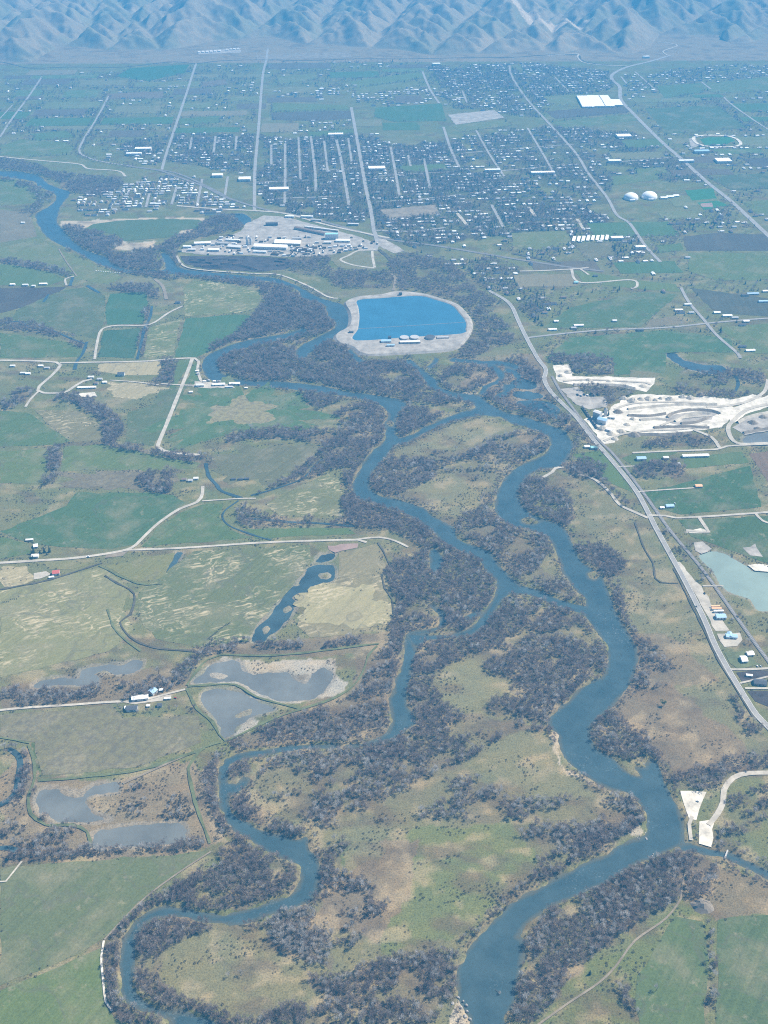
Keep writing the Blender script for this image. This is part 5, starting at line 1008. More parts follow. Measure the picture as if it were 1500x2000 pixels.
register('silver', [bare_tree(s, h, r, 230, .32, 1.1) for s, h, r in ((11, 13, 3.6), (12, 11.5, 4.0), (13, 14, 4.0))], M_SILVER)
register('red', [bare_tree(s, h, r, 200, .5) for s, h, r in ((21, 7, 3.4), (22, 6, 3.2))], M_REDTW)
register('shrub', [shrub_shape(s, r, h, 70) for s, r, h in ((31, 1.9, 2.4), (32, 2.5, 2.8), (33, 1.5, 2.0))], M_SHRUB)
register('conifer', [conifer_shape(s, h, r) for s, h, r in ((41, 13, 3.6), (42, 16, 4.0), (43, 10, 3.4))], M_CONIF)
register('leafy', [bare_tree(s, h, r, 260, .8) for s, h, r in ((51, 9, 4.5), (52, 8, 4.2))], M_LEAF)

TREES = {k: [] for k in PROTO}       # kind -> list of (x, y, scale, place)
def spread(poly, sp, jitter=.48):
    x0, y0 = poly.min(0); x1, y1 = poly.max(0)
    gx, gy = np.meshgrid(np.arange(x0, x1, sp), np.arange(y0, y1, sp)); gx = gx.ravel()+rng.uniform(-jitter, jitter, gx.size)*sp; gy = gy.ravel()+rng.uniform(-jitter, jitter, gy.size)*sp
    m = inpoly(gx, gy, poly); return gx[m], gy[m]
def streak(x, y, seed): return .6*fbm((x*.94+y*.34)/2.6, -x*.34+y*.94, 22., seed, 3)+.4*fbm(x, y, 30., seed+5, 3)
for (s, sp, gap, mix, place), pw in zip(WOODS, WOODW):
    x, y = spread(pw, sp*.88)
    nz = streak(x, y, 91)
    ok = (bil(SDF, x, y) < -1.2) & ~at_ras(OCC, x, y) & (nz > np.quantile(nz, gap) if gap > 0 and len(nz) else True)
    x, y, nz = x[ok], y[ok], nz[ok]
    sil = fbm(x, y, 40., 92, 2)
    k = rng.random(len(x)); cum = np.cumsum(mix)
    for i in range(len(x)):
        t = k[i]*.75+(1-sil[i])*.25 if mix[1] < .5 else k[i]
        kind = 'bare' if t < cum[0] else 'silver' if t < cum[1] else 'shrub' if t < cum[2] else 'red'
        TREES[kind].append((x[i], y[i], (.5+.8*rng.random()**1.4)*(1.25 if kind == 'shrub' else 1)*(1.0 if sp < 7 else 1.15), place))
# bank fringe everywhere along the river
gx, gy = np.meshgrid(np.arange(-1000, 900, 6.0), np.arange(700, 4600, 6.0)); gx = (gx+rng.uniform(-3, 3, gx.shape)).ravel(); gy = (gy+rng.uniform(-3, 3, gy.shape)).ravel()
d = bil(RIV, gx, gy); dens = fbm(gx, gy, 40., 93, 3)
ok = (d < -1.5) & (d > -16) & (dens > .40) & ~at_ras(OCC, gx, gy) & ~at_ras(FLD, gx, gy)
for x, y in zip(gx[ok], gy[ok]):
    t = rng.random(); TREES['bare' if t < .6 else 'silver' if t < .68 else 'shrub'].append((x, y, rng.uniform(.4, .9), 'river bank fringe'))
# ragged weeds and bushes on the field borders of the near valley
for fs, kind, col, lab in FIELDS[:50]:
    pw = W(fs); n = len(pw)
    for i in range(n):
        a, b = pw[i], pw[(i+1) % n]; L = np.hypot(*(b-a)); lush = rng.random()
        for t in np.arange(0, L, 5.0):
            p = a+(b-a)*t/L+rng.normal(0, 1.6, 2)
            if rng.random() < .12+.5*max(0, lush-.6) and not at_ras(OCC, p[0], p[1]) and bil(SDF, p[0], p[1]) < -2: TREES['shrub'].append((p[0], p[1], rng.uniform(.35, .9), 'open river flats'))
# scattered sage and bushes over the rough ground
gx, gy = np.meshgrid(np.arange(-900, 1000, 5.0), np.arange(700, 3000, 5.0)); gx = (gx+rng.uniform(-2.5, 2.5, gx.shape)).ravel(); gy = (gy+rng.uniform(-2.5, 2.5, gy.shape)).ravel()
ok = (bil(SDF, gx, gy) < -2) & (streak(gx, gy, 94) > .555) & ~at_ras(OCC, gx, gy) & ~at_ras(FLD, gx, gy) & (rng.random(gx.size) < .6)
for x, y in zip(gx[ok], gy[ok]): TREES['shrub'].append((x, y, rng.uniform(.3, .95), 'open river flats'))

# ------------------------------------------------------------------ buildings
M_WALLW = plain('white_siding', (0.62, 0.61, 0.58), 0.8, 0.12); M_WALLT = plain('tan_siding', (0.42, 0.36, 0.28), 0.85, 0.15); M_WALLD = plain('dark_siding', (0.13, 0.13, 0.14), 0.85, 0.2)
M_RWHITE = plain('white_metal_roof', (0.80, 0.80, 0.78), 0.45, 0.08); M_RGREY = plain('grey_roof', (0.36, 0.36, 0.36), 0.8, 0.15); M_RLIGHT = plain('light_grey_roof', (0.58, 0.57, 0.55), 0.7, 0.12)
M_RBROWN = plain('brown_shingle_roof', (0.17, 0.13, 0.11), 0.9, 0.2); M_RDARK = plain('dark_shingle_roof', (0.07, 0.075, 0.085), 0.85, 0.2); M_RBLUE = plain('blue_metal_roof', (0.30, 0.45, 0.60), 0.5, 0.1)
M_RRED = plain('red_metal_roof', (0.42, 0.10, 0.08), 0.6, 0.12); M_RORANGE = plain('orange_metal_roof', (0.70, 0.38, 0.20), 0.6, 0.12); M_RTEAL = plain('teal_metal_roof', (0.25, 0.50, 0.52), 0.6, 0.1)
M_GLASS = plain('window_glass', (0.03, 0.04, 0.05), 0.15, 0.1); M_DOOR = plain('door_paint', (0.20, 0.19, 0.18), 0.7, 0.1); M_CONC = plain('concrete', (0.45, 0.44, 0.42), 0.9, 0.15)
ROT0 = math.radians(3.5)
def gable(w, d, h, rh, mbw, mbr, ov=.4):
    x, y = w/2, d/2
    mbw.box(-x, x, -y, y, -.3, h); mbw.add([(-x, -y, h), (-x, y, h), (-x, 0, h+rh-.15)], [(0, 2, 1)]); mbw.add([(x, -y, h), (x, y, h), (x, 0, h+rh-.15)], [(0, 1, 2)])
    xo, yo = x+ov, y+ov; e = -rh*ov/y
    for z0 in (0,):
        mbr.add([(-xo, -yo, h+e), (xo, -yo, h+e), (xo, 0, h+rh), (-xo, 0, h+rh), (-xo, yo, h+e), (xo, yo, h+e)], [(0, 1, 2, 3), (3, 2, 5, 4)])
        t = .25; mbr.add([(-xo, -yo, h+e-t), (xo, -yo, h+e-t), (xo, 0, h+rh-t), (-xo, 0, h+rh-t), (-xo, yo, h+e-t), (xo, yo, h+e-t)], [(3, 2, 1, 0), (4, 5, 2, 3)])
        mbr.add([(-xo, -yo, h+e-t), (xo, -yo, h+e-t), (xo, -yo, h+e), (-xo, -yo, h+e)], [(0, 1, 2, 3)]); mbr.add([(-xo, yo, h+e-t), (xo, yo, h+e-t), (xo, yo, h+e), (-xo, yo, h+e)], [(3, 2, 1, 0)])
def building(name, lab, cat, px, py, w, d, h, roof, wall=None, rot=None, rh=None, doors=1, wins=3, flat=False, group=None, wing=None):
    wall = wall or M_WALLW; x, y = P(px, py); rot = ROT0 if rot is None else math.radians(rot)
    root = empty(name, (x, y, 0.45), rot); tag(root, lab, cat, group)
    mw, mr = MB(), MB(); rh = rh if rh is not None else d*.18
    if flat:
        mw.box(-w/2, w/2, -d/2, d/2, -.3, h); mr.box(-w/2+.3, w/2-.3, -d/2+.3, d/2-.3, h+.003, h+.25)
        for a in ((-w/2, w/2, -d/2, -d/2+.3), (-w/2, w/2, d/2-.3, d/2), (-w/2, -w/2+.3, -d/2+.3, d/2-.3), (w/2-.3, w/2, -d/2+.3, d/2-.3)): mw.box(*a, h+.004, h+.7)
    else: gable(w, d, h, rh, mw, mr)
    obj('wall', mw.me('wall', wall), root); obj('roof', mr.me('roof', roof), root)
    if wing:
        m2, r2 = MB(), MB(); gable(wing[1], wing[0], h*.98, wing[0]*.2, m2, r2)
        for m_, nm, mt in ((m2, 'wing', wall), (r2, 'wing_roof', roof)):
            o = obj(nm, m_.me(nm, mt), root, (wing[2], wing[3], 0.02)); o.rotation_euler = (0, 0, math.pi/2)
    for k in range(doors):
        m_ = MB(); dx = w*(.5+k)/doors-w/2; dw = min(3.6, w/doors*.35); m_.box(dx-dw/2, dx+dw/2, -d/2-.08, -d/2+.02, 0, min(h*.8, 3.4)); obj('door', m_.me('door', M_DOOR), root)
    for k in range(wins):
        m_ = MB(); dx = w*(k+.18)/wins-w/2; m_.box(dx-.7, dx+.7, -d/2-.07, -d/2+.02, min(h*.4, 1.2), min(h*.8, 2.6)); obj('window', m_.me('window', M_GLASS), root)
    c, s = math.cos(rot), math.sin(rot); q = np.array([(sx*(w/2+3), sy*(d/2+3)) for sx, sy in ((-1, -1), (1, -1), (1, 1), (-1, 1))])
    paint(OCC, np.stack([x+q[:, 0]*c-q[:, 1]*s, y+q[:, 0]*s+q[:, 1]*c], 1)); return root
B = building
def ang(a, b):
    a, b = P(*a), P(*b); return math.degrees(math.atan2(b[1]-a[1], b[0]-a[0]))
# roadside strip on the east side
B('steel_shed', 'blue metal roofed shed on sandy highway lot', 'shed', 1407, 1207, 17, 11, 5, M_RBLUE, rot=2, doors=3, wins=0)
B('truck_trailer', 'white roofed box trailer parked beside the blue shed', 'trailer', 1403, 1196, 17, 3.4, 3.8, M_RWHITE, rot=2, rh=.2, doors=1, wins=0)
B('truck_trailer', 'orange topped box trailer parked on sandy lot', 'trailer', 1399, 1191, 17, 3.4, 3.8, M_RORANGE, rot=2, rh=.2, doors=1, wins=0)
B('truck_trailer', 'pale orange box trailer at head of sandy lot', 'trailer', 1397, 1186.5, 15, 3.2, 3.6, M_RORANGE, M_WALLT, rot=2, rh=.2, doors=1, wins=0)
B('farmhouse', 'blue white roofed house with cross wing on gravel plot', 'house', 1428, 1245, 19, 9, 4, M_RBLUE, rot=-4, wing=(8, 13, -2, 3))
B('house', 'white metal roofed house on bright lawn by highway', 'house', 1452, 1290, 10, 14, 4, M_RWHITE, rot=4, doors=1, wins=3)
B('shed', 'narrow white shed left of a pair on bright lawn', 'shed', 1461, 1279, 5, 9, 3, M_RLIGHT, rot=6, wins=0); B('shed', 'white shed with blue door right of pair on bright lawn', 'shed', 1467.5, 1278, 6, 10, 3.2, M_RWHITE, rot=6, wins=0)
B('house', 'dark hip roofed house between two pale drives', 'house', 1484, 1335, 20, 12, 4, M_RDARK, M_WALLT, rot=-8)
B('shed', 'white trailer home beside the dark garden plot', 'shed', 1463, 1321, 10, 4, 3, M_RWHITE, rot=-10, wins=2)
B('shed', 'long white poultry shed right of highway', 'shed', 1358, 892, 58, 9, 4, M_RWHITE, doors=3, wins=8); B('shed', 'pale blue roofed shed beside the farm grove', 'shed', 1252, 898, 20, 11, 5, M_RBLUE, wins=2)
B('house', 'brown roofed house in farm grove by highway', 'house', 1275, 903, 14, 9, 3.6, M_RBROWN); B('house', 'grey roofed house at end of farm grove', 'house', 1322, 908, 13, 9, 3.6, M_RGREY); B('barn', 'small white barn behind the farm grove', 'barn', 1300, 896, 12, 8, 4, M_RLIGHT)
B('house', 'lone tan roofed house at end of thin pale driveway', 'house', 1364, 951, 14, 9, 3.6, M_RORANGE, M_WALLT); B('house', 'white house beside the white farm road junction', 'house', 1308, 990, 16, 9, 3.6, M_RBLUE); B('shed', 'small white shed beside the white farm road', 'shed', 1293, 993, 8, 6, 3, M_RWHITE, wins=0)
B('shed', 'teal roofed riverside shed by the highway', 'shed', 1160, 876, 16, 9, 4, M_RTEAL); B('shed', 'white riverside shed next to the teal one', 'shed', 1146, 874, 11, 8, 3.5, M_RWHITE)
# homestead and red barn
B('barn', 'long white metal roofed barn of pond homestead', 'barn', 274, 1366, 26, 9, 5, M_RWHITE, rot=9, doors=2, wins=0); B('barn', 'gabled blue and white barn behind the homestead', 'barn', 299, 1353, 11, 11, 5, M_RBLUE, rot=55, wins=0)
B('shed', 'small white shed behind the gabled barn', 'shed', 315, 1349.5, 6, 4, 3, M_RWHITE, rot=9, wins=0); B('farmhouse', 'dark shingled homestead house under bare trees', 'house', 258, 1386, 18, 10, 4, M_RDARK, rot=6); B('garage', 'white garage attached beside the homestead house', 'garage', 249, 1384, 8, 6, 3, M_RWHITE, rot=6, wins=0)
B('shed', 'dark shed with pale front east of homestead', 'shed', 312, 1379, 8, 6, 3, M_RDARK, rot=9, wins=0); B('truck_trailer', 'white stock trailer parked in homestead yard', 'trailer', 328, 1366, 10, 2.6, 3, M_RWHITE, rot=6, rh=.15, wins=0); B('shed', 'tiny white shed amid homestead trees', 'shed', 290, 1380, 5, 4, 2.6, M_RWHITE, rot=6, wins=0)
B('barn', 'red roofed barn beside the gravel road', 'barn', 110, 1121, 13, 11, 4.5, M_RRED, rot=12, doors=2, wins=0); B('shed', 'white lean-to below the red barn', 'shed', 101, 1129, 9, 4, 3, M_RWHITE, rot=10, wins=0); B('farmhouse', 'pale blue roofed farmhouse by dark conifers', 'house', 69, 1088, 13, 9, 4, M_RLIGHT, rot=5); B('shed', 'long pale shed in hedged yard above the farmhouse', 'shed', 58, 1056, 14, 5, 3, M_RLIGHT, M_WALLT, rot=8, wins=0); B('shed', 'white shed beside the conifer row', 'shed', 70, 1068, 8, 10, 3.4, M_RWHITE, rot=15, wins=0)
# west side farms
B('shed', 'long white shed west of pair by the river cabins', 'shed', 427.5, 752.5, 30, 9, 4, M_RWHITE, doors=3, wins=0); B('shed', 'long white shed east of pair by the river cabins', 'shed', 458.5, 751, 26, 9, 4, M_RWHITE, doors=3, wins=0); B('shed', 'low white lean-to beside the long white sheds', 'shed', 448, 757, 18, 4, 3, M_RLIGHT, wins=0); B('barn', 'grey barn at start of the long sheds yard', 'barn', 391, 754, 20, 9, 4, M_RLIGHT, wins=0); B('shed', 'small white shed below the long sheds yard', 'shed', 373, 767, 9, 6, 3, M_RWHITE, wins=0)
for k, (px, py) in enumerate(((385, 727), (387, 732), (400, 747), (407, 745), (419, 747), (428, 747), (481, 760), (466, 712))): B('cabin', 'small white river cabin beside the pale dead end road', 'cabin', px, py-1, 7, 5, 3, (M_RWHITE, M_RGREY)[k % 2], group='river cabins', wins=1)
B('barn', 'dark blue roofed barn beside the tan paddock', 'barn', 237, 733, 17, 11, 6, M_RDARK, wins=1); B('shed', 'long low white shed in western farmyard', 'shed', 170, 758, 44, 7, 3, M_RWHITE, doors=4, wins=0)
for k, (px, py, w) in enumerate(((178, 738, 14), (195, 742, 12), (205, 748, 10), (188, 750, 9))): B('farmhouse', 'light roofed farm dwelling among western farmyard trees', 'house', px, py, w, 8, 3.5, (M_RLIGHT, M_RGREY, M_RWHITE, M_RBROWN)[k], group='western farmyard dwellings', wins=2)
for k, (px, py, w) in enumerate(((85, 556, 22), (50, 558, 16), (25, 557, 14), (66, 560, 10))): B('shed', 'white farm shed above the dark ploughed field', 'shed', px, py, w, 9, 4, (M_RWHITE, M_RLIGHT)[k % 2], group='sheds above the ploughed field', wins=0)
B('shed', 'small white shed in the left bank meadow', 'shed', 45, 436, 12, 7, 3.5, M_RWHITE, wins=0); B('shed', 'white machine shed by the gravel heap', 'shed', 348, 592, 15, 9, 4, M_RDARK, wins=0)
for k, (px, py) in enumerate(((372, 940), (383, 936), (360, 938))): B('farmhouse', 'lone creekside farm building at end of gravel road', 'house', px, py, 10, 7, 3.4, (M_RGREY, M_RLIGHT, M_RBROWN)[k], group='lone creekside farm', wins=1)
for k, (px, py) in enumerate(((456, 937), (470, 937), (482, 936))): B('cattle_shelter', 'dark open cattle shelter in the olive meadow', 'shelter', px, py, 10, 5, 2.6, M_RDARK, M_WALLD, group='cattle shelters', wins=0)
for k, (px, py) in enumerate(((25, 716), (80, 716), (92, 720), (45, 730), (55, 731))): B('farmhouse', 'farm building beside the western hairpin road', 'house', px, py, 12, 7, 3.4, (M_RLIGHT, M_RWHITE, M_RGREY)[k % 3], group='hairpin farm', wins=1)
# sawmill
B('mill_hall', 'long white sawmill hall along the bark yard', 'mill', 529, 485, 105, 26, 9, M_RWHITE, doors=5, wins=6, rot=-6); B('mill_hall', 'white roofed sawmill hall behind the longest one', 'mill', 563, 477, 84, 34, 9, M_RWHITE, M_WALLT, doors=4, wins=4, rot=-6)
B('drying_shed', 'very long dark drying shed in mill yard', 'shed', 606, 453, 120, 12, 7, M_RBROWN, M_WALLT, rot=ang((573, 446), (640, 460)), rh=1.4, doors=8, wins=0); B('drying_shed', 'second long shed right behind the dark drying shed', 'shed', 628, 449, 120, 7, 6, M_RLIGHT, M_WALLT, rot=ang((575, 443), (680, 456)), rh=1, doors=6, wins=0)
B('mill_tower_block', 'tall teal sided mill block at end of drying shed', 'mill', 648, 466, 42, 16, 16, M_RTEAL, M_WALLW, flat=True, doors=2, wins=6); B('warehouse', 'white warehouse beside the tall mill block', 'warehouse', 670, 472, 46, 16, 6, M_RWHITE, doors=3, wins=0, rot=-2); B('shed', 'dark blue shed at north edge of mill yard', 'shed', 531, 440, 40, 12, 8, M_RDARK, M_WALLD, doors=2, wins=0)
for k, (px, py, w, d_, r) in enumerate(((396, 477, 52, 16, 6), (459, 484, 44, 20, -12), (418, 490, 34, 14, 0), (436, 478, 40, 9, -5), (366, 484, 26, 10, 0), (375, 490, 24, 10, 0), (455, 471, 46, 8, -8), (580, 468, 30, 12, 0), (508, 494, 40, 8, -4), (640, 476, 24, 10, 0), (600, 425, 40, 9, -6), (618, 432, 34, 9, -6), (566, 425, 30, 9, -6), (690, 440, 36, 8, -6))):
    B('mill_shed', 'smaller pale roofed shed in the sawmill yard', 'shed', px, py, w, d_, 6, (M_RWHITE, M_RLIGHT, M_RWHITE, M_RGREY)[k % 4], (M_WALLW, M_WALLT)[k % 2], rot=r, group='small sawmill sheds', doors=2, wins=0)
def tank(name, lab, cat, px, py, r, h, mat, top, dome=0.0, group=None):
    x, y = P(px, py); root = empty(name, (x, y, 0.45)); tag(root, lab, cat, group); m = MB(); m.cyl(0, 0, -.5, h, r, r, 24); obj('shell', m.me('shell', mat), root)
    m = MB(); m.cyl(0, 0, h+.003, h+.6+dome, r*1.02, r*.25 if dome else r*.97, 24); obj('lid', m.me('lid', top), root); paint(OCC, np.array([(x-r-2, y-r-2), (x+r+2, y-r-2), (x+r+2, y+r+2), (x-r-2, y+r+2)])); return root
tank('silo', 'tall pale silo in sawmill yard west one', 'silo', 483, 478, 4, 24, M_RLIGHT, M_RGREY, 3); tank('silo', 'tall pale silo in sawmill yard east one', 'silo', 490, 478, 4, 21, M_RLIGHT, M_RGREY, 3)
# quarry plant
B('crusher_house', 'tall grey crusher house of white quarry', 'plant', 1166, 818, 18, 12, 18, M_RLIGHT, M_CONC, rot=-40, wins=0); B('screen_house', 'pale blue screening house beside the crusher', 'plant', 1176, 826, 22, 14, 10, M_RBLUE, M_WALLW, rot=-30, wins=2); B('office', 'small white quarry office by the highway', 'office', 1195, 817, 14, 9, 5, M_RWHITE, rot=-10); tank('silo', 'grey cement silo in quarry', 'silo', 1182, 812, 4, 17, M_CONC, M_RGREY, 3)
B('shed', 'small white shed below the quarry crusher', 'shed', 1190, 842, 14, 9, 5, M_RWHITE, rot=-35, wins=0)
# reservoir plant (on the embankment terrace)
def lift(o, z): o.location.z = z; return o
lift(tank('clarifier_tank', 'round tank with pale rim, west of pair by reservoir', 'tank', 789.5, 663.5, 12, 3.5, M_CONC, M_RGREY), 4); lift(tank('clarifier_tank', 'round tank with pale rim, east of pair by reservoir', 'tank', 809.5, 663, 12, 3.5, M_CONC, M_RGREY), 4); lift(tank('clarifier_tank', 'dark covered round tank beside reservoir', 'tank', 840, 663, 13, 4, M_CONC, M_RDARK), 4)
lift(B('treatment_basin', 'long striped treatment building below round tanks', 'plant', 801, 672, 54, 12, 4, M_RLIGHT, M_CONC, flat=True, doors=3, wins=8), 4); lift(B('pump_house', 'blue roofed pump house by the reservoir corner', 'pump house', 754, 670, 26, 12, 4, M_RBLUE), 4); lift(B('shed', 'small blue shed below the pump house', 'shed', 763, 678.5, 20, 7, 4, M_RBLUE), 4); lift(B('treatment_basin', 'open grey basin at east end of reservoir plant', 'plant', 865, 662.5, 32, 9, 2.5, M_RGREY, M_CONC, flat=True, wins=0), 4); lift(B('intake_tower', 'small dark intake house on the reservoir north shore', 'intake', 782, 578.5, 9, 8, 7, M_RDARK, M_WALLD, flat=True), 3); lift(B('shed', 'small dark shed on the reservoir south west bank', 'shed', 686, 652, 12, 7, 3.5, M_RDARK, M_WALLD, wins=0), 4); lift(B('pump_house', 'dark pump box on the reservoir shore', 'pump house', 761, 664, 8, 6, 6, M_RDARK, M_WALLD, flat=True, wins=0), 4)
# domes, greenhouses, stores
def dome(lab, px, py, r, h):
    x, y = P(px, py); root = empty('dome_hall', (x, y, 0)); tag(root, lab, 'dome'); m = MB(); m.cyl(0, 0, -.3, 3, r*1.0, r*1.0, 32, cap=False); obj('ring_wall', m.me('ring_wall', M_WALLW), root)
    m = MB(); ns, nr_ = 32, 8
    vs_ = [(r*math.cos(b)*math.cos(2*math.pi*i/ns), r*math.cos(b)*math.sin(2*math.pi*i/ns), 3+(h-3)*math.sin(b)) for b in [j*math.pi/2/nr_ for j in range(nr_)] for i in range(ns)]+[(0, 0, h)]
    fs = [(j*ns+i, j*ns+(i+1) % ns, (j+1)*ns+(i+1) % ns, (j+1)*ns+i) for j in range(nr_-1) for i in range(ns)]+[((nr_-1)*ns+i, (nr_-1)*ns+(i+1) % ns, len(vs_)-1) for i in range(ns)]
    m.add(vs_, fs); obj('roof_shell', m.me('roof_shell', M_RWHITE, True), root); m = MB(); m.box(-9, 9, -r-5, -r+2, -.3, 5); obj('entrance', m.me('entrance', M_RWHITE), root); paint(OCC, np.array([(x-r-4, y-r-8), (x+r+4, y-r-8), (x+r+4, y+r+4), (x-r-4, y+r+4)]))
dome('white domed hall, western of the twin pair', 1232, 388, 26, 21); dome('white domed hall, eastern of the twin pair', 1268, 386, 28, 22)
for k, (px, py, w) in enumerate(((1296, 388, 24), (1308, 386, 26), (1320, 384, 20))): B('school_wing', 'low white roofed wing beside the twin domes', 'school', px, py, w, 14, 5, M_RWHITE, group='low wings by the domes', wins=2)
for k, (px, py, w, d_) in enumerate(((1143, 200, 54, 210), (1163, 199, 54, 210), (1185, 199, 40, 210), (1202, 202, 50, 110))): B('greenhouse', ('white greenhouse block at west end of row', 'second white greenhouse block of row', 'third white greenhouse block of row', 'short white greenhouse block at the highway end')[k], 'greenhouse', px, py, w, d_, 6, M_RWHITE, rot=-1, rh=2, doors=2, wins=0)
for px, py, w, d_, lab in ((1412, 316, 58, 46, 'big flat white store beside the highway'), (1218, 268, 60, 40, 'white store left of the highway'), (656, 265, 62, 26, 'white flat hall at top of main street'), (545, 372, 70, 28, 'white flat hall in lower town'), (736, 331, 64, 34, 'white school block beside the main street'), (1200, 317, 50, 22, 'white hall in the eastern suburb'), (1060, 340, 90, 20, 'long white hall in the eastern blocks'), (1370, 298, 60, 24, 'blue grey store by the highway'), (280, 293, 64, 26, 'white warehouse in the far western town'), (262, 303, 60, 18, 'long low warehouse west of the town'), (1262, 113, 34, 20, 'white barn below the zigzag road'), (852, 127, 40, 26, 'white hall below the foothills'), (425, 345, 40, 26, 'white warehouse by the rail siding'), (478, 352, 44, 34, 'flat pale store beside the long road'), (1340, 317, 60, 16, 'long store row along the highway'), (962, 335, 60, 16, 'pale hall in the town blocks'), (1205, 468, 40, 20, 'pale hall among crossroads conifers'), (1250, 486, 34, 16, 'pale hall beside the crossroads trees')):
    B('hall', lab, 'hall', px, py, w, d_, 8, M_RWHITE if 'blue' not in lab else M_RBLUE, flat=True, doors=2, wins=5)
for k in range(8): B('storage_unit', 'one of the parallel white storage rows', 'storage', 1121+k*9.2, 468-k*.4, 9, 46, 3.2, M_RWHITE, rot=-14, rh=.8, group='parallel white storage rows', doors=1, wins=0)
for k in range(6): B('storage_unit', 'pale storage shed in the row below the hills', 'storage', 389+k*8, 103-k*.5, 12, 26, 4, M_RLIGHT, group='storage sheds below the hills', doors=1, wins=0)
for k in range(4): B('storage_unit', 'pale grey shed at end of foothill lot', 'storage', 444+k*7, 98-k*.6, 12, 18, 4, M_RLIGHT, group='grey sheds on the foothill lot', doors=1, wins=0)
for k, (px, py, w, mt) in enumerate(((1343, 596, 20, M_RLIGHT), (1325, 607, 22, M_RWHITE), (1350, 612, 14, M_RGREY), (1400, 612, 18, M_RWHITE), (1420, 618, 26, M_RWHITE), (1435, 622, 18, M_RGREY), (1450, 636, 18, M_RDARK), (1457, 629, 16, M_RWHITE), (1498, 570, 28, M_RWHITE), (1470, 575, 34, M_RBLUE), (1490, 590, 26, M_RBLUE), (1455, 578, 20, M_RDARK), (1079, 645, 22, M_RWHITE), (1120, 642, 14, M_RGREY), (1130, 637, 26, M_RWHITE), (1086, 629, 12, M_RWHITE), (1064, 612, 14, M_RBROWN), (1250, 646, 18, M_RDARK), (1200, 628, 12, M_RLIGHT), (1450, 678, 18, M_RDARK), (1465, 686, 24, M_RWHITE), (1163, 540, 12, M_RDARK), (1125, 553, 12, M_RTEAL), (1100, 582, 16, M_RBROWN))):
    B('farmhouse', 'rural dwelling or shed with %s roof east of reservoir' % ('white' if mt is M_RWHITE else 'light' if mt is M_RLIGHT else 'grey' if mt is M_RGREY else 'dark' if mt is M_RDARK else 'blue' if mt is M_RBLUE else 'teal' if mt is M_RTEAL else 'brown'), 'house', px, py, w, 9, 3.8, mt, (M_WALLW, M_WALLT)[k % 2], group='rural dwellings east of the reservoir', wins=2)
# race oval and pitch lines
def oval(px0, py0, rx, ry, w, mat, name, lab):
    c = np.array(P(px0, py0)); t = np.linspace(0, 2*math.pi, 49); pl = np.stack([c[0]+rx*np.sign(np.cos(t))*np.abs(np.cos(t))**.7, c[1]+ry*np.sign(np.sin(t))*np.abs(np.sin(t))**.8], 1); strip(name, pl, w, 1.9, mat, None, label=lab, cat=name.replace('_', ' '), kind='structure')
oval(1400, 276, 92, (P(1400, 265)[1]-P(1400, 288)[1])/2, 13, M_SAND, 'race_track', 'pale sandy race oval beside the highway')

# ------------------------------------------------------------------ town: houses and garden trees
ZONES = [  # outline, lot width, lot depth, share built, tree spacing, share of tree sites used, place
 ('500,262 700,255 760,285 900,272 925,330 1000,340 1180,400 1190,440 960,470 800,482 745,455 725,445 640,430 500,405', 21, 33, .52, 8.0, 1.0, 'dense town grid'),
 ('130,398 250,348 320,338 450,385 490,402 340,412 130,422', 20, 28, .75, 15, .45, 'riverside blocks by the rail yard'),
 ('230,272 320,264 500,256 495,340 450,345 330,322 250,312', 22, 36, .48, 9, .85, 'western town blocks'),
 ('530,170 640,168 680,188 540,196', 20, 34, .8, 16, .5, 'new housing below the foothill fields'), ('690,188 850,168 868,200 700,208', 22, 38, .6, 15, .5, 'housing strip beyond the green square field'),
 ('830,130 990,124 1090,190 1062,235 1000,228 900,218 870,202', 22, 38, .48, 9.5, .85, 'north eastern suburb'), ('1000,122 1190,140 1205,180 1060,188', 22, 38, .48, 9.5, .85, 'suburb below the pale foothill road'),
 ('900,260 1080,245 1215,250 1330,312 1390,362 1330,372 1200,335 1190,400 1000,335 930,320', 24, 40, .45, 9.5, .8, 'suburb left of the highway'), ('1210,150 1440,122 1520,125 1520,165 1380,160 1290,188 1230,195', 26, 46, .4, 11.5, .6, 'suburb under the eastern foothills'),
 ('960,480 1100,440 1240,432 1320,425 1430,402 1480,442 1340,455 1320,500 1200,522 1000,500', 25, 42, .4, 11, .62, 'scattered housing by the crossroads'), ('790,480 1000,500 1020,545 1085,580 1060,640 1005,610 960,575 900,525', 24, 40, .4, 9, .8, 'leafy suburb near the reservoir'),
 ('1340,270 1520,262 1520,330 1440,320 1390,345', 26, 46, .42, 16, .35, 'highway trading strip'), ('1380,360 1520,400 1520,440 1440,395', 28, 50, .35, 17, .4, 'lots right of the highway'),
 ('0,150 240,140 380,130 500,125 500,256 320,262 150,268 0,258', 36, 56, .26, 12, .42, 'far western farm lots'), ('500,120 830,118 850,165 690,185 640,168 530,168', 38, 60, .24, 12.5, .4, 'farm lots below the foothills'), ('1380,160 1520,160 1520,260 1400,250 1300,200', 38, 60, .24, 12.5, .36, 'far eastern farm lots'), ('530,235 690,235 690,258 530,262', 26, 40, .4, 14, .5, 'upper edge of the town grid'),
 ('1020,540 1330,490 1520,490 1520,690 1070,690', 46, 70, .16, 13, .26, 'eastern meadows'), ('1230,200 1520,180 1520,480 1340,460 1400,400 1290,300', 44, 70, .2, 13, .28, 'lots along the wide highway'), ('0,230 240,200 320,262 230,300 0,262', 40, 64, .2, 12, .34, 'lots above the airstrip meadow'), ('980,440 1250,430 1340,470 1240,520 1000,500', 34, 56, .22, 11, .4, 'edge of the eastern suburb'),
]
hv = []
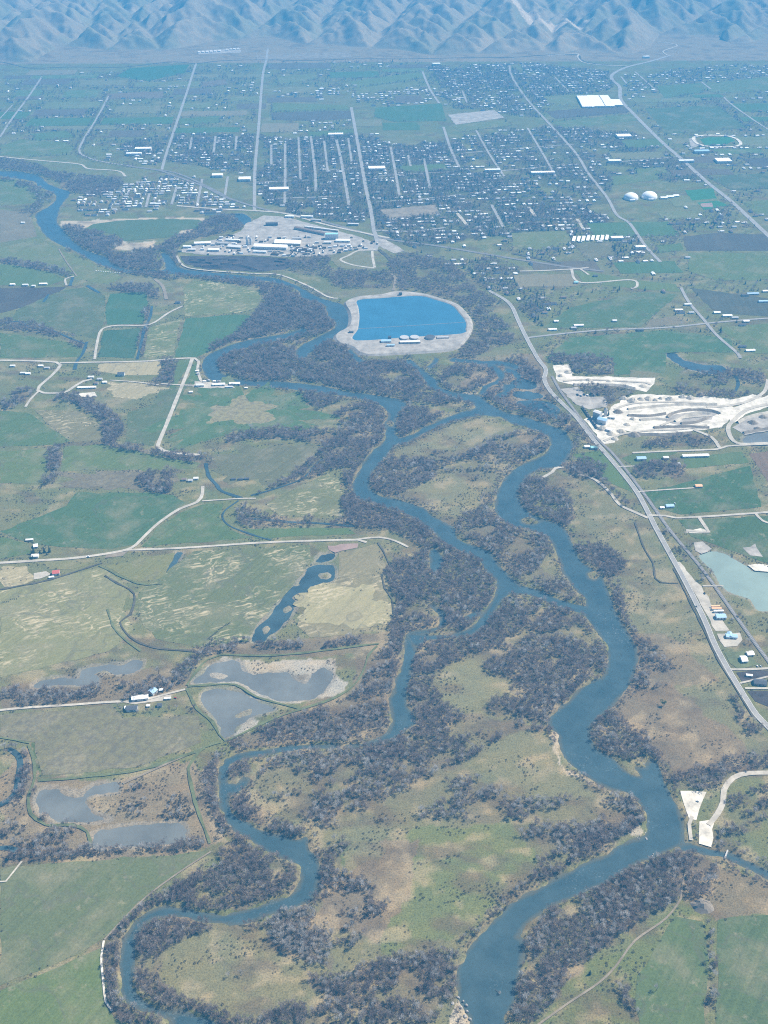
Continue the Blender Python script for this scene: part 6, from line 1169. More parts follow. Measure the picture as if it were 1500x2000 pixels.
def house_mesh(seed, w, d, h, rm, wm):
    g = random.Random(seed); a, b = MB(), MB(); gable(w, d, h, d*.22, a, b, .35)
    if g.random() < .5:
        x0 = g.choice((-1, 1))*(w/2+2.4); a.box(x0-2.4, x0+2.4, -d/2+.6, d/2-1.2, -.3, h*.8); b.box(x0-2.7, x0+2.7, -d/2+.4, d/2-1, h*.8+.003, h*.8+.3)
    m = MB(); m.add(a.v, a.f, 0); m.add(b.v, b.f, 1); return m.me('house', [wm, rm]), m
HV = []
for k, (w, d, h, rm, rn, wm) in enumerate(((14, 9, 3.4, M_RWHITE, 'white', M_WALLW), (13, 9, 3.6, M_RLIGHT, 'light grey', M_WALLT), (15, 10, 3.8, M_RGREY, 'grey', M_WALLW), (12, 9, 5, M_RBROWN, 'brown', M_WALLT), (16, 10, 3.8, M_RDARK, 'dark', M_WALLW), (20, 9, 3.4, M_RWHITE, 'white', M_WALLT), (11, 8, 3.2, M_RLIGHT, 'light grey', M_WALLW))):
    hm, raw = house_mesh(k, w, d, h, rm, wm); HV.append((hm, raw, rn))
houses = []
ca, sa = math.cos(ROT0), math.sin(ROT0)
for zi, (s, lw, ld, share, tsp, tshare, place) in enumerate(ZONES):
    pw = W(s); c = pw.mean(0); q = pw-c; loc = np.stack([q[:, 0]*ca+q[:, 1]*sa, -q[:, 0]*sa+q[:, 1]*ca], 1)
    x0, y0 = loc.min(0); x1, y1 = loc.max(0)
    gx, gy = np.meshgrid(np.arange(x0, x1, lw), np.arange(y0, y1, ld)); gx = (gx+rng.uniform(-.14, .14, gx.shape)*lw).ravel(); gy = (gy+rng.uniform(-.12, .12, gy.shape)*ld).ravel()
    wx_, wy_ = c[0]+gx*ca-gy*sa, c[1]+gx*sa+gy*ca
    ok = inpoly(wx_+(fbm(wx_, wy_, 120., 400, 3)-.5)*190, wy_+(fbm(wx_, wy_, 120., 410, 3)-.5)*330, pw) & ~at_ras(OCC, wx_, wy_) & ~at_ras(FLD, wx_, wy_) & ~at_ras(OCC, wx_+8, wy_) & ~at_ras(OCC, wx_-8, wy_) & ~at_ras(OCC, wx_, wy_+6) & ~at_ras(OCC, wx_, wy_-6) & (bil(SDF, wx_, wy_) < -12)
    cl = fbm(wx_, wy_, 110., 200+zi, 2); ok &= rng.random(len(wx_)) < share*np.clip(cl*2.2, .15, 1.6)
    for x, y in zip(wx_[ok], wy_[ok]): houses.append((x, y, ROT0+(math.pi/2 if rng.random() < .4 else 0)+rng.normal(0, .04), int(rng.choice(len(HV), p=(.13, .17, .22, .15, .15, .06, .12))), place))
    tx, ty = spread(pw, tsp); ok0 = inpoly(tx+(fbm(tx, ty, 120., 400, 3)-.5)*190, ty+(fbm(tx, ty, 120., 410, 3)-.5)*330, pw); tx, ty = tx[ok0], ty[ok0]; cl = fbm(tx, ty, 70., 300+zi, 3)
    ok = ~at_ras(OCC, tx, ty) & (bil(SDF, tx, ty) < -3) & (~at_ras(FLD, tx, ty)) & (rng.random(len(tx)) < tshare*np.clip((cl-.2)*2.6, .05, 1.5))
    for x, y in zip(tx[ok], ty[ok]):
        t = rng.random(); TREES['bare' if t < .72 else 'conifer' if t < .88 else 'silver' if t < .94 else 'leafy'].append((x, y, rng.uniform(.6, 1.15), place))
# field hedges in the far valley and lines of trees at field borders
for s, kind, col, lab in FIELDS[58:]:
    pw = W(s); n = len(pw)
    for i in range(n):
        a, b = pw[i], pw[(i+1) % n]; L = np.hypot(*(b-a))
        if rng.random() < .55:
            for t in np.arange(0, L, 9.0):
                if rng.random() < .6:
                    p = a+(b-a)*t/L+rng.normal(0, 3, 2)
                    if not at_ras(OCC, p[0], p[1]): TREES['bare' if rng.random() < .8 else 'conifer'].append((p[0], p[1], rng.uniform(.5, 1.0), 'far field hedges'))
for pl, w in ROADLINES[3:4]:
    a, b = ribbon(pl, 26)
    for p in np.vstack([a, b]): TREES['bare'].append((p[0]+rng.normal(0, 3), p[1], rng.uniform(.7, 1.1), 'tree lined far lane'))
LM = [((P(a, b)), t) for a, b, t in ((656, 265, 'the flat hall at top of main street'), (545, 372, 'the flat hall in lower town'), (736, 331, 'the white school block'), (606, 453, 'the long drying shed'), (1060, 340, 'the long eastern hall'), (962, 335, 'the pale town hall block'), (1232, 388, 'the twin domes'), (730, 450, 'the mill crossing'), (800, 414, 'the reddish bare lot'), (1145, 466, 'the storage rows'), (1205, 468, 'the crossroads conifers'), (430, 390, 'the rail siding'), (340, 402, 'the riverside corner'), (865, 445, 'the road end east of the mill'), (940, 520, 'the railway bend'), (1030, 560, 'the leafy suburb lane'), (640, 425, 'the mill road'), (900, 390, 'the lower cross street'), (1120, 430, 'the diagonal road'), (850, 505, 'the railway above the reservoir'), (985, 585, 'the highway start'), (1000, 450, 'the green field by the storage rows'), (1330, 440, 'the baseball ground'), (210, 405, 'the sandy far river bank'))]
def near_lm(x, y): return min(LM, key=lambda q: (q[0][0]-x)**2+((q[0][1]-y)*.5)**2)[1]
WC = [(pw.mean(0), w[4]) for pw, w in zip(WOODW, WOODS)]
def near_wood(x, y): return min(WC, key=lambda q: (q[0][0]-x)**2+(q[0][1]-y)**2)[1]
houses.sort(key=lambda h: h[0]**2+h[1]**2)
for k, (x, y, r, vi, place) in enumerate(houses[:300]):
    o = obj('house', HV[vi][0], None, (x, y, 0.02)); o.rotation_euler = (0, 0, r)
    tag(o, '%s roofed %shouse near %s' % (HV[vi][2], ('', '', '', 'two storey ', 'large ', 'long low ', 'tiny ')[vi], near_lm(x, y)), 'house', HV[vi][2]+' houses near '+near_lm(x, y))
rest = MB(); slots = []
far_mats = []
for hm, raw, rn in HV: far_mats += [hm.materials[0], hm.materials[1]]
vv, ff, mm = [], [], []; off = 0
for x, y, r, vi, place in houses[300:]:
    raw = HV[vi][1]; a = np.array(raw.v); c, s = math.cos(r), math.sin(r)
    vv.append(np.stack([x+a[:, 0]*c-a[:, 1]*s, y+a[:, 0]*s+a[:, 1]*c, a[:, 2]+.02], 1)); ff += [tuple(i+off for i in f_) for f_ in raw.f]; mm += [2*vi+m_ for m_ in raw.m]; off += len(a)
if vv: tag(obj('distant_houses', mesh('distant_houses', np.vstack(vv), ff, far_mats, mm)), 'mass of far small houses spread across the valley town', 'houses', kind='stuff')

# ------------------------------------------------------------------ lone trees and planted rows
def lone(kind, px, py, scale, lab, cat='tree', group=None, vi=0, zo=0.1):
    x, y = P(px, py); tm, cm, _ = PROTO[kind][vi % len(PROTO[kind])]
    nm = {'bare': 'bare_tree', 'silver': 'silver_tree', 'shrub': 'shrub', 'conifer': 'conifer_tree', 'leafy': 'willow_tree', 'red': 'red_willow'}[kind]
    root = empty(nm, (x, y, float(gz(np.array([x]), np.array([y]))[0])+zo), random.uniform(0, 6.28)); root.scale = (scale,)*3; tag(root, lab, cat, group)
    obj('trunk' if kind != 'shrub' else 'stem', tm, root); obj('crown', cm, root); return root
lone('silver', 447, 1908, .85, 'gnarled leafless tree standing alone in the loop meadow', vi=1); lone('silver', 471, 1905, .9, 'broader leafless tree beside the gnarled one in loop meadow', vi=0); lone('bare', 394, 1876, .55, 'small bare tree near the loop meadow edge', vi=3)
lone('silver', 1281, 1935, .9, 'lone leafless tree in bright green corner field', vi=2); lone('conifer', 1152, 1903, .7, 'single dark conifer beside the tan track', vi=0)
lone('leafy', 1297, 1378, 1.3, 'round evergreen bush on the brown terrace', 'bush', vi=1); lone('leafy', 320, 954, 1.4, 'pale yellow green willow among bare trees', vi=0); lone('leafy', 306, 958, 1.0, 'smaller pale green willow beside the larger one', vi=1)
lone('leafy', 1200, 460, 1.1, 'fresh green tree by the crossroads', vi=0); lone('red', 112, 1362, 1.3, 'orange tinted willow bush in tangled hedge', vi=0); lone('red', 180, 1362, 1.1, 'reddish willow bush east of the orange one', vi=1)
for k, (px, py, sc) in enumerate(((62, 1082, .9), (66, 1080, 1.0), (78, 1080, .8), (87, 1079, 1.1), (97, 1078, 1.0), (91, 1084, .7), (64, 1092, .9))): lone('conifer', px, py, sc, 'dark conifer in windbreak beside the pale roofed farmhouse', group='farmhouse windbreak conifers', vi=k)
for k in range(14): lone('shrub', 1440+k*6, 1081+k*2.6, .8, 'small round shrub in planted row above turquoise pond', 'shrub', 'planted shrub row above the pond', vi=k)
for k, (px, py) in enumerate(((380, 1383), (345, 1385), (330, 1388), (237, 1388), (298, 1390), (270, 1394), (286, 1391), (230, 1380))): lone('silver' if k % 2 else 'bare', px, py, .8, 'bare yard tree around the pond homestead', group='homestead yard trees', vi=k)
for k, (px, py) in enumerate(((1240, 487), (1212, 492), (1222, 490), (1233, 476), (1247, 474), (1071, 450), (1083, 447), (1200, 490))): lone('conifer', px, py, 1.3, 'tall dark conifer at the eastern crossroads', group='crossroads conifers', vi=k)
for k, (px, py) in enumerate(((1180, 805), (1188, 812), (1186, 803))): lone('conifer', px, py, 1.1, 'dark conifer standing in the white quarry', group='quarry conifers', vi=k)

# ------------------------------------------------------------------ individual trees and the remaining woodland
def in_view(x, y):
    d = np.array((x, y, -H)); f = d[1]*CT-d[2]*ST; u = d[1]*ST+d[2]*CT
    px = 750+FPX*d[0]/f; py = 1000-FPX*u/f; return 4 < px < 1496 and 4 < py < 1996
NAMES = {'bare': ('bare_tree', 'bare brown tree', 170), 'silver': ('silver_tree', 'bare silver tree', 130), 'shrub': ('shrub', 'dark shrub', 200), 'red': ('red_willow', 'bare reddish willow', 40), 'conifer': ('conifer_tree', 'dark green conifer', 90), 'leafy': ('willow_tree', 'fresh green tree', 40)}
def scatter(name, lst, metas, lab):
    a = np.array([(x, y, s) for x, y, s, _ in lst]); z = gz(a[:, 0], a[:, 1])
    m = bpy.data.meshes.new(name); m.vertices.add(len(a)); m.vertices.foreach_set('co', np.stack([a[:, 0], a[:, 1], z], 1).astype(np.float32).ravel())
    for nm, val in (('scl', a[:, 2]), ('rz', rng.uniform(0, 6.28, len(a)))):
        t = m.attributes.new(nm, 'FLOAT', 'POINT'); t.data.foreach_set('value', val.astype(np.float32))
    t = m.attributes.new('vid', 'INT', 'POINT'); t.data.foreach_set('value', rng.integers(0, len(metas), len(a)).astype(np.int32))
    o = obj(name, m); tag(o, lab, 'woodland', kind='stuff')
    col = bpy.data.collections.new(name+'_shapes')
    for k, me_ in enumerate(metas): col.objects.link(bpy.data.objects.new('%s_shape_%d' % (name, k), me_))
    ng = bpy.data.node_groups.new(name, 'GeometryNodeTree')
    ng.interface.new_socket(name='Geometry', in_out='INPUT', socket_type='NodeSocketGeometry'); ng.interface.new_socket(name='Geometry', in_out='OUTPUT', socket_type='NodeSocketGeometry')
    gi = ng.nodes.new('NodeGroupInput'); go = ng.nodes.new('NodeGroupOutput'); iop = ng.nodes.new('GeometryNodeInstanceOnPoints'); ci = ng.nodes.new('GeometryNodeCollectionInfo')
    ci.inputs['Collection'].default_value = col; ci.inputs['Separate Children'].default_value = True; ci.inputs['Reset Children'].default_value = True
    iop.inputs['Pick Instance'].default_value = True
    def attr(nm, ty):
        n = ng.nodes.new('GeometryNodeInputNamedAttribute'); n.data_type = ty; n.inputs['Name'].default_value = nm; return n.outputs['Attribute']
    cx = ng.nodes.new('ShaderNodeCombineXYZ'); L = ng.links.new
    L(gi.outputs[0], iop.inputs['Points']); L(ci.outputs[0], iop.inputs['Instance']); L(attr('vid', 'INT'), iop.inputs['Instance Index'])
    L(attr('rz', 'FLOAT'), cx.inputs['Z']); L(cx.outputs[0], iop.inputs['Rotation']); L(attr('scl', 'FLOAT'), iop.inputs['Scale']); L(iop.outputs[0], go.inputs[0])
    md = o.modifiers.new('trees', 'NODES'); md.node_group = ng
NSTUFF = {}
for kind, lst in TREES.items():
    nm, desc, cap = NAMES[kind]
    lst.sort(key=lambda t: (t[0]**2+t[1]**2)**.5-(60*t[2]))
    own, rest_ = [], []
    for t in lst:
        if len(own) < cap and in_view(t[0], t[1]): own.append(t)
        else: rest_.append(t)
    zs = gz(np.array([t[0] for t in own]), np.array([t[1] for t in own])) if own else []
    for k, ((x, y, s, place), z) in enumerate(zip(own, zs)):
        tm, cm, _ = PROTO[kind][k % len(PROTO[kind])]
        root = empty(nm, (x, y, float(z)), random.uniform(0, 6.28)); root.scale = (s,)*3
        size = 'tall ' if s > .9 else 'small ' if s < .62 else ''
        shp = {'bare': ('rounded', 'broad', 'slender', 'compact', 'wide crowned', 'spreading'), 'silver': ('slender', 'broad', 'lofty'), 'shrub': ('round', 'wide', 'tight'), 'red': ('broad', 'low'), 'conifer': ('narrow', 'lofty', 'stout'), 'leafy': ('broad', 'round')}[kind]; size += shp[k % len(PROTO[kind])]+' '
        wet = ' at water edge' if bil(SDF, x, y) > -12 else ''
        spot = place if place not in ('river bank fringe', 'open river flats') else ('shore by the ' if 'fringe' in place else 'grass near the ')+near_wood(x, y)
        lb = ('%s%s in the %s' if place == spot else '%s%s on the %s') % (size, desc, spot)
        if len((lb+wet).split()) <= 16 and 'shore' not in spot: lb += wet; spot += wet
        if len(lb.split()) > 16: lb = lb.replace(size, '', 1); size = ''
        if len(lb.split()) > 16: lb = lb.replace(' on the ', ' at ', 1)
        tag(root, lb, 'shrub' if kind == 'shrub' else 'tree', '%s%s: %s' % (size, desc, spot))
        obj('stem' if kind == 'shrub' else 'trunk', tm, root); obj('crown', cm, root)
    NSTUFF[kind] = len(rest_)
    if rest_: scatter({'bare': 'bare_woodland', 'silver': 'silver_woodland', 'shrub': 'scrub', 'red': 'willow_scrub', 'conifer': 'conifer_planting', 'leafy': 'garden_greenery'}[kind], rest_, [q[2] for q in PROTO[kind]], {'bare': 'mass of brown leafless woodland along river and town', 'silver': 'pale silver leafless trees mixed through the woods', 'shrub': 'countless low dark shrubs over the river flats', 'red': 'reddish willow scrub in the marsh', 'conifer': 'dark conifers scattered through the far town', 'leafy': 'fresh green garden trees scattered through the town'}[kind])
print('TREES', {k: len(v) for k, v in TREES.items()}, 'HOUSES', len(houses))

# ------------------------------------------------------------------ cattle, vehicles, hives, log piles, rail cars, small works
def cow_mesh():
    m = MB(); rings = [(-1.15, 1.05, .12, .16), (-1.0, 1.0, .34, .40), (-.4, .95, .38, .46), (.4, .95, .38, .46), (.85, 1.05, .30, .42), (1.15, 1.25, .18, .26), (1.45, 1.32, .14, .18), (1.75, 1.12, .08, .09)]
    n = 8; vs_ = []
    for x, z, ry, rz in rings: vs_ += [(x, ry*math.cos(2*math.pi*i/n), z+rz*math.sin(2*math.pi*i/n)) for i in range(n)]
    fs = [(k*n+i, k*n+(i+1) % n, (k+1)*n+(i+1) % n, (k+1)*n+i) for k in range(len(rings)-1) for i in range(n)]+[tuple(range(n-1, -1, -1)), tuple(range((len(rings)-1)*n, len(rings)*n))]
    m.add(vs_, fs)
    for x, y in ((-.85, .22), (-.85, -.22), (.7, .22), (.7, -.22)):
        m.tube((x, y, .85), (x-.05*(1 if x > 0 else -1), y, .42), .13, .085, 5); m.tube((x-.05*(1 if x > 0 else -1), y, .42), (x, y, 0), .08, .07, 5)
    for s in (-1, 1): m.tube((1.42, .1*s, 1.42), (1.36, .32*s, 1.44), .05, .02, 4)
    m.tube((-1.15, 0, 1.15), (-1.25, 0, .5), .04, .03, 4); return m.me('cow', plain('black_hide', (.025, .022, .02), .8)) 
cow = cow_mesh()
HERDS = [('herd under the straw streaked pasture', [(407+k*2.2, 1248-k*1.7) for k in range(9)]+[(428+k*2.6, 1230-k*1.6) for k in range(9)]+[(410, 1249), (415, 1248), (421, 1247)]),
 ('herd on the brown weedy field', [(741, 1088), (745, 1094), (742, 1112), (739, 1119), (732, 1124), (736, 1116), (729, 1123), (744, 1091)]),
 ('herd on the bend of the straw patch', [(560, 1236), (555, 1243), (548, 1245), (552, 1240), (670, 1232), (690, 1230), (705, 1233), (740, 1229)]),
 ('herd in the tan triangular pasture', [(160+k*5, 826+(k*7 % 9)) for k in range(8)]), ('herd in the large green meadow', [(540+k*6, 775+(k*11 % 26)) for k in range(9)]), ('herd on the wide sage pasture', [(5+k*4, 1177-k*1.4+(k*5 % 4)) for k in range(9)]),
 ('herd grazing the lower island', [(952+(k*13 % 22), 1738+k*2.6) for k in range(12)]), ('herd beside the south tip thicket', [(733+(k*11 % 24), 1912+k*2.8) for k in range(8)]), ('herd on the brown terrace', [(1283, 1402), (1296, 1421), (1303, 1438), (1307, 1436), (1271, 1448), (1348, 1478), (1350, 1472), (1389, 1483), (1388, 1494), (1418, 1477), (1372, 1459)])]
for lab, pp in HERDS:
    for px, py in pp:
        x, y = P(px, py); o = obj('cow', cow, None, (x, y, max(.12, 0)+(.45 if at_ras(FLD, x, y) else 0.0))); o.rotation_euler = (0, 0, random.uniform(0, 6.28)); o.scale = (1.15,)*3
        tag(o, 'black cow standing in the '+lab, 'cow', lab)
M_TYRE = plain('tyre', (.02, .02, .02), .9); PAINTS = [plain('car_paint_'+n_, c_, .35, .05) for n_, c_ in (('white', (.75, .75, .74)), ('black', (.02, .02, .022)), ('red', (.35, .03, .03)), ('silver', (.45, .46, .47)), ('blue', (.05, .10, .25)))]; PN = ('white', 'black', 'red', 'silver', 'blue')
def car(px, py, rot, ci, lab, z=1.2, scale=1.0, group=None):
    x, y = P(px, py); root = empty('car', (x, y, z), rot); root.scale = (scale,)*3; tag(root, lab, 'car', group)
    m = MB(); m.add([(sx*a, b, c) for sx in (-.9, .9) for a, b, c in ((1, -2.2, .3), (1, 2.2, .3), (1, 2.2, .75), (1, 1.0, .9), (1, -2.1, .95))], [(4, 3, 2, 1, 0), (5, 6, 7, 8, 9), (0, 1, 6, 5), (1, 2, 7, 6), (2, 3, 8, 7), (3, 4, 9, 8), (4, 0, 5, 9)]); obj('body', m.me('body', PAINTS[ci]), root)
    m = MB(); m.add([(sx, b, c) for sx, b, c in ((-.82, -1.9, .93), (.82, -1.9, .93), (.82, 1.0, .9), (-.82, 1.0, .9), (-.68, -1.5, 1.45), (.68, -1.5, 1.45), (.68, .3, 1.45), (-.68, .3, 1.45))], [(4, 5, 6, 7), (0, 1, 5, 4), (1, 2, 6, 5), (2, 3, 7, 6), (3, 0, 4, 7)]); cab = obj('cabin', m.me('cabin', M_GLASS), root); m = MB(); m.box(-.66, .66, -1.45, .25, 1.453, 1.5); obj('roof_panel', m.me('roof_panel', PAINTS[ci]), cab)
    for sx in (-.85, .85):
        for yy in (-1.4, 1.4): m = MB(); m.tube((sx-.1, yy, .32), (sx+.1, yy, .32), .32, .32, 10); obj('wheel', m.me('wheel', M_TYRE), root)
hwy = math.radians(ang((1340, 1140), (1375, 1210)))-math.pi/2
car(1360, 1186, hwy, 1, 'black car driving on the valley highway', 1.1); car(1376, 1160, hwy, 1, 'dark truck parked on the sandy lot edge', .9, 1.25); car(1389, 1188, hwy+1.4, 0, 'white pickup at the trailer noses', .95); car(1479, 1302, .3, 0, 'white car parked on lane beside bright lawn', .95); car(1486, 1302.5, .3, 3, 'silver car parked on lane beside bright lawn', .95); car(1362, 1566, 1.0, 3, 'silver pickup parked on triangular gravel pad', .95); car(1318, 984, .4, 0, 'white pickup parked at white farm road house', .95)
car(172, 1088.5, 1.5, 0, 'white van on the winding gravel road', 1.1, 1.4); car(343, 1364, 1.0, 2, 'red pickup in the homestead yard', .9)
hp = W(ROADS[9][0], True, False, 12.0)
for k, t in enumerate((60, 75, 88, 96, 104, 118, 131, 143, 160, 176, 190, 205)):
    if t+1 < len(hp):
        p = hp[t]; d_ = hp[t+1]-p; a_ = math.atan2(d_[1], d_[0])-math.pi/2; sd_ = 1 if k % 2 else -1
        q = p+np.array((math.cos(a_), math.sin(a_)))*4*sd_; ppx = (q[0], q[1]); f_ = q[1]*CT+H*ST; u_ = q[1]*ST-H*CT
        car(750+FPX*q[0]/f_, 1000-FPX*u_/f_, a_, k % 5, '%s car driving on the wide eastern highway' % PN[k % 5], 1.1, 1.1, 'cars on the wide highway')
for k in range(11):
    x, y = P(188+k*4.6, 529.5+k*.45); m = MB(); m.box(-.9, .9, -.7, .7, 0, 1.1); m.box(-1, 1, -.8, .8, 1.103, 1.3); o = obj('beehive', m.me('beehive', M_RWHITE), None, (x, y, .12)); o.scale = (1.5,)*3; tag(o, 'white box hive in row along the river meadow', 'hive', 'row of white hives')
M_LOG = plain('log_bark', (.12, .09, .07), .95, .3, .4)
lg = MB()
for r_ in range(4):
    for i in range(11-r_): lg.tube((-6, (i+r_*.5-5.2)*.75, .37+r_*.64), (6, (i+r_*.5-5.2)*.75, .37+r_*.64), .37, .34, 6)
lgm = lg.me('log_pile', M_LOG)
for k, (px, py) in enumerate(((380, 512), (395, 508), (410, 514), (425, 507), (440, 515), (455, 508), (462, 517), (545, 511), (552, 507), (560, 513), (549, 518), (400, 520), (420, 519), (537, 498), (590, 492), (598, 488), (606, 491), (575, 490), (612, 485), (585, 487))):
    x, y = P(px, py); o = obj('log_pile', lgm, None, (x, y, .78)); o.rotation_euler = (0, 0, random.uniform(-.3, .3)); o.scale = (2.0, 1.6, 1.6); tag(o, 'dark stacked log pile in sawmill bark yard' if py > 500 else 'pale edge lumber stack near the sawmill halls', 'log pile', 'log piles in the bark yard' if py > 500 else 'lumber stacks by the halls')
M_HOP = plain('hopper_paint', (.10, .10, .11), .7, .15)
ra = W('1130,797 1158,838', False, False); dv = ra[1]-ra[0]; aa = math.atan2(dv[1], dv[0])
for k in range(9):
    p = ra[0]+dv*(k+.5)/9; root = empty('hopper_wagon', (p[0]+9, p[1]+2, 1.1), aa); tag(root, 'dark rail hopper wagon standing beside the quarry', 'rail wagon', 'hopper wagons by the quarry')
    m = MB(); m.add([(-8, -1.5, 3.8), (8, -1.5, 3.8), (8, 1.5, 3.8), (-8, 1.5, 3.8), (-6.5, -1.2, 1.0), (6.5, -1.2, 1.0), (6.5, 1.2, 1.0), (-6.5, 1.2, 1.0)], [(0, 1, 2, 3), (7, 6, 5, 4), (4, 5, 1, 0), (5, 6, 2, 1), (6, 7, 3, 2), (7, 4, 0, 3)]); obj('hopper_body', m.me('hopper_body', M_HOP), root)
    for sx in (-5.5, 5.5): m = MB(); [m.tube((sx+e, -.9, .45), (sx+e, .9, .45), .45, .45, 10) for e in (-.9, .9)]; obj('bogie', m.me('bogie', M_TYRE), root)
M_PILE = sheet_mat('sand_pile', (0.48, 0.43, 0.345), 0.35); M_PILE2 = sheet_mat('soil_pile', (0.24, 0.205, 0.16), 0.3)
def heap(px, py, rad, h, mat, lab, group):
    g = np.random.default_rng(int(px*7+py)); m = MB(); n = 16; x, y = P(px, py)
    vs_ = [(rad*f*math.cos(6.283*i/n)*g.uniform(.85, 1.15), rad*f*.8*math.sin(6.283*i/n)*g.uniform(.85, 1.15), z*h*g.uniform(.9, 1.1)-(1 if f == 1 else 0)) for f, z in ((1, 0), (.62, .42), (.25, .9)) for i in range(n)]+[(0, 0, h)]
    m.add(vs_, [(k*n+i, k*n+(i+1) % n, (k+1)*n+(i+1) % n, (k+1)*n+i) for k in range(2) for i in range(n)]+[(2*n+i, 2*n+(i+1) % n, 3*n) for i in range(n)])
    o = obj('sand_heap', m.me('sand_heap', mat), None, (x, y, .5)); tag(o, lab, 'heap', group); paint(OCC, np.array([(x-rad, y-rad), (x+rad, y-rad), (x+rad, y+rad), (x-rad, y+rad)]))
for px, py, rd, h in ((1236, 784, 16, 9), (1218, 779, 13, 7), (1252, 781, 12, 7), (1266, 780, 14, 8), (1309, 781, 15, 8), (1333, 776, 12, 7), (1348, 778, 13, 7), (1177, 838, 15, 8), (1194, 848, 14, 7), (1213, 843, 12, 6), (1236, 819, 10, 5), (1280, 782, 9, 5), (1290, 779, 8, 5), (1225, 830, 11, 5), (1200, 858, 10, 5), (1110, 728, 13, 6), (1095, 735, 10, 5), (1256, 755, 12, 5), (1150, 743, 11, 5), (1190, 745, 10, 4)): heap(px, py, rd, h, M_PILE, 'pale sand heap in the white quarry', 'sand heaps in the quarry')
for px, py, rd, h in ((1207, 805, 14, 7), (1368, 772, 12, 7), (1238, 850, 16, 8), (1470, 826, 14, 7), (1490, 815, 12, 6), (1480, 838, 11, 5), (1372, 1770, 16, 9)): heap(px, py, rd, h, M_PILE2, 'brown soil heap at the quarry edge' if py < 1000 else 'grey brown spoil heap beside the corner field', 'soil heaps' if py < 1000 else None)
def berm(s_, w, h, mat, lab):
    pl = W(s_, True, False, 8.0); a, b = ribbon(pl, w); n = len(pl); hh = h*(.75+.5*vnoise(pl[:, 0]/11., pl[:, 1]/11., 9)); v_ = [(p[0], p[1], .3) for p in a]+[(p[0], p[1], .5+q) for p, q in zip(pl, hh)]+[(p[0], p[1], .3) for p in b]
    tag(obj('quarry_bank', mesh('quarry_bank', v_, [(k*n+i, (k+1)*n+i, (k+1)*n+i+1, k*n+i+1) for k in range(2) for i in range(n-1)], mat)), lab, 'bank', kind='structure')
for k, s_ in enumerate(('1303,816 1315,807 1353,801 1391,804 1406,809', '1318,824 1341,812 1371,807 1387,809', '1330,828 1359,825 1384,815', '1250,821 1280,819 1303,821', '1277,836 1330,834 1385,836', '1226,800 1270,795 1330,791 1400,791', '1226,812 1262,813 1300,809', '1440,826 1462,815 1500,806', '1452,846 1500,838 1540,836', '1120,752 1200,753 1240,760', '1245,848 1300,850 1350,846')): berm(s_, 11, 4.5, (M_PILE2, M_PILE)[k % 2], 'curved earth bank on the quarry floor')
for k, s_ in enumerate(('1180,862 1210,850 1260,842 1340,838 1380,830', '1200,800 1240,788 1320,786 1380,788', '1100,745 1140,742 1200,744 1262,748 1272,752', '1290,832 1330,818 1390,812')):
    pl = W(s_, True, False, 10.0); strip('haul_track', pl, 7, 1.5+.004*k, M_GRAVEL, None, label='worn haul track across the quarry floor', cat='track', kind='structure', group='quarry haul tracks')
for s_ in ('370,508 400,514 430,510', '440,517 470,520 500,528', '380,520 420,523 450,522', '540,508 552,512 565,509', '545,519 556,514 566,517'): berm(s_, 14, 4, M_BARK, 'dark bark ridge in the log yard')
for k in range(7): car(1128+k*6.5, 772+(k % 2)*2-k*.3, .25, (1, 3, 1, 0, 1, 3, 1)[k], 'large haul truck parked in the quarry yard row', .8, 2.0, 'haul trucks in the quarry yard')
lum = {}
for nm_, mt_ in (('pale', M_RLIGHT), ('tan', M_WALLT), ('dark', M_LOG), ('white', M_RWHITE)):
    m = MB(); [m.box(-5+.2*k, 5-.1*k, -1.4, 1.4, k*1.02, k*1.02+.97) for k in range(4)]; lum[nm_] = m.me('lumber_stack', mt_)
pm = W(PATCHES[0][0]); x_, y_ = spread(pm, 17.0); ok = np.array([not OCC2 for OCC2 in np.zeros(len(x_), bool)])
bl_ = [o for o in COL.objects if o.type == 'EMPTY' and o.get('category') in ('mill', 'shed', 'warehouse', 'silo')]
nl = 0
for x, y in zip(x_, y_):
    if nl >= 110 or rng.random() < .45 or any(abs(o.location.x-x) < 62 and abs(o.location.y-y) < 24 and o['category'] in ('mill', 'warehouse') for o in bl_) or any(abs(o.location.x-x) < 30 and abs(o.location.y-y) < 12 for o in bl_): continue
    k_ = ('pale', 'tan', 'dark', 'white')[int(rng.integers(0, 4))]; o = obj('lumber_stack', lum[k_], None, (x, y, .6)); o.rotation_euler = (0, 0, ROT0+rng.choice((0, 1.57))+rng.normal(0, .05)); o.scale = (1.3,)*3; nl += 1
    tag(o, '%s lumber stack in the open sawmill yard' % k_, 'lumber stack', k_+' lumber stacks in the sawmill yard')
# headgate across the eastern creek
x, y = P(1418, 1670); root = empty('headgate', (x, y, -.2), math.radians(62)); tag(root, 'pale concrete headgate footbridge across the eastern creek', 'headgate')
m = MB(); m.box(-9, 9, -.9, .9, 1.0, 1.35); obj('deck', m.me('deck', M_CONC), root)
for k in range(4): m = MB(); m.box(-7+k*4.6-.35, -7+k*4.6+.35, -1.3, 1.3, -2.6, .997); obj('pier', m.me('pier', M_CONC), root)
for s in (-1, 1): m = MB(); m.tube((-9, .8*s, 2.3), (9, .8*s, 2.3), .08, .08, 5); [m.tube((q_, .8*s, 1.3), (q_, .8*s, 2.3), .06, .06, 4) for q_ in (-8.8, -4, 0, 4, 8.8)]; obj('railing', m.me('railing', M_RAIL), root)
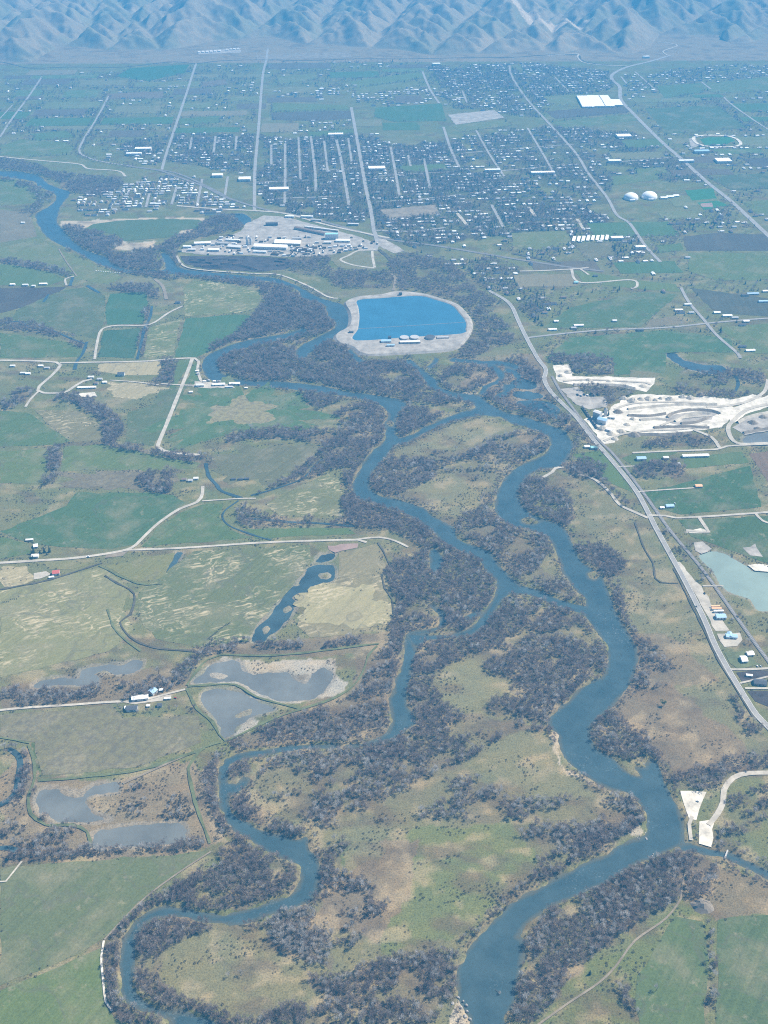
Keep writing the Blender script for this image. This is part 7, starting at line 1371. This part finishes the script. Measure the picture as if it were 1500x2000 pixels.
# boulders and snags in the river
M_ROCK = plain('river_rock', (0.27, 0.255, 0.235), 0.9, 0.25)
def rock(seed, r):
    g = np.random.default_rng(seed); m = MB(); n = 7; vs_ = [(r*math.cos(6.283*i/n)*g.uniform(.8, 1.1), r*math.sin(6.283*i/n)*g.uniform(.6, 1), -.6) for i in range(n)]+[(r*.7*math.cos(6.283*i/n)*g.uniform(.7, 1.2), r*.6*math.sin(6.283*i/n)*g.uniform(.7, 1.1), r*g.uniform(.25, .5)) for i in range(n)]+[(0, 0, r*.55)]
    m.add(vs_, [(i, (i+1) % n, n+(i+1) % n, n+i) for i in range(n)]+[(n+i, n+(i+1) % n, 2*n) for i in range(n)]); return m.me('boulder', M_ROCK)
rk = [rock(s, r) for s, r in ((1, 1.6), (2, 1.1), (3, 2.2))]
for k, (px, py) in enumerate([(1240+random.uniform(0, 26), 1624+random.uniform(0, 14)) for _ in range(9)]+[(1300+random.uniform(-40, 20), 1672+random.uniform(-6, 4)) for _ in range(6)]):
    x, y = P(px, py); o = obj('boulder', rk[k % 3], None, (x, y, WL+.1)); o.rotation_euler = (0, 0, random.uniform(0, 6)); tag(o, 'pale boulder on the sand spit rapid' if k < 9 else 'pale boulder at the mouth of the eastern creek', 'boulder', 'boulders on the sand spit' if k < 9 else 'boulders at the creek mouth')
for k, (px, py) in enumerate(((895, 1948), (905, 1955), (900, 1968), (912, 1975), (890, 1975), (908, 1985), (918, 1990), (898, 1990), (884, 1960), (911, 1963))):
    x, y = P(px, py); o = obj('boulder', rk[k % 3], None, (x, y, 0)); o.scale = (1.5,)*3; o.rotation_euler = (0, 0, k); tag(o, 'pale boulder on the stony bar at the lower bend', 'boulder', 'boulders on the lower stony bar')
x, y = P(968, 1932); tm, cm, _ = PROTO['silver'][0]; root = empty('snag', (x, y, WL), 1.0); root.rotation_euler = (1.35, 0, .7); root.scale = (.8,)*3; tag(root, 'drowned dead tree lying in the wide lower river', 'snag'); obj('trunk', tm, root); obj('branches', cm, root)

# ------------------------------------------------------------------ air
hb = MB(); hb.box(-16500, 16500, -3600, 16800, -6.0, H+60)
hm_ = bpy.data.materials.new('valley_haze'); hm_.use_nodes = True; nt = hm_.node_tree; nt.nodes.clear()
pv = nt.nodes.new('ShaderNodeVolumePrincipled'); pv.inputs['Density'].default_value = HAZE_DENSITY; pv.inputs['Color'].default_value = (*HAZE_COLOR, 1); pv.inputs['Anisotropy'].default_value = 0.0
om = nt.nodes.new('ShaderNodeOutputMaterial'); nt.links.new(pv.outputs[0], om.inputs['Volume'])
tag(obj('haze', hb.me('haze', hm_)), 'thin blue spring haze filling the valley air', 'haze', kind='stuff')
